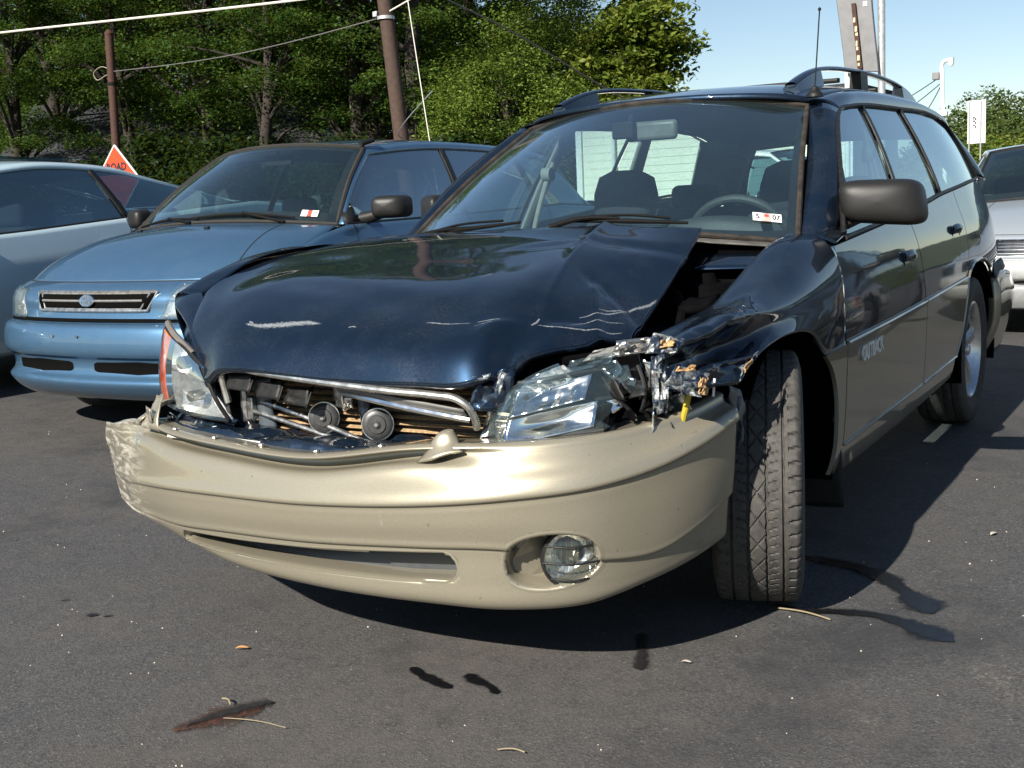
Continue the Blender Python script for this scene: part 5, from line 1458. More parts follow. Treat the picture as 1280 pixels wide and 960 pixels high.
    Rr = [R0]
    for f, up in ((.22, .8), (.55, 1.0), (.85, .6)):
        g = R0 * (1 - f) + R3 * f; g[:, 2] += P['roof_up'] * up; g[:, 0] *= 1 + .045 * up; Rr.append(g)
    Rr.append(R3); RG = surf(Rr, 4, 7)
    m = MB(); m.grid(RG); rf = m.build('roof', pt, root, sharp=60, solid=.004)
    Hh = RG.copy(); Hh[..., 2] -= .03; m = MB(); m.grid(Hh); m.build('headliner', P.get('liner', HEADLINER), root, sharp=60)
    # rear glass
    rb_ = A([(x * rb[0], rbc[0] + (rb[1] - rbc[0]) * abs(x) ** 2, rbc[1] + (rb[2] - rbc[1]) * abs(x) ** 2) for x in q])
    m = MB(); m.grid(surf([R3 + A([0, .03, -.02]), (R3 + rb_) / 2 + A([0, .02, .01]), rb_], 3, 6)); m.build('rear_screen', SIDEGLASS, root, sharp=180)
    # deck / tail
    tail = A([(x * pw(L - .02) * .93, L - .02 - .05 * abs(x) ** 2 + .05, shz(L)) for x in q]); tb = tail.copy(); tb[:, 2] = .25; tm = tail.copy(); tm[:, 2] = .55; tm[:, 1] += .06
    m = MB(); m.grid(surf([rb_ * A([1.12, 1, 1]), (rb_ * A([1.12, 1, 1]) + tail) / 2 + A([0, 0, .015]), tail, tm, tb], 3, 5)); m.build('tail', pt, root, sharp=40, solid=.004)
    # sides of the glasshouse
    yb0 = yc + .02; edge = RG[:, -1]
    def beltp(y): return (pw(y) * fr[-1] - .012, y, shz(y) + .004)
    yrb = rb[1]
    for sx in (-1, 1):
        S = lambda Z: A(Z) * A([sx, 1, 1])
        # window outline curves: belt and roof edge
        bel = lambda t: A(beltp(yb0 + (yrb - yb0) * t))
        eg = np.concatenate([[A(W[0, -1])], W[1:, -1], edge[1:], [rb_[-1]]])
        cum = np.concatenate([[0], np.cumsum(np.abs(np.diff(eg[:, 1])))]); cum /= cum[-1]
        def etop(y):
            return A([np.interp(y, eg[:, 1], eg[:, 0]), y, np.interp(y, eg[:, 1], eg[:, 2])])
        ins = P.get('frame', .05)
        # frame strip along the roof edge and pillars
        out_, inn = [], []
        for p in eg:
            out_.append(p); b_ = A(beltp(np.clip(p[1], yb0, yrb))); d = b_ - p; ln = np.linalg.norm(d); inn.append(p + d * min(1, ins / max(ln, .03)) if ln > .03 else p)
        m = MB(); m.grid(S(np.stack([out_, A(out_) * .5 + A(inn) * .5 + A([.008, 0, 0]), inn], 0))); m.build('window_frame', pt, root, sharp=60, solid=.004)
        pill = [(yb0 + .10, yb0 + .16)] + list(P['pillars']) + [(yrb - .10, yrb - P.get('cinset', .22))]
        def pbt(yb, yt):
            b_ = A(beltp(yb)); t_ = etop(yt); d = b_ - t_; ln = np.linalg.norm(d); return b_, t_ + d * min(.9, ins * .9 / max(ln, .03))
        for i in range(len(pill) - 1):
            n2 = 10
            G = []
            for a in np.linspace(0, 1, n2):
                yb = pill[i][0] + (pill[i + 1][0] - pill[i][0]) * a; yt = pill[i][1] + (pill[i + 1][1] - pill[i][1]) * a
                if i == 0: yt = (yb0 + .16) + (pill[1][1] - (yb0 + .16)) * a
                b_, t_ = pbt(yb, yt); G.append([b_ + A([-.008, 0, 0]), (b_ + t_) / 2 + A([.006, 0, 0]), t_ + A([-.004, 0, 0])])
            m = MB(); m.grid(S(surf(G, 5, 2))); m.build('side_window', P.get('sideglass', SIDEGLASS), root, sharp=180)
        for yb, yt in P['pillars']:
            b0, t0_ = pbt(yb - .025, yt - .025); b1, t1_ = pbt(yb + .025, yt + .025)
            m = MB(); m.grid(S(surf([[b0, (b0 + t0_) / 2 + A([.012, 0, 0]), t0_], [b1, (b1 + t1_) / 2 + A([.012, 0, 0]), t1_]], 5, 2))); m.build('window_pillar', P.get('pillar_mat', BLACKPL), root, solid=.006)
        tri0 = [A(beltp(yb0)), A(beltp(yb0 + .12)), (etop(yb0 + .16) * .55 + A(beltp(yb0 + .12)) * .45)]
        m = MB(); m.poly(S([tri0[0], tri0[1], tri0[2], etop(yb0 + .06)])); m.build('mirror_sail', BLACKPL, root, solid=.006)
        b_ = [beltp(y) for y in np.linspace(yb0, yrb, 16)]
        m = MB(); m.tube(S(b_), .009, n=6); m.build('belt_seal', BLACKPL, root)
        m = MB(); r0_, r1_ = A(beltp(yrb - .12)), A(beltp(yrb + .02)); m.grid(S(surf([[r0_, etop(yrb - P.get('cinset', .22) - .02)], [r1_, rb_[-1] + A([0, -.0, .0])]], 5, 4))); m.build('rear_pillar', pt, root, solid=.004)
        # door mirror
        if P.get('mirrors', True) and (sx > 0 or P.get('both', True)):
            b_ = A(beltp(yb0 + .16)); n = 20; t = np.linspace(0, 2 * np.pi, n, endpoint=False)
            ex = np.sign(np.cos(t)) * np.abs(np.cos(t)) ** .5; ez = np.sign(np.sin(t)) * np.abs(np.sin(t)) ** .5
            g = [np.stack([b_[0] + .145 + .085 * ex * k, b_[1] + .02 + d + .03 * ex * k, b_[2] + .075 + .058 * ez * k], 1) for d, k in ((.06, 1), (.0, 1), (-.022, .93), (-.036, .8), (-.045, .6), (-.05, .3), (-.051, .01))]
            m = MB(); m.grid(S(A(g)), cu=True); m.tube(S([b_ + A([-.02, 0, .02]), b_ + A([.06, .01, .035]), b_ + A([.10, .02, .05])]), [.035, .03, .03], k=3, n=10); m.build('door_mirror', P.get('mirror_mat', MIRRORBLK), root, sharp=60)
    # seats, dash, floor
    m = MB(); m.grid(surf([[(-xc, yc, zc - .01), (0, cz[0] + .03, cz[1] - .01), (xc, yc, zc - .01)], [(-xc, yc + .4, zc - .02), (0, cz[0] + .5, zc), (xc, yc + .4, zc - .02)], [(-xc, yc + .42, .5), (0, cz[0] + .5, .5), (xc, yc + .42, .5)]], 5, 4)); m.build('dashboard', P.get('dash', DASH), root)
    for x in (-.36, .36):
        for ysx in P['seats']:
            m = MB(); m.box((x, ysx, .70), (.46, .14, .56)); m.box((x, ysx + .03, 1.06), (.26, .09, .17)); m.box((x, ysx - .25, .45), (.46, .5, .15)); m.build('seat', P.get('seatmat', SEAT), root, bevel=.04, bseg=3)
    sw = MB(); a = np.linspace(0, 2 * np.pi, 33); c_ = A([.36, yc + .50, zc - .08])
    sw.tube(np.stack([.18 * np.cos(a), .07 * np.sin(a), .17 * np.sin(a)], 1) + c_, .014, n=8, caps=False); sw.tube([c_ - A([.17, 0, 0]), c_ + A([0, .02, -.03]), c_ + A([.17, 0, 0])], .02, k=3); sw.build('steering_wheel', P.get('dash', DASH), root)
    m = MB(); m.box((0, L / 2 + .2, .27), (hw * 1.75, L - 1.2, .08)); m.build('floor_pan', DARKBAY, root)
    m = MB(); m.box((wt[0] * 0, wtc[0] + .06, wtc[1] - .075), (.20, .03, .06)); m.tube([(0, wtc[0] + .05, wtc[1] - .01), (0, wtc[0] + .06, wtc[1] - .06)], .012); m.build('interior_mirror', BLACKPL, root, bevel=.015)
    for yc_, r_ in P['arches']:
        for sx in (-1, 1):
            build_wheel(root, (sx * (hw - .115), yc_, .305), sgn=sx, R=.305, rim_r=.19, na=72, W=.19, spokes=P.get('spokes', 7), rim_mat=P.get('rim_mat'))
    return dict(NG=NG, npt=npt, patch=patch, bump=bump, fas=fas, HG=HG, W=W, hood=hd, roof=rf)

SILVER = paint('silver_metallic_paint', (0.42, 0.46, 0.48), metal=.4, rough=.38, dust=.08)
ICEBLUE = paint('ice_blue_metallic_paint', (0.45, 0.58, 0.64), metal=.25, rough=.40, dust=.05)
MIDBLUE = paint('mid_blue_metallic_paint', (0.070, 0.155, 0.260), metal=.60, rough=.38, dust=.14)
GREYCAR = paint('pewter_metallic_paint', (0.020, 0.022, 0.022), metal=.3, rough=.3, dust=.08)
WHITECAR = paint('white_paint', (0.78, 0.78, 0.76), metal=0, rough=.45, dust=.05)
GREYBUMP = plain('grey_bumper_plastic', (.30, .31, .31), .5, nscale=30, coat=.2)
TINT = glass('tinted_window_glass', (0.34, 0.46, 0.50), dirt_sky=.015, refl=.28, gcol=(.75, .95, 1.0))

def build_hatchback():
    root = thing('hatchback', 'mid blue hatchback with slim chrome-edged grille parked beside the wrecked wagon', 'car', (-2.81, .66, .045))
    c = simple_car(root, dict(hw=.86, L=4.2, paint=MIDBLUE, seatmat=plain('grey_seat_cloth', (.17, .19, .20), .9), dash=plain('grey_dashboard', (.16, .17, .17), .7), sideglass=glass('pale_side_glass', (.62, .78, .78), dirt_sky=.02, refl=.45), plan=([0, .7, 1.2, 3.2, 4.2], [.82, .86, .855, .84, .76]), shoulder=([.42, .55, .7, .85, 1.05, 2.0, 3.4, 4.2], [.765, .825, .885, .935, .975, .99, 1.03, 1.0]),
        nose=[(.20, .10), (.25, .03), (.295, .004), (.33, .040), (.395, .040), (.425, .006), (.50, .0), (.555, .02), (.575, .07), (.62, .085), (.68, .09), (.725, .13), (.755, .20)], nose_split=8, droop=.02, nosek=.62,
        cowl=(.755, 1.04, .975), cowl_c=(.86, 1.015), hoodbulge=.062, arches=[(.80, .35), (3.21, .35)], doors=[(1.22, 1.10), (2.22, 2.18), (3.1, 3.15)], handles=[(2.02, .82), (2.95, .84)],
        ws_top=(.56, 1.55, 1.385), ws_top_c=(1.42, 1.425), roof_up=.055, roof_rear=(.55, 3.62, 1.36), roof_rear_c=(3.72, 1.40), rear_base=(.62, 3.95, 1.05), rear_base_c=(4.05, 1.05), pillars=[(2.18, 2.24), (3.08, 3.05)], seats=[2.0, 2.9],
        seal=plain('worn_seal', (.028, .026, .024), .75, spec=.2), cinset=.2))
    npt, patch = c['npt'], c['patch']
    # grille: chrome frame, two slats and oval badge
    patch('grille_backing', -.245, .245, 9.25, 10.45, .004, VOID, c['fas'], taper=-.05)
    def loop(u0, u1, v0, v1, r_, nm, mat):
        pts = [npt(u, v0, .008) for u in np.linspace(u0 + .03, u1 - .03, 12)] + [npt(u1, v1, .008)] + [npt(u, v1, .008) for u in np.linspace(u1 - .01, u0 + .01, 12)] + [npt(u0, v1, .008)]
        m = MB(); m.tube(np.array(pts + pts[:1]), r_, n=6); return m.build(nm, mat, c['fas'])
    loop(-.275, .275, 9.1, 10.6, .007, 'grille_frame', DULLCHROME)
    loop(-.25, .25, 9.25, 10.45, .005, 'grille_frame', DULLCHROME)
    for v in (9.85,):
        m = MB(); m.tube([npt(u, v, .010) for u in np.linspace(-.23, .23, 12)], .006, n=6); m.build('grille_slat', GREYPL, c['fas'])
    p = npt(-.0, 9.85, .016); F = frame(p, (1, 0, 0), (0, .25, 1))
    m = MB(); m.lathe([(-.012, .001), (-.012, .028), (0, .030), (.004, .027), (.004, .001)], n=28, axis='z'); m.xform(Matrix.Diagonal((1.75, 1, 1, 1))); m.xform(F); bd = m.build('oval_badge', CHROME, c['fas'])
    m = MB(); m.lathe([(.0045, .001), (.0045, .023)], n=28, axis='z'); m.xform(Matrix.Diagonal((1.7, 1, 1, 1))); m.xform(F); m.build('badge_field', plain('badge_dark', (.10, .11, .12), .3), bd)
    text_part('badge_text', 'KIA', .036, CHROME, F @ Matrix.Translation((0, 0, .006)), bd, .0012, xscale=1.25, offset=.0012)
    # headlights
    for s_ in (1,):
        patch('headlight_reflector', s_ * .295, s_ * .64, 8.3, 11.3, .003, REFL, c['fas'], skew=.06)
        patch('headlight_lens', s_ * .285, s_ * .66, 8.2, 11.4, .014, LENS, c['fas'], skew=.06)
    patch('headlight_reflector', -.64, -.34, 8.3, 10.9, .003, GREYPL, c['fas'], skew=-.06)
    patch('headlight_lens', -.66, -.33, 8.2, 11.0, .014, LENS, c['fas'], skew=-.06)
    patch('bumper_gap', -.60, .60, 7.85, 8.35, .006, VOID, c['fas'])
    # lower intakes with a centre post
    for u0, u1 in ((-.40, -.07), (.03, .40)):
        G_ = A([[npt((u0 + u1) / 2 + (u1 - u0) / 2 * a * (1 - abs(2 * b - 1) ** 5) ** .35, 3.02 + .98 * b, .004) for a in np.linspace(-1, 1, 14)] for b in np.linspace(0, 1, 9)])
        mm = MB(); mm.grid(G_); mm.build('lower_intake', VOID, c['bump'], sharp=60)
    for u in (-.12, .0):
        m = MB(); q_ = npt(u, 6.2, .004); m.lathe([(-.006, .001), (-.006, .007), (0, .006), (0, .001)], n=10, axis='y', origin=q_); m.build('plate_screw', STEEL, c['bump'])
    # damaged far corner
    m = MB(); q_ = npt(-.93, 8.2, .02)
    crumple(m, q_ + A([-.10, .05, -.02]), q_ + A([.05, -.02, -.02]), q_ + A([.02, .0, .09]), q_ + A([-.12, .05, .14]), 10, 8, .02, 15); m.build('broken_lamp_bits', BLACKPL, c['fas'], sharp=30, solid=.003)
    m = MB(); crumple(m, q_ + A([-.05, .0, -.03]), q_ + A([.14, -.09, -.02]), q_ + A([.12, -.08, .03]), q_ + A([-.03, .0, .04]), 10, 6, .012, 16); m.build('broken_lamp_bits', SCRAPEW, c['fas'], sharp=30, solid=.003)
    # wipers, sticker, dash clutter, washer jets
    W = c['W']
    def wp_(u, v, off=.012):
        i = u * (W.shape[1] - 1); j = v * (W.shape[0] - 1); i0 = int(min(i, W.shape[1] - 2)); j0 = int(min(j, W.shape[0] - 2)); a = i - i0; b = j - j0
        return W[j0, i0] * (1 - a) * (1 - b) + W[j0, i0 + 1] * a * (1 - b) + W[j0 + 1, i0] * (1 - a) * b + W[j0 + 1, i0 + 1] * a * b + A([0, -off * .7, off])
    for pts in ([(.05, .02), (.28, .035), (.46, .02)], [(.40, .025), (.66, .055), (.86, .03)]):
        m = MB(); m.tube([wp_(*p_) for p_ in pts], [.006, .009, .005], k=6); m.tube([wp_(pts[1][0], pts[1][1], .02), wp_(pts[2][0] - .03, -.02, .012)], .008); m.build('wiper', WIPERBLK, root)
    F = frame(wp_(.90, .10, -.004), wp_(.94, .10) - wp_(.90, .10), wp_(.90, .16) - wp_(.90, .10))
    for x0, x1, mt in ((-.045, -.012, WHITEST), (-.012, .012, REDINK), (.012, .045, WHITEST)):
        m = MB(); m.box(((x0 + x1) / 2, 0, .008), (x1 - x0, .045, .0006)); m.xform(F); m.build('inspection_sticker', mt, root, sharp=None)
    text_part('sticker_text', '17', .036, INK, F @ Matrix.Translation((.029, 0, .009)), root, .0003, xscale=.65, offset=.001)
    m = MB(); q_ = wp_(.66, .09, -.05); crumple(m, q_ + A([-.05, 0, -.01]), q_ + A([.05, .02, -.01]), q_ + A([.03, .03, .05]), q_ + A([-.04, .02, .04]), 8, 8, .015, 12); m.build('crumpled_paper', plain('pale_paper', (.6, .7, .68), .7), root, sharp=30)
    for u in (.33, .62):
        q_ = c['HG'][-5, int(u * (c['HG'].shape[1] - 1))]; m = MB(); m.box(q_ + A([0, 0, .006]), (.03, .02, .012)); m.build('washer_jet', BLACKPL, c['hood'], bevel=.004)
    # roof bars' end caps
    m = MB(); m.tube([(.555, 1.53, 1.405), (.575, 1.62, 1.43)], .014); m.build('roof_gutter_cap', BLACKPL, root)
build_hatchback()

def build_coupe():
    root = thing('coupe', 'pale silver-blue coupe with dark windows at the far left of the row', 'car', (-5.22, -.33, .11))
    c = simple_car(root, dict(hw=.86, L=4.6, paint=ICEBLUE, fr=[.955, .985, 1.0, 1.0, .985, .95, .925], sideglass=TINT, plan=([0, .7, 1.2, 3.4, 4.6], [.80, .86, .865, .855, .74]), shoulder=([.6, .7, 1.2, 2.0, 2.9, 3.4, 4.0, 4.6], [.74, .78, .90, .95, 1.02, 1.06, 1.10, 1.06]),
        nose=[(.20, .08), (.30, .02), (.45, .0), (.55, .015), (.62, .05), (.70, .10), (.75, .18)], nose_split=3, cowl=(.76, 1.30, .92), cowl_c=(1.10, .955), hoodbulge=.03, arches=[(.95, .34), (3.6, .35)],
        doors=[(1.45, 1.35), (2.86, 2.72)], handles=[(2.55, .85)], ws_top=(.56, 1.95, 1.345), ws_top_c=(1.80, 1.375), roof_up=.045, roof_rear=(.53, 3.05, 1.31), roof_rear_c=(3.2, 1.355), rear_base=(.60, 3.92, 1.095), rear_base_c=(4.05, 1.10), pillars=[(2.74, 2.62)], seats=[2.15, 2.9], cinset=.40,
        frame=.045, liner=plain('dark_liner', (.10, .10, .10), .9)))
    m = MB(); m.grid(surf([[(-.35, 2.05, 1.432), (0, 2.0, 1.444), (.35, 2.05, 1.432)], [(-.35, 2.75, 1.415), (0, 2.75, 1.43), (.35, 2.75, 1.415)]], 5, 4)); m.build('sunroof', TINT, root, solid=.004)
    c['patch']('headlight_lens', .42, .86, 3.6, 5.0, .008, LENS, c['fas']); c['patch']('headlight_lens', -.86, -.42, 3.6, 5.0, .008, LENS, c['fas'])
    # bright seam on the rear edge of the door
    m = MB(); m.tube([(.845, 2.80, .90), (.825, 2.745, 1.02)], .004); m.build('door_edge', WHITEST, root)
build_coupe()

def sedan(label, loc, pt, bp, rz=0, name='sedan', grp=None):
    root = thing(name, label, 'car', loc, rz)
    c = simple_car(root, dict(hw=.88, L=4.8, paint=pt, bumper_paint=bp, plan=([0, .7, 1.2, 3.6, 4.8], [.82, .88, .885, .875, .78]), shoulder=([.6, .7, 1.3, 2.2, 3.6, 4.8], [.70, .735, .90, .93, .96, .93]),
        nose=[(.20, .09), (.28, .03), (.36, .01), (.375, .045), (.40, .045), (.42, .0), (.50, -.005), (.55, .03), (.57, .075), (.62, .085), (.66, .095), (.70, .14), (.72, .20)], nose_split=7, cowl=(.76, 1.42, .93), cowl_c=(1.22, .965), hoodbulge=.03, arches=[(.98, .345), (3.72, .345)],
        doors=[(1.6, 1.5), (2.62, 2.58), (3.45, 3.5)], handles=[(2.4, .80), (3.3, .82)], ws_top=(.57, 2.10, 1.35), ws_top_c=(1.96, 1.395), roof_up=.035, roof_rear=(.56, 3.35, 1.335), roof_rear_c=(3.45, 1.38), rear_base=(.62, 4.0, .985), rear_base_c=(4.15, .985), pillars=[(2.60, 2.62), (3.42, 3.32)], seats=[2.55, 3.35], cinset=.42, spokes=9))
    for s_ in (-1, 1):
        c['patch']('headlight_reflector', s_ * .48, s_ * .80, 8.2, 10.6, .003, CHROME, c['fas'])
        c['patch']('headlight_lens', s_ * .47, s_ * .81, 8.1, 10.7, .014, LENS, c['fas'])
        c['patch']('marker_reflector', s_ * .81, s_ * .93, 8.2, 10.4, .004, AMBERIN, c['fas'])
        c['patch']('marker_lens', s_ * .81, s_ * .94, 8.1, 10.5, .014, AMBER, c['fas'])
    c['patch']('grille_backing', -.40, .40, 8.2, 10.6, .006, INK, c['fas'])
    for k in range(5):
        m = MB(); m.tube([c['npt'](u, 8.5 + k * .48, .012) for u in np.linspace(-.38, .38, 12)], .005, n=6); m.build('grille_slat', CHROME, c['fas'])
    c['patch']('bumper_strip', -.96, .96, 3.0, 4.2, .006, BLACKPL, c['bump'])
    c['patch']('number_plate', -.16, .16, 4.9, 6.6, .012, WHITEST, c['bump'], n=4, m_=3)
    return root
sed = sedan('silver saloon with grey bumper facing the camera behind the wagon on the right', (1.05, 5.85, 0), SILVER, GREYBUMP, rz=rad(11))
sed2 = sedan('pewter grey saloon parked to the right of the wagon, mirrored in its doors', (2.56, 3.15, 0), GREYCAR, GREYCAR, rz=rad(-6))

def build_back_wagon():
    root = thing('pickup', 'white pickup with dark windows seen through the wagon glass in front of the pale wall', 'pickup truck', (-.65, 10.8, 0), rad(90))
    c = simple_car(root, dict(hw=.90, L=5.0, paint=WHITECAR, sideglass=TINT, plan=([0, .7, 1.2, 4.2, 5.0], [.84, .9, .905, .90, .86]), shoulder=([.6, .7, 1.3, 2.2, 3.6, 5.0], [.88, .92, 1.04, 1.06, 1.07, 1.06]),
        nose=[(.35, .09), (.45, .03), (.6, .0), (.66, .05), (.75, .06), (.85, .08), (.9, .14)], nose_split=3, zb=.34, cowl=(.76, 1.42, 1.07), cowl_c=(1.25, 1.10), hoodbulge=.02, arches=[(.95, .38), (3.9, .38)],
        doors=[(1.6, 1.5), (2.7, 2.65)], handles=[(2.5, .95)], ws_top=(.60, 2.0, 1.56), ws_top_c=(1.9, 1.60), roof_up=.03, roof_rear=(.60, 2.85, 1.56), roof_rear_c=(2.9, 1.60), rear_base=(.66, 3.0, 1.06), rear_base_c=(3.0, 1.06), pillars=[], seats=[2.4], cinset=.12))
build_back_wagon()
# ------------------------------------------------------------------ buildings, poles, signs, trees
BARK = plain('tree_bark', (.028, .021, .016), .9, nscale=9, var=.5, bump=.5)
WOODPOLE = plain('weathered_pole_wood', (.050, .029, .020), .85, nscale=14, var=.35, bump=.3)
RUST = plain('rusted_steel', (.050, .019, .011), .8, nscale=20, var=.5, bump=.3)
GALV = plain('galvanised_steel', (.42, .43, .43), .45, metal=.5, nscale=30, var=.2)
WIRE = plain('dark_cable', (.012, .012, .013), .8, spec=.1)
PALEWIRE = plain('pale_cable', (.62, .58, .52), .6)
SIGNBACK = plain('sign_back_aluminium', (.15, .15, .155), .55, metal=.35, nscale=12, var=.15)
WHITEPAINT = plain('white_painted_steel', (.72, .72, .70), .5, nscale=20)
ORANGE = plain('fluorescent_orange', (.80, .050, .008), .6, nscale=30, var=.08)
SIDING = plain('cream_siding', (.74, .72, .62), .7, nscale=4, var=.06)
SHINGLE = plain('grey_shingle', (.040, .042, .046), .95, spec=.1, nscale=10, var=.35)

def build_shed():
    root = thing('building', 'low pale building with horizontal lap siding standing behind the cars', 'building', (-4.95, 14, 0))
    m = MB(); m.box((0, 1.53, 1.27), (4.3, 3.0, 2.54)); m.build('wall', plain('sheathing', (.5, .48, .4), .8), root)
    bm = MB(); bm.add([(-2.16, 0, 0), (2.16, 0, 0), (2.16, -.012, .126), (-2.16, -.012, .126), (2.16, -.019, 0), (-2.16, -.019, 0)], [(0, 1, 4, 5), (5, 4, 2, 3), (3, 2, 1, 0), (0, 5, 3), (1, 2, 4)])
    me = bm.mesh('siding_board', SIDING, None)
    for k in range(20):
        o = bpy.data.objects.new('siding_board', me); COL.objects.link(o); o.parent = root; o.location = (0, .02, .02 + k * .124)
    for x in (-2.18, 2.18):
        m = MB(); m.box((x, -.01, 1.27), (.10, .07, 2.54)); m.build('corner_board', WHITEPAINT, root)
    m = MB(); m.prism([(-2.3, -.12, 2.54), (-2.3, 3.2, 2.54), (-2.3, 3.2, 2.62), (-2.3, -.12, 2.60)], (4.6, 0, 0)); m.build('roof', SHINGLE, root)
    m = MB(); m.tube([(-1.55, -.06, 0), (-1.55, -.06, 2.5)], .035); m.build('downpipe', WHITEPAINT, root)
build_shed()

def build_house():
    root = thing('house', 'grey-roofed house half hidden among the trees on the left', 'house', (-28.2, 25.5, 0), rad(30))
    m = MB(); m.box((0, 0, 1.6), (9.5, 6, 3.2)); m.build('wall', plain('white_house_wall', (.6, .6, .57), .8, nscale=3), root)
    m = MB()
    for s_ in (-1, 1):
        m.prism([(-5.1, s_ * 3.5, 2.95), (-5.1, 0, 5.1), (-5.1, 0, 5.22), (-5.1, s_ * 3.5, 3.07)], (10.2, 0, 0))
    m.build('roof', SHINGLE, root)
    GW = plain('white_gable', (.6, .6, .57), .8, nscale=3); m = MB(); m.prism([(-4.75, -3, 3.2), (-4.75, 3, 3.2), (-4.75, 0, 5.05)], (.02, 0, 0)); m.build('gable', GW, root); m = MB(); m.prism([(4.73, -3, 3.2), (4.73, 3, 3.2), (4.73, 0, 5.05)], (.02, 0, 0)); m.build('gable', GW, root)
    m = MB(); m.box((1.5, .2, 5.3), (.6, .6, 1.0)); m.build('chimney', plain('old_brick', (.22, .12, .09), .9), root)
    for x in (-3, 0, 3):
        fr = MB(); fr.box((x, -3.03, 1.7), (1.1, .08, 1.3)); f = fr.build('window', WHITEPAINT, root)
        g = MB(); g.box((x, -3.075, 1.7), (.9, .02, 1.1)); g.build('pane', TINT, f)
build_house()

def pole(name, label, cat, p0, p1, r0, r1, mat, n=14):
    root = thing(name, label, cat, p0)
    d = A(p1) - A(p0)
    m = MB(); m.tube([A([0, 0, 0]), d * .5 + A([.01, .01, 0]), d], [r0, (r0 + r1) / 2, r1], n=n, k=4); m.build('shaft', mat, root)
    return root, d
def build_poles():
    up, d = pole('utility_pole', 'brown wooden utility pole leaning slightly behind the blue hatchback', 'utility pole', (-11.25, 15, 0), (-11.95, 15.0, 8.5), .155, .12, WOODPOLE)
    m = MB(); m.lathe([(-.03, .16), (-.03, .165), (.03, .165), (.03, .16)], n=16, axis='z', origin=d * .55); m.build('strap', GALV, up)
    m = MB(); m.box(d * .56 + A([-.18, -.05, 0]), (.10, .10, .10)); m.build('cable_clamp', GALV, up, bevel=.01)
    m = MB(); m.box(d * .95, (1.8, .12, .12)); m.build('cross_arm', WOODPOLE, up)
    rp, d = pole('steel_post', 'rust-brown steel post with a wire loop behind the road sign', 'post', (-20.7, 16, 0), (-20.4, 16, 5.45), .10, .10, RUST)
    m = MB(); m.lathe([(0, .10), (.05, .11), (.12, .05), (.14, .001)], n=14, axis='z', origin=d); m.build('post_cap', RUST, rp)
    m = MB(); m.lathe([(-.03, .10), (-.03, .115), (.03, .115), (.03, .10)], n=14, axis='z', origin=d * .80); m.build('band', WIRE, rp)
    m = MB(); q = d * .855; m.tube([q, q + A([-.35, 0, .12]), q + A([-.62, 0, -.02]), q + A([-.52, 0, -.16]), q + A([-.2, 0, -.09]), q + A([0, 0, -.06])], .010, k=6, n=6); m.build('wire_loop', plain('dull_wire', (.25, .22, .17), .7), rp)
    def cable(label, pts, r, mat):
        m = MB(); m.tube(pts, r, k=10, n=6); o = m.build('cable', mat); tag(o, label, 'cable')
    cable('thick pale cable crossing the top left above the trees', [(-19, 9, 4.33), (-14.68, 9, 4.15), (-8.5, 9, 3.86), (-4, 9, 3.72)], .016, PALEWIRE)
    cable('thin grey cable slung from the wooden pole to the rusty post', [(-20.41, 16, 4.64), (-16, 15.5, 4.52), (-11.72, 15, 4.70)], .010, plain('grey_cable', (.12, .115, .11), .6))
    cable('short pale cable rising right from the wooden pole', [(-11.5, 14.95, 4.78), (-10.92, 14.95, 4.96), (-8.5, 14.9, 5.8)], .014, PALEWIRE)
    cable('thin upright guy wire just right of the wooden pole', [(-9.75, 13, 5.2), (-9.67, 13, 4.50), (-9.39, 13, 2.24), (-9.1, 13, .0)], .009, PALEWIRE)
    cable('slack grey tie wire slanting from the wooden pole foot to the guy wire', [(-11.3, 14.85, 2.45), (-10.0, 13.2, 2.6), (-9.28, 13, 3.02)], .009, plain('bluish_cable', (.2, .22, .25), .5))
    cable('dark cable running down to the right across the light green tree', [(-10.6, 14, 5.15), (-9.55, 14, 4.61), (-8.3, 14, 3.94), (-6.59, 14, 2.86), (-4.2, 14, 1.5)], .016, WIRE)
build_poles()

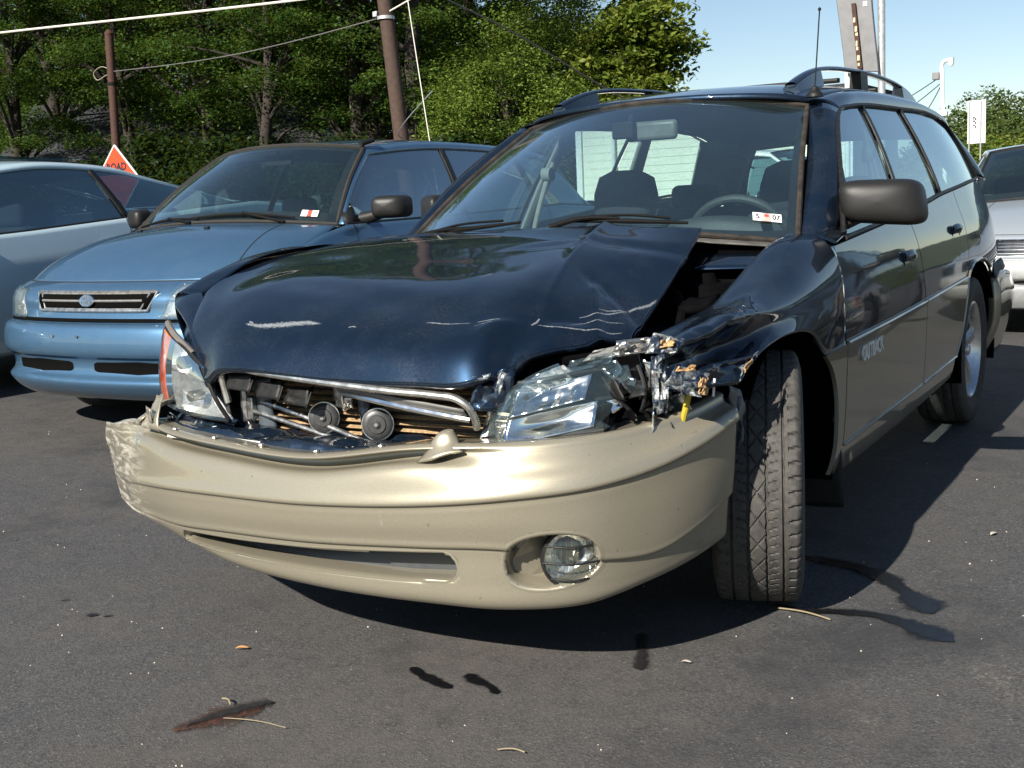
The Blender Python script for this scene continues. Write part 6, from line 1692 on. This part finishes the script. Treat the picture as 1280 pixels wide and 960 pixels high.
def build_signs():
    r = thing('road_sign', 'orange diamond road works sign peeping over the coupe roof', 'sign', (-20.1, 15.6, 0), rad(-3))
    s = .80; zc = 2.12
    def dia(k, y): return [(0, y, zc + k), (k, y, zc), (0, y, zc - k), (-k, y, zc)]
    m = MB(); m.prism(dia(s, 0), (0, .02, 0)); m.build('panel', ORANGE, r)
    m = MB()
    for (a, b) in (((0, s), (s, 0)), ((s, 0), (0, -s)), ((0, -s), (-s, 0)), ((-s, 0), (0, s))):
        m.tube([(a[0], .0, zc + a[1]), (b[0], 0, zc + b[1])], .022, n=6)
    m.build('edge', WHITEPAINT, r)
    text_part('sign_text', 'ROAD', .24, INK, frame((0, -.004, zc + .30), (1, 0, 0), (0, 0, 1)), r, .001, xscale=1.05, offset=.012)
    m = MB(); m.tube([(0, .05, 0), (0, .05, 2.6)], .03); m.tube([(-.5, .4, 0), (0, .05, 1.0)], .02); m.tube([(.5, .4, 0), (0, .05, 1.0)], .02); m.build('stand', GALV, r)
    # tall tapered sign seen from behind
    r = thing('tall_sign', 'back of a tall grey tapered sign with a rusted bracket rising behind the roof rail', 'sign', (-1.05, 8, 0))
    O = A([-1.05, 8, 0])
    out = cr([(-1.345, 8, 3.6), (-1.266, 8, 2.806), (-1.225, 8, 2.484), (-1.187, 8, 2.17)], 5)
    inn = cr([(-.885, 8, 2.13), (-.925, 8, 2.5), (-.95, 8, 2.766), (-.985, 8, 3.6)], 5)
    m = MB(); m.prism(np.concatenate([out, inn]) - O, (0, -.05, 0)); m.build('panel', SIGNBACK, r, bevel=.006)
    m = MB(); m.prism(A([(-1.118, 7.94, 2.745), (-1.083, 7.94, 2.745), (-1.022, 7.94, 2.17), (-1.062, 7.94, 2.17)]) - O, (0, -.035, 0)); br = m.build('rusted_bracket', RUST, r)
    m = MB(); pe = random.Random(4)
    for k in range(7):
        z = 2.2 + k * .062 + pe.uniform(0, .03); x = np.interp(z, [2.17, 2.745], [-1.042, -1.10]) - 1.05 * 0 
        m.box(A([x + pe.uniform(-.006, .006), 7.904, z]) - O, (pe.uniform(.012, .022), .004, pe.uniform(.02, .05)))
    m.build('peeling_paint', plain('cream_flake', (.6, .5, .3), .7), br)
    m = MB(); m.box(A([-1.005, 7.948, 2.735]) - O, (.035, .006, .04)); m.build('small_tag', WHITEST, r)
    m = MB(); m.tube([A([-.872, 8.06, 0]) - O, A([-.895, 8.06, 3.7]) - O], .033, n=16); m.build('pole', GALV, r)
    m = MB(); m.tube([A([-1.19, 8.05, 0]) - O, A([-1.19, 8.05, 2.21]) - O], .026, n=12); m.tube([A([-1.19, 8.05, 2.185]) - O, A([-.88, 8.05, 2.175]) - O], .012); m.build('stub_post', WHITEPAINT, r)
    # white sign on two posts
    r = thing('white_sign', 'white upright sign on two posts in front of the wooded hill', 'sign', (-2.08, 20, 0))
    m = MB(); m.box((0, 0, 2.25), (.31, .03, .77)); m.build('panel', WHITEPAINT, r)
    for x in (-.125, .075):
        m = MB(); m.tube([(x, -.03, 0), (x, -.03, 2.62)], .014, n=8); m.build('post', GALV, r)
    m = MB(); e = MB()
    for k in range(3):
        z = 2.33 - k * .07
        e.box((-.045 + .0, -.019, z), (.05, .004, .018)); e.box((-.015, -.019, z - .03), (.03, .004, .03)); e.box((-.06, -.019, z - .035), (.014, .004, .022))
    e.lathe([(0, .016), (-.004, .018), (-.004, .024), (0, .026)], n=14, axis='y', origin=(-.035, -.017, 2.30))
    e.build('emblem', INK, r)
    # camera mast
    r = thing('camera_pole', 'slim white pole with a security camera on top beyond the wagon', 'pole', (-1.83, 16, 0))
    m = MB(); m.tube([(.02, 0, 0), (-.09, 0, 2.92)], .032, n=12); m.build('shaft', WHITEPAINT, r)
    m = MB(); m.tube([(-.09, 0, 2.90), (-.06, -.02, 2.97), (.03, -.04, 2.99)], .028, k=5, n=10); m.lathe([(-.09, .001), (-.085, .03), (-.05, .045), (.02, .045), (.03, .05), (.04, .001)], n=16, axis='z', origin=(.05, -.04, 2.985)); m.build('camera_head', WHITEPAINT, r)
    m = MB(); m.box((-.17, 0, 2.77), (.10, .09, .11)); m.build('junction_box', GREYPL, r, bevel=.01)
    m = MB(); m.box((-.06, -.04, 2.20), (.14, .10, .07)); m.tube([(-.2, -.03, 2.15), (-.05, -.03, 2.17)], .02); m.build('floodlight', WHITEPAINT, r, bevel=.01)
    for k, (x0, z0, x1, z1) in enumerate(((-.12, 2.75, -1.2, 2.25), (-.10, 2.66, -.95, 2.15), (-.10, 2.62, -.45, 2.1))):
        m = MB(); m.tube([(x0, 0, z0), ((x0 + x1) / 2, 0, (z0 + z1) / 2 - .05), (x1, 0, z1)], .007, k=6, n=5); m.build('cable', WIRE, r)
build_signs()

# ------------------------------------------------------------------ trees
def leaf_mesh(name, C, size, mat, rng, flat=.5, droop=0):
    """one small two-triangle leaf per centre, joined"""
    n = len(C)
    a = rng.uniform(0, 2 * np.pi, n); nz = rng.normal(0, 1, (n, 3)); nz[:, 2] = np.abs(nz[:, 2]) + flat
    nz /= np.linalg.norm(nz, axis=1, keepdims=True)
    t = np.stack([np.cos(a), np.sin(a), rng.normal(-droop, .3, n)], 1)
    t -= nz * (t * nz).sum(1, keepdims=True); t /= np.linalg.norm(t, axis=1, keepdims=True)
    b = np.cross(nz, t)
    s = size * rng.uniform(.6, 1.35, n)[:, None]
    V = np.stack([C - t * s, C + b * s * .48 + nz * s * .12, C + t * s, C - b * s * .48 + nz * s * .12], 1).reshape(-1, 3)
    me = bpy.data.meshes.new(name)
    me.vertices.add(4 * n); me.vertices.foreach_set('co', V.ravel().astype(np.float32))
    me.loops.add(4 * n); me.loops.foreach_set('vertex_index', np.arange(4 * n, dtype=np.int32))
    me.polygons.add(n); me.polygons.foreach_set('loop_start', np.arange(0, 4 * n, 4, dtype=np.int32)); me.polygons.foreach_set('loop_total', np.full(n, 4, dtype=np.int32))
    me.materials.append(mat); me.update(calc_edges=True)
    return me

LEAF_A = leaf_mat('locust_leaves', [(.012, .030, .006), (.024, .058, .010), (.052, .098, .017), (.105, .150, .028)])  # darkened greens: deep shade of the left-hand woods is put into the colour
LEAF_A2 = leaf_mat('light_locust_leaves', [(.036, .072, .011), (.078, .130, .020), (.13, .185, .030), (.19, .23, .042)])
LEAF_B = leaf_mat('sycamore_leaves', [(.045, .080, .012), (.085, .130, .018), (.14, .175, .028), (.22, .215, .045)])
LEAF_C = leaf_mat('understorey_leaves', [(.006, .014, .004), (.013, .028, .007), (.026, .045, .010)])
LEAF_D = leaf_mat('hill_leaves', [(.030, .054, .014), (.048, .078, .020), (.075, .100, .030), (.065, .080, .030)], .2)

def tree_meshes(seed, H, z0, R, nclump, nleaf, lsize, mat, trunk_r=.2, spread=.55):
    rng = np.random.default_rng(seed)
    m = MB()
    bend = rng.normal(0, .25, (5, 2)); zs = np.linspace(0, H * .85, 5)
    tp = np.stack([np.cumsum(bend[:, 0]) * .5, np.cumsum(bend[:, 1]) * .5, zs], 1); tp[0, :2] = 0
    m.tube(tp, [trunk_r * 1.25, trunk_r, trunk_r * .8, trunk_r * .5, trunk_r * .15], k=5, n=9)
    TC = cr(tp, n=60)
    cl = []
    while len(cl) < nclump:
        u = rng.normal(0, 1, 3); u /= np.linalg.norm(u); r_ = rng.uniform(.35, 1) ** .6
        p = u * r_ * A([R, R, (H - z0) / 2]) + A([0, 0, (H + z0) / 2])
        k = (p[2] - z0) / (H - z0)
        p[:2] *= np.interp(k, [0, .3, .7, 1], [.75, 1, .85, .45])
        p[:2] += tp[3, :2] * k
        cl.append(p)
    cl = A(cl)
    for i in range(0, nclump, 3):
        p = cl[i]; zt = max(.8, p[2] - rng.uniform(.6, 2.2)); b = TC[np.argmin(np.abs(TC[:, 2] - zt))]
        mid = (b + p) / 2 + A([0, 0, rng.uniform(.0, .5)]); m.tube([b, mid, p], [trunk_r * .32, trunk_r * .2, .012], k=4, n=5, caps=False)
    C = []
    for p in cl:
        k = int(nleaf * rng.uniform(.5, 1.5)); s_ = rng.uniform(.6, 1.3)
        q = rng.normal(0, 1, (k, 3)) * A([spread, spread, spread * .34]) * s_
        q[:, 2] -= .12 * (q[:, 0] ** 2 + q[:, 1] ** 2)
        C.append(p + np.clip(q, -1.75 * spread * s_, 1.75 * spread * s_))
    C = np.concatenate(C)
    return m.mesh('trunk', BARK, 60), leaf_mesh('crown', C, lsize, mat, rng)

def place_tree(name, label, meshes, loc, rz, sc, group=None):
    r = thing(name, label, 'tree', loc, rz, group)
    for nm, me in zip(('trunk', 'crown'), meshes):
        o = bpy.data.objects.new(nm, me); COL.objects.link(o); o.parent = r; o.scale = (sc, sc, sc)
    return r

def build_trees():
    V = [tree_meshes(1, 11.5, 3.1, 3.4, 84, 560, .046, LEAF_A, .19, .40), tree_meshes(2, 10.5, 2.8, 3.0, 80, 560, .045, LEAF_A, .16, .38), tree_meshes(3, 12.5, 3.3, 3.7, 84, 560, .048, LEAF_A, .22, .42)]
    gl = 'dark locust trees in the woods on the left'
    spots = [(-27.8, 18.5, 0, 1.0, 'locust tree at the far left edge of the woods behind the coupe'), (-24.6, 19.5, 1, 1.05, 'locust tree just left of the rusty steel post'), (-21.4, 20.5, 2, 1.0, 'locust tree directly behind the rusty steel post'), (-18.8, 19.6, 1, 1.0, 'locust tree right of the rusty steel post above the hatchback bonnet'),
             (-16.6, 20.0, 0, 1.0, 'locust tree with a dark trunk midway between the rusty post and the wooden pole'), (-14.3, 19.8, 2, .95, 'locust tree left of the wooden utility pole')]
    back = [(-31.5, 22.5, 2, 1.1), (-26.5, 25.5, 0, 1.1), (-20.5, 26.5, 2, 1.1), (-17.0, 26.0, 0, 1.0), (-34.5, 26.0, 1, 1.1), (-30.0, 29.5, 2, 1.15), (-24.0, 30.5, 1, 1.1)]
    for i, (x, y, v, s_, l_) in enumerate(spots):
        place_tree('locust_tree', l_, V[v], (x, y, 0), i * 1.9 + .4, s_, gl)
    for i, (x, y, v, s_) in enumerate(back):
        place_tree('locust_tree', 'dark locust tree in the second row of the woods, mostly hidden by nearer trees', V[v], (x, y, 0), i * 2.3 + .9, s_, 'locust trees in the second row')
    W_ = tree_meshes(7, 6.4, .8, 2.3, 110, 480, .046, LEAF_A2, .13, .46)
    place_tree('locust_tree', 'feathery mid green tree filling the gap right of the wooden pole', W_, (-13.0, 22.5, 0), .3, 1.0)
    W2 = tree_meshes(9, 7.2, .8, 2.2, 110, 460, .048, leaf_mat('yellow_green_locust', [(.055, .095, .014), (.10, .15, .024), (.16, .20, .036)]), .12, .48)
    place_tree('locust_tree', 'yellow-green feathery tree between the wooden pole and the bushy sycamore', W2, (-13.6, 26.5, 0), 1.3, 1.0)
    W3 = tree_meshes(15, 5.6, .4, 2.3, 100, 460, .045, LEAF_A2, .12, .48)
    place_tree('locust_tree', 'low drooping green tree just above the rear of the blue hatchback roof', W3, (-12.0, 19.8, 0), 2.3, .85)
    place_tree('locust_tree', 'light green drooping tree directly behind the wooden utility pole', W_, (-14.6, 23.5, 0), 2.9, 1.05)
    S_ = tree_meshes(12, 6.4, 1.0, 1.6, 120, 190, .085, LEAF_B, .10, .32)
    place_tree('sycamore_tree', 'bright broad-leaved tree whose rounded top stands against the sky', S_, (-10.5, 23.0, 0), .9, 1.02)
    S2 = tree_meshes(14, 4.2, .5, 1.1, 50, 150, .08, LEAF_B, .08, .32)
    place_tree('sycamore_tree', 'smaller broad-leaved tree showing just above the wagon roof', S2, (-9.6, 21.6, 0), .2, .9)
    # bushes at the wood's edge
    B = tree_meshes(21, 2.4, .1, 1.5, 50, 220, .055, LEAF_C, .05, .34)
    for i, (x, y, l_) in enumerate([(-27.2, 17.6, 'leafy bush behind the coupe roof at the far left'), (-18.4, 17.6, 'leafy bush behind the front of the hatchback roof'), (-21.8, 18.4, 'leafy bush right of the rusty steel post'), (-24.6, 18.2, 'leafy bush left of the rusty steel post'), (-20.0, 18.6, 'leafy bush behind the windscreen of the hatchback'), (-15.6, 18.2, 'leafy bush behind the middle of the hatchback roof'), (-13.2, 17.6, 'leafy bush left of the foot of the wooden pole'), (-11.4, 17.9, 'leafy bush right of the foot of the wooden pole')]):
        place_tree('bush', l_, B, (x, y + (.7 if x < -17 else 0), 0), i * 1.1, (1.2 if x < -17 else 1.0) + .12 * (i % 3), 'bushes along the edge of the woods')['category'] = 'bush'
    # farther wood closing the view
    rng = np.random.default_rng(5)
    def mass(name, n, lo, hi, zt, size, mat, dome=3.0):
        C = []
        x = rng.uniform(lo[0], hi[0], n); y = rng.uniform(lo[1], hi[1], n)
        return x, y
    n = 110000
    cx = rng.uniform(-75, -15, 130); cy = rng.uniform(33, 46, 130); ch = rng.uniform(10, 16, 130); crr = rng.uniform(2.5, 4.5, 130)
    i = rng.integers(0, 130, n); u = rng.normal(0, 1, (n, 3)); u /= np.linalg.norm(u, axis=1, keepdims=True); u *= rng.uniform(.5, 1, (n, 1))
    C = np.stack([cx[i] + u[:, 0] * crr[i], cy[i] + u[:, 1] * crr[i], ch[i] * .5 + u[:, 2] * ch[i] * .5], 1)
    C = C[(C[:, 0] < 1.78 - .64 * (C[:, 1] + 2.9))]
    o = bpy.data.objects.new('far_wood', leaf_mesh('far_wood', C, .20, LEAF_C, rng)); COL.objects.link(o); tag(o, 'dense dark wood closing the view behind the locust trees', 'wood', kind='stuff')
    # wooded hill on the right
    n = 110000; K = 420
    cx = rng.uniform(-62, 12, K); cy = rng.uniform(78, 135, K)
    hill = lambda x, y: (np.interp(y, [70, 135], [0, 10.5]) + 1.2 * np.sin(x * .09 + 1)) * np.interp((x - 1.78) / (y + 2.9), [-.30, -.22, -.19, -.10, 0], [.0, .15, .85, .80, .55])
    ch = rng.uniform(2.2, 4.2, K); crr = rng.uniform(1.6, 3.0, K); i = rng.integers(0, K, n)
    u = rng.normal(0, 1, (n, 3)); u /= np.linalg.norm(u, axis=1, keepdims=True); u[:, 2] = np.abs(u[:, 2]) * 1.1 - .1; u *= rng.uniform(.8, 1.05, (n, 1))
    C = np.stack([cx[i] + u[:, 0] * crr[i], cy[i] + u[:, 1] * crr[i], np.maximum(0, hill(cx[i], cy[i])) + u[:, 2] * ch[i]], 1)
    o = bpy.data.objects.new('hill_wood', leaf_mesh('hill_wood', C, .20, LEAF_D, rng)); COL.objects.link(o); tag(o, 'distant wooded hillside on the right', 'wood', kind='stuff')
    X, Y = np.meshgrid(np.linspace(-80, 30, 24), np.linspace(66, 150, 20)); Z = np.maximum(-.4, hill(X, Y)) - .3
    m = MB(); m.grid(np.stack([X, Y, Z], -1)); tag(m.build('hillside', plain('hill_ground', (.035, .05, .02), .9, nscale=.5, var=.4)), kind='structure')
    n = 60000; K = 70
    cx = rng.uniform(-14, 2, K); cy = rng.uniform(38, 46, K); ch = rng.uniform(1.2, 2.9, K) * np.where(cx < 1.78 - .21 * (cy + 2.9), .7, 1.0); crr = rng.uniform(.8, 1.5, K); i = rng.integers(0, K, n)
    u = rng.normal(0, 1, (n, 3)); u /= np.linalg.norm(u, axis=1, keepdims=True); u *= rng.uniform(.75, 1.0, (n, 1))
    C = np.stack([cx[i] + u[:, 0] * crr[i], cy[i] + u[:, 1] * crr[i], ch[i] * .5 + u[:, 2] * ch[i] * .55], 1)
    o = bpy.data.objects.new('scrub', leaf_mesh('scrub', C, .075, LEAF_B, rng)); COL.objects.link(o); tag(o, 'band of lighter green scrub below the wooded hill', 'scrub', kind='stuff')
build_trees()

# ------------------------------------------------------------------ things on the ground
WET = worn('wet_fluid', (.007, .007, .008), .24, .05, .5, 30, .3, nz=.9)
OILY = worn('oil_stain', (.010, .009, .009), .6, .10, .85, 60, .5, nz=1.3)
BROWNST = worn('rusty_stain', (.050, .022, .014), .6, .12, .9, 45, .8, nz=1.4)
STRAW = plain('dry_straw', (.22, .18, .11), .8, nscale=40)
DRYLEAF = plain('dry_leaf', (.42, .22, .08), .8, nscale=60, var=.4)
STONE = plain('pale_pebble', (.45, .40, .33), .8, nscale=40, var=.3)

def puddle(label, path, mat=None, name='fluid_stain', cat='stain', z=.004, seed=0, n=60, jag=.25):
    C = cr(A(path), n=n); T = np.gradient(C[:, :2], axis=0); T /= np.maximum(np.linalg.norm(T, axis=1, keepdims=True), 1e-9); Nn = np.stack([-T[:, 1], T[:, 0]], 1)
    tp = np.clip(np.sin(np.pi * np.linspace(.004, .996, n)) * 4, 0, 1) ** .6
    rows = []
    for k in (-1, -.5, 0, .5, 1):
        w_ = tp * C[:, 2] * (1 + jag * vnoise(np.arange(n) * .35, np.full(n, k * 7.3), seed) + .5 * jag * vnoise(np.arange(n) * .9, np.full(n, k * 3.3), seed + 2))
        rows.append(np.concatenate([C[:, :2] + Nn * (w_ * k)[:, None], np.full((n, 1), z)], 1))
    m = MB(); m.grid(A(rows)); o = m.build(name, mat or WET, sharp=180)
    set_fade(o, np.concatenate([(1 - abs(k)) * np.clip(tp * 1.4, 0, 1) for k in (-1, -.5, 0, .5, 1)])); return tag(o, label, cat)
def build_ground_bits():
    puddle('long dark fluid streak running out from behind the front wheel, upper branch', [(.76, .36, .03), (.86, .34, .040), (.955, .31, .038), (1.03, .25, .05), (1.10, .17, .032), (1.15, .10, .065), (1.20, .02, .05)], seed=1)
    puddle('long dark fluid streak ending in a glossy pool right of the front tyre, lower branch', [(.82, -.07, .012), (.90, -.085, .02), (1.0, -.055, .026), (1.08, -.045, .028), (1.16, -.075, .04), (1.225, -.112, .058), (1.285, -.15, .02)], seed=2)
    puddle('short dark drip mark under the front bumper near the tyre', [(.59, -.40, .022), (.62, -.47, .018), (.655, -.54, .022), (.685, -.615, .03)], OILY, seed=3)
    puddle('bent black fluid spot ahead of the bumper, the left of a pair', [(.19, -.825, .014), (.235, -.85, .02), (.29, -.87, .022), (.345, -.885, .014)], seed=4, n=40)
    puddle('bent black fluid spot ahead of the bumper, the right of a pair', [(.335, -.80, .014), (.37, -.825, .024), (.41, -.835, .012), (.455, -.868, .018)], seed=5, n=40)
    puddle('brown-red rusty stain in the foreground at lower left', [(-.075, -1.325, .02), (-.05, -1.275, .045), (-.02, -1.22, .07), (.01, -1.165, .045), (.02, -1.145, .015)], BROWNST, seed=6)
    puddle('black oily rim along the top of the rusty stain', [(-.06, -1.30, .01), (-.025, -1.20, .028), (.012, -1.14, .03), (.03, -1.12, .008)], OILY, seed=16, n=40, z=.0065, jag=.5)
    puddle('small black oil blot at the left, larger of two', [(-.86, -.915, .008), (-.845, -.905, .022), (-.83, -.90, .008)], OILY, seed=7, n=24)
    puddle('small black oil blot at the left, smaller of two', [(-.825, -1.015, .006), (-.81, -1.005, .016), (-.80, -1.0, .006)], OILY, seed=8, n=24)
    puddle('faint dark oil spot on the tarmac in front of the hatchback', [(-3.62, .90, .03), (-3.52, .94, .09), (-3.42, .98, .03)], OILY, seed=9, n=24, z=.0)
    bpy.data.objects['fluid_stain.008'].location.z = .036 * 2.02 + .006
    def straw(label, a, b, r=.0022):
        a = A(a); b = A(b); m = MB(); m.tube([a, (a + b) / 2 + A([.004, .003, .004]), b], r, k=5, n=6); tag(m.build('straw', STRAW), label, 'straw')
    straw('thin dry straw lying to the right of the rusty stain', (-.01, -1.235, .007), (.145, -1.21, .006), .0011)
    straw('short dry twig lying across the rusty stain', (-.085, -1.165, .009), (-.045, -1.18, .008), .002)
    straw('pale splinter of trim lying beside the front tyre', (.84, -.10, .006), (.985, -.128, .006), .0022)
    straw('dry stalk in the bottom foreground', (.60, -1.095, .005), (.655, -1.083, .006), .0016)
    def leaf(label, c, s, a, mat=DRYLEAF):
        u = A([math.cos(a), math.sin(a), 0]); v = A([-math.sin(a), math.cos(a), 0]); c = A(c) + A([0, 0, .006])
        rows = [[c - u * s, c - u * s * .4 + v * s * .35 + A([0, 0, s * .25]), c + u * s * .4 + v * s * .3 + A([0, 0, s * .2]), c + u * s], [c - u * s, c - u * s * .4 + A([0, 0, .002]), c + u * s * .4 + A([0, 0, .002]), c + u * s], [c - u * s, c - u * s * .4 - v * s * .35 + A([0, 0, s * .3]), c + u * s * .4 - v * s * .3 + A([0, 0, s * .15]), c + u * s]]
        m = MB(); m.grid(surf(rows, 3, 3)); tag(m.build('dead_leaf', mat, solid=.001), label, 'leaf')
    leaf('curled dead leaf left of centre in the foreground', (-.268, -.915, 0), .018, .6)
    leaf('pale chip lying in front of the bumper near the drip mark', (.765, -.53, 0), .012, .2, STONE)
    leaf('tiny pale leaf on the tarmac right of the wheel', (1.225, .80, 0), .018, 1.2, STONE)
    # scattered grit
    rng = np.random.default_rng(3)
    n = 420
    x = rng.uniform(-3.2, 2.6, n); y = rng.uniform(-1.8, 3.2, n); m = MB()
    for i in range(n):
        s = rng.uniform(.0010, .0032) * (1.8 if rng.random() < .04 else 1)
        c = A([x[i], y[i], .036 * max(0, -x[i] - 1.5) + s * .4])
        m.add(c + A([[s, 0, -s * .4], [-s * .4, s * .8, -s * .4], [-s * .6, -s * .7, -s * .4], [0, s * .1, s * .7]]), [(0, 1, 3), (1, 2, 3), (2, 0, 3)])
    tag(m.build('grit', STONE, sharp=None), 'fine pale grit scattered over the tarmac', 'grit', kind='stuff')
build_ground_bits()

# ------------------------------------------------------------------ scrapes on the bonnet
def scrapes():
    def ds(line, name='scrape', mat=SCRAPEW, jag=.3, seed=1):
        decal_on(HOODB, line, name, mat, hood_obj, jag=jag, seed=seed)
    for k, ln in enumerate(SCRAPE_LINES):
        ds(ln, seed=k + 1)
SCRAPE_LINES = [[(-.335, -.752, .004), (-.30, -.762, .006), (-.26, -.768, .012), (-.18, -.766, .015), (-.11, -.760, .012), (-.058, -.764, .002)], [(-.318, -.748, .003), (-.300, -.757, .005), (-.285, -.768, .003)],
                [(.215, -.728, .001), (.245, -.726, .004), (.28, -.725, .003), (.34, -.714, .0018)], [(.345, -.712, .001), (.375, -.694, .004), (.395, -.679, .002)], [(.35, -.73, .001), (.385, -.70, .003)],
                [(.447, -.640, .002), (.452, -.618, .005), (.450, -.602, .002)], [(.452, -.632, .003), (.50, -.595, .0024), (.55, -.525, .0024), (.585, -.43, .001)], [(.50, -.52, .0015), (.53, -.44, .003), (.555, -.35, .0022)],
                [(.515, -.445, .003), (.55, -.355, .004), (.572, -.27, .006), (.574, -.215, .004)], [(.505, -.56, .001), (.54, -.48, .0024), (.575, -.40, .001)], [(.20, -.46, .0012), (.21, -.43, .003), (.215, -.42, .001)], [(.02, -.77, .002), (.035, -.765, .003), (.045, -.768, .001)]]
scrapes()
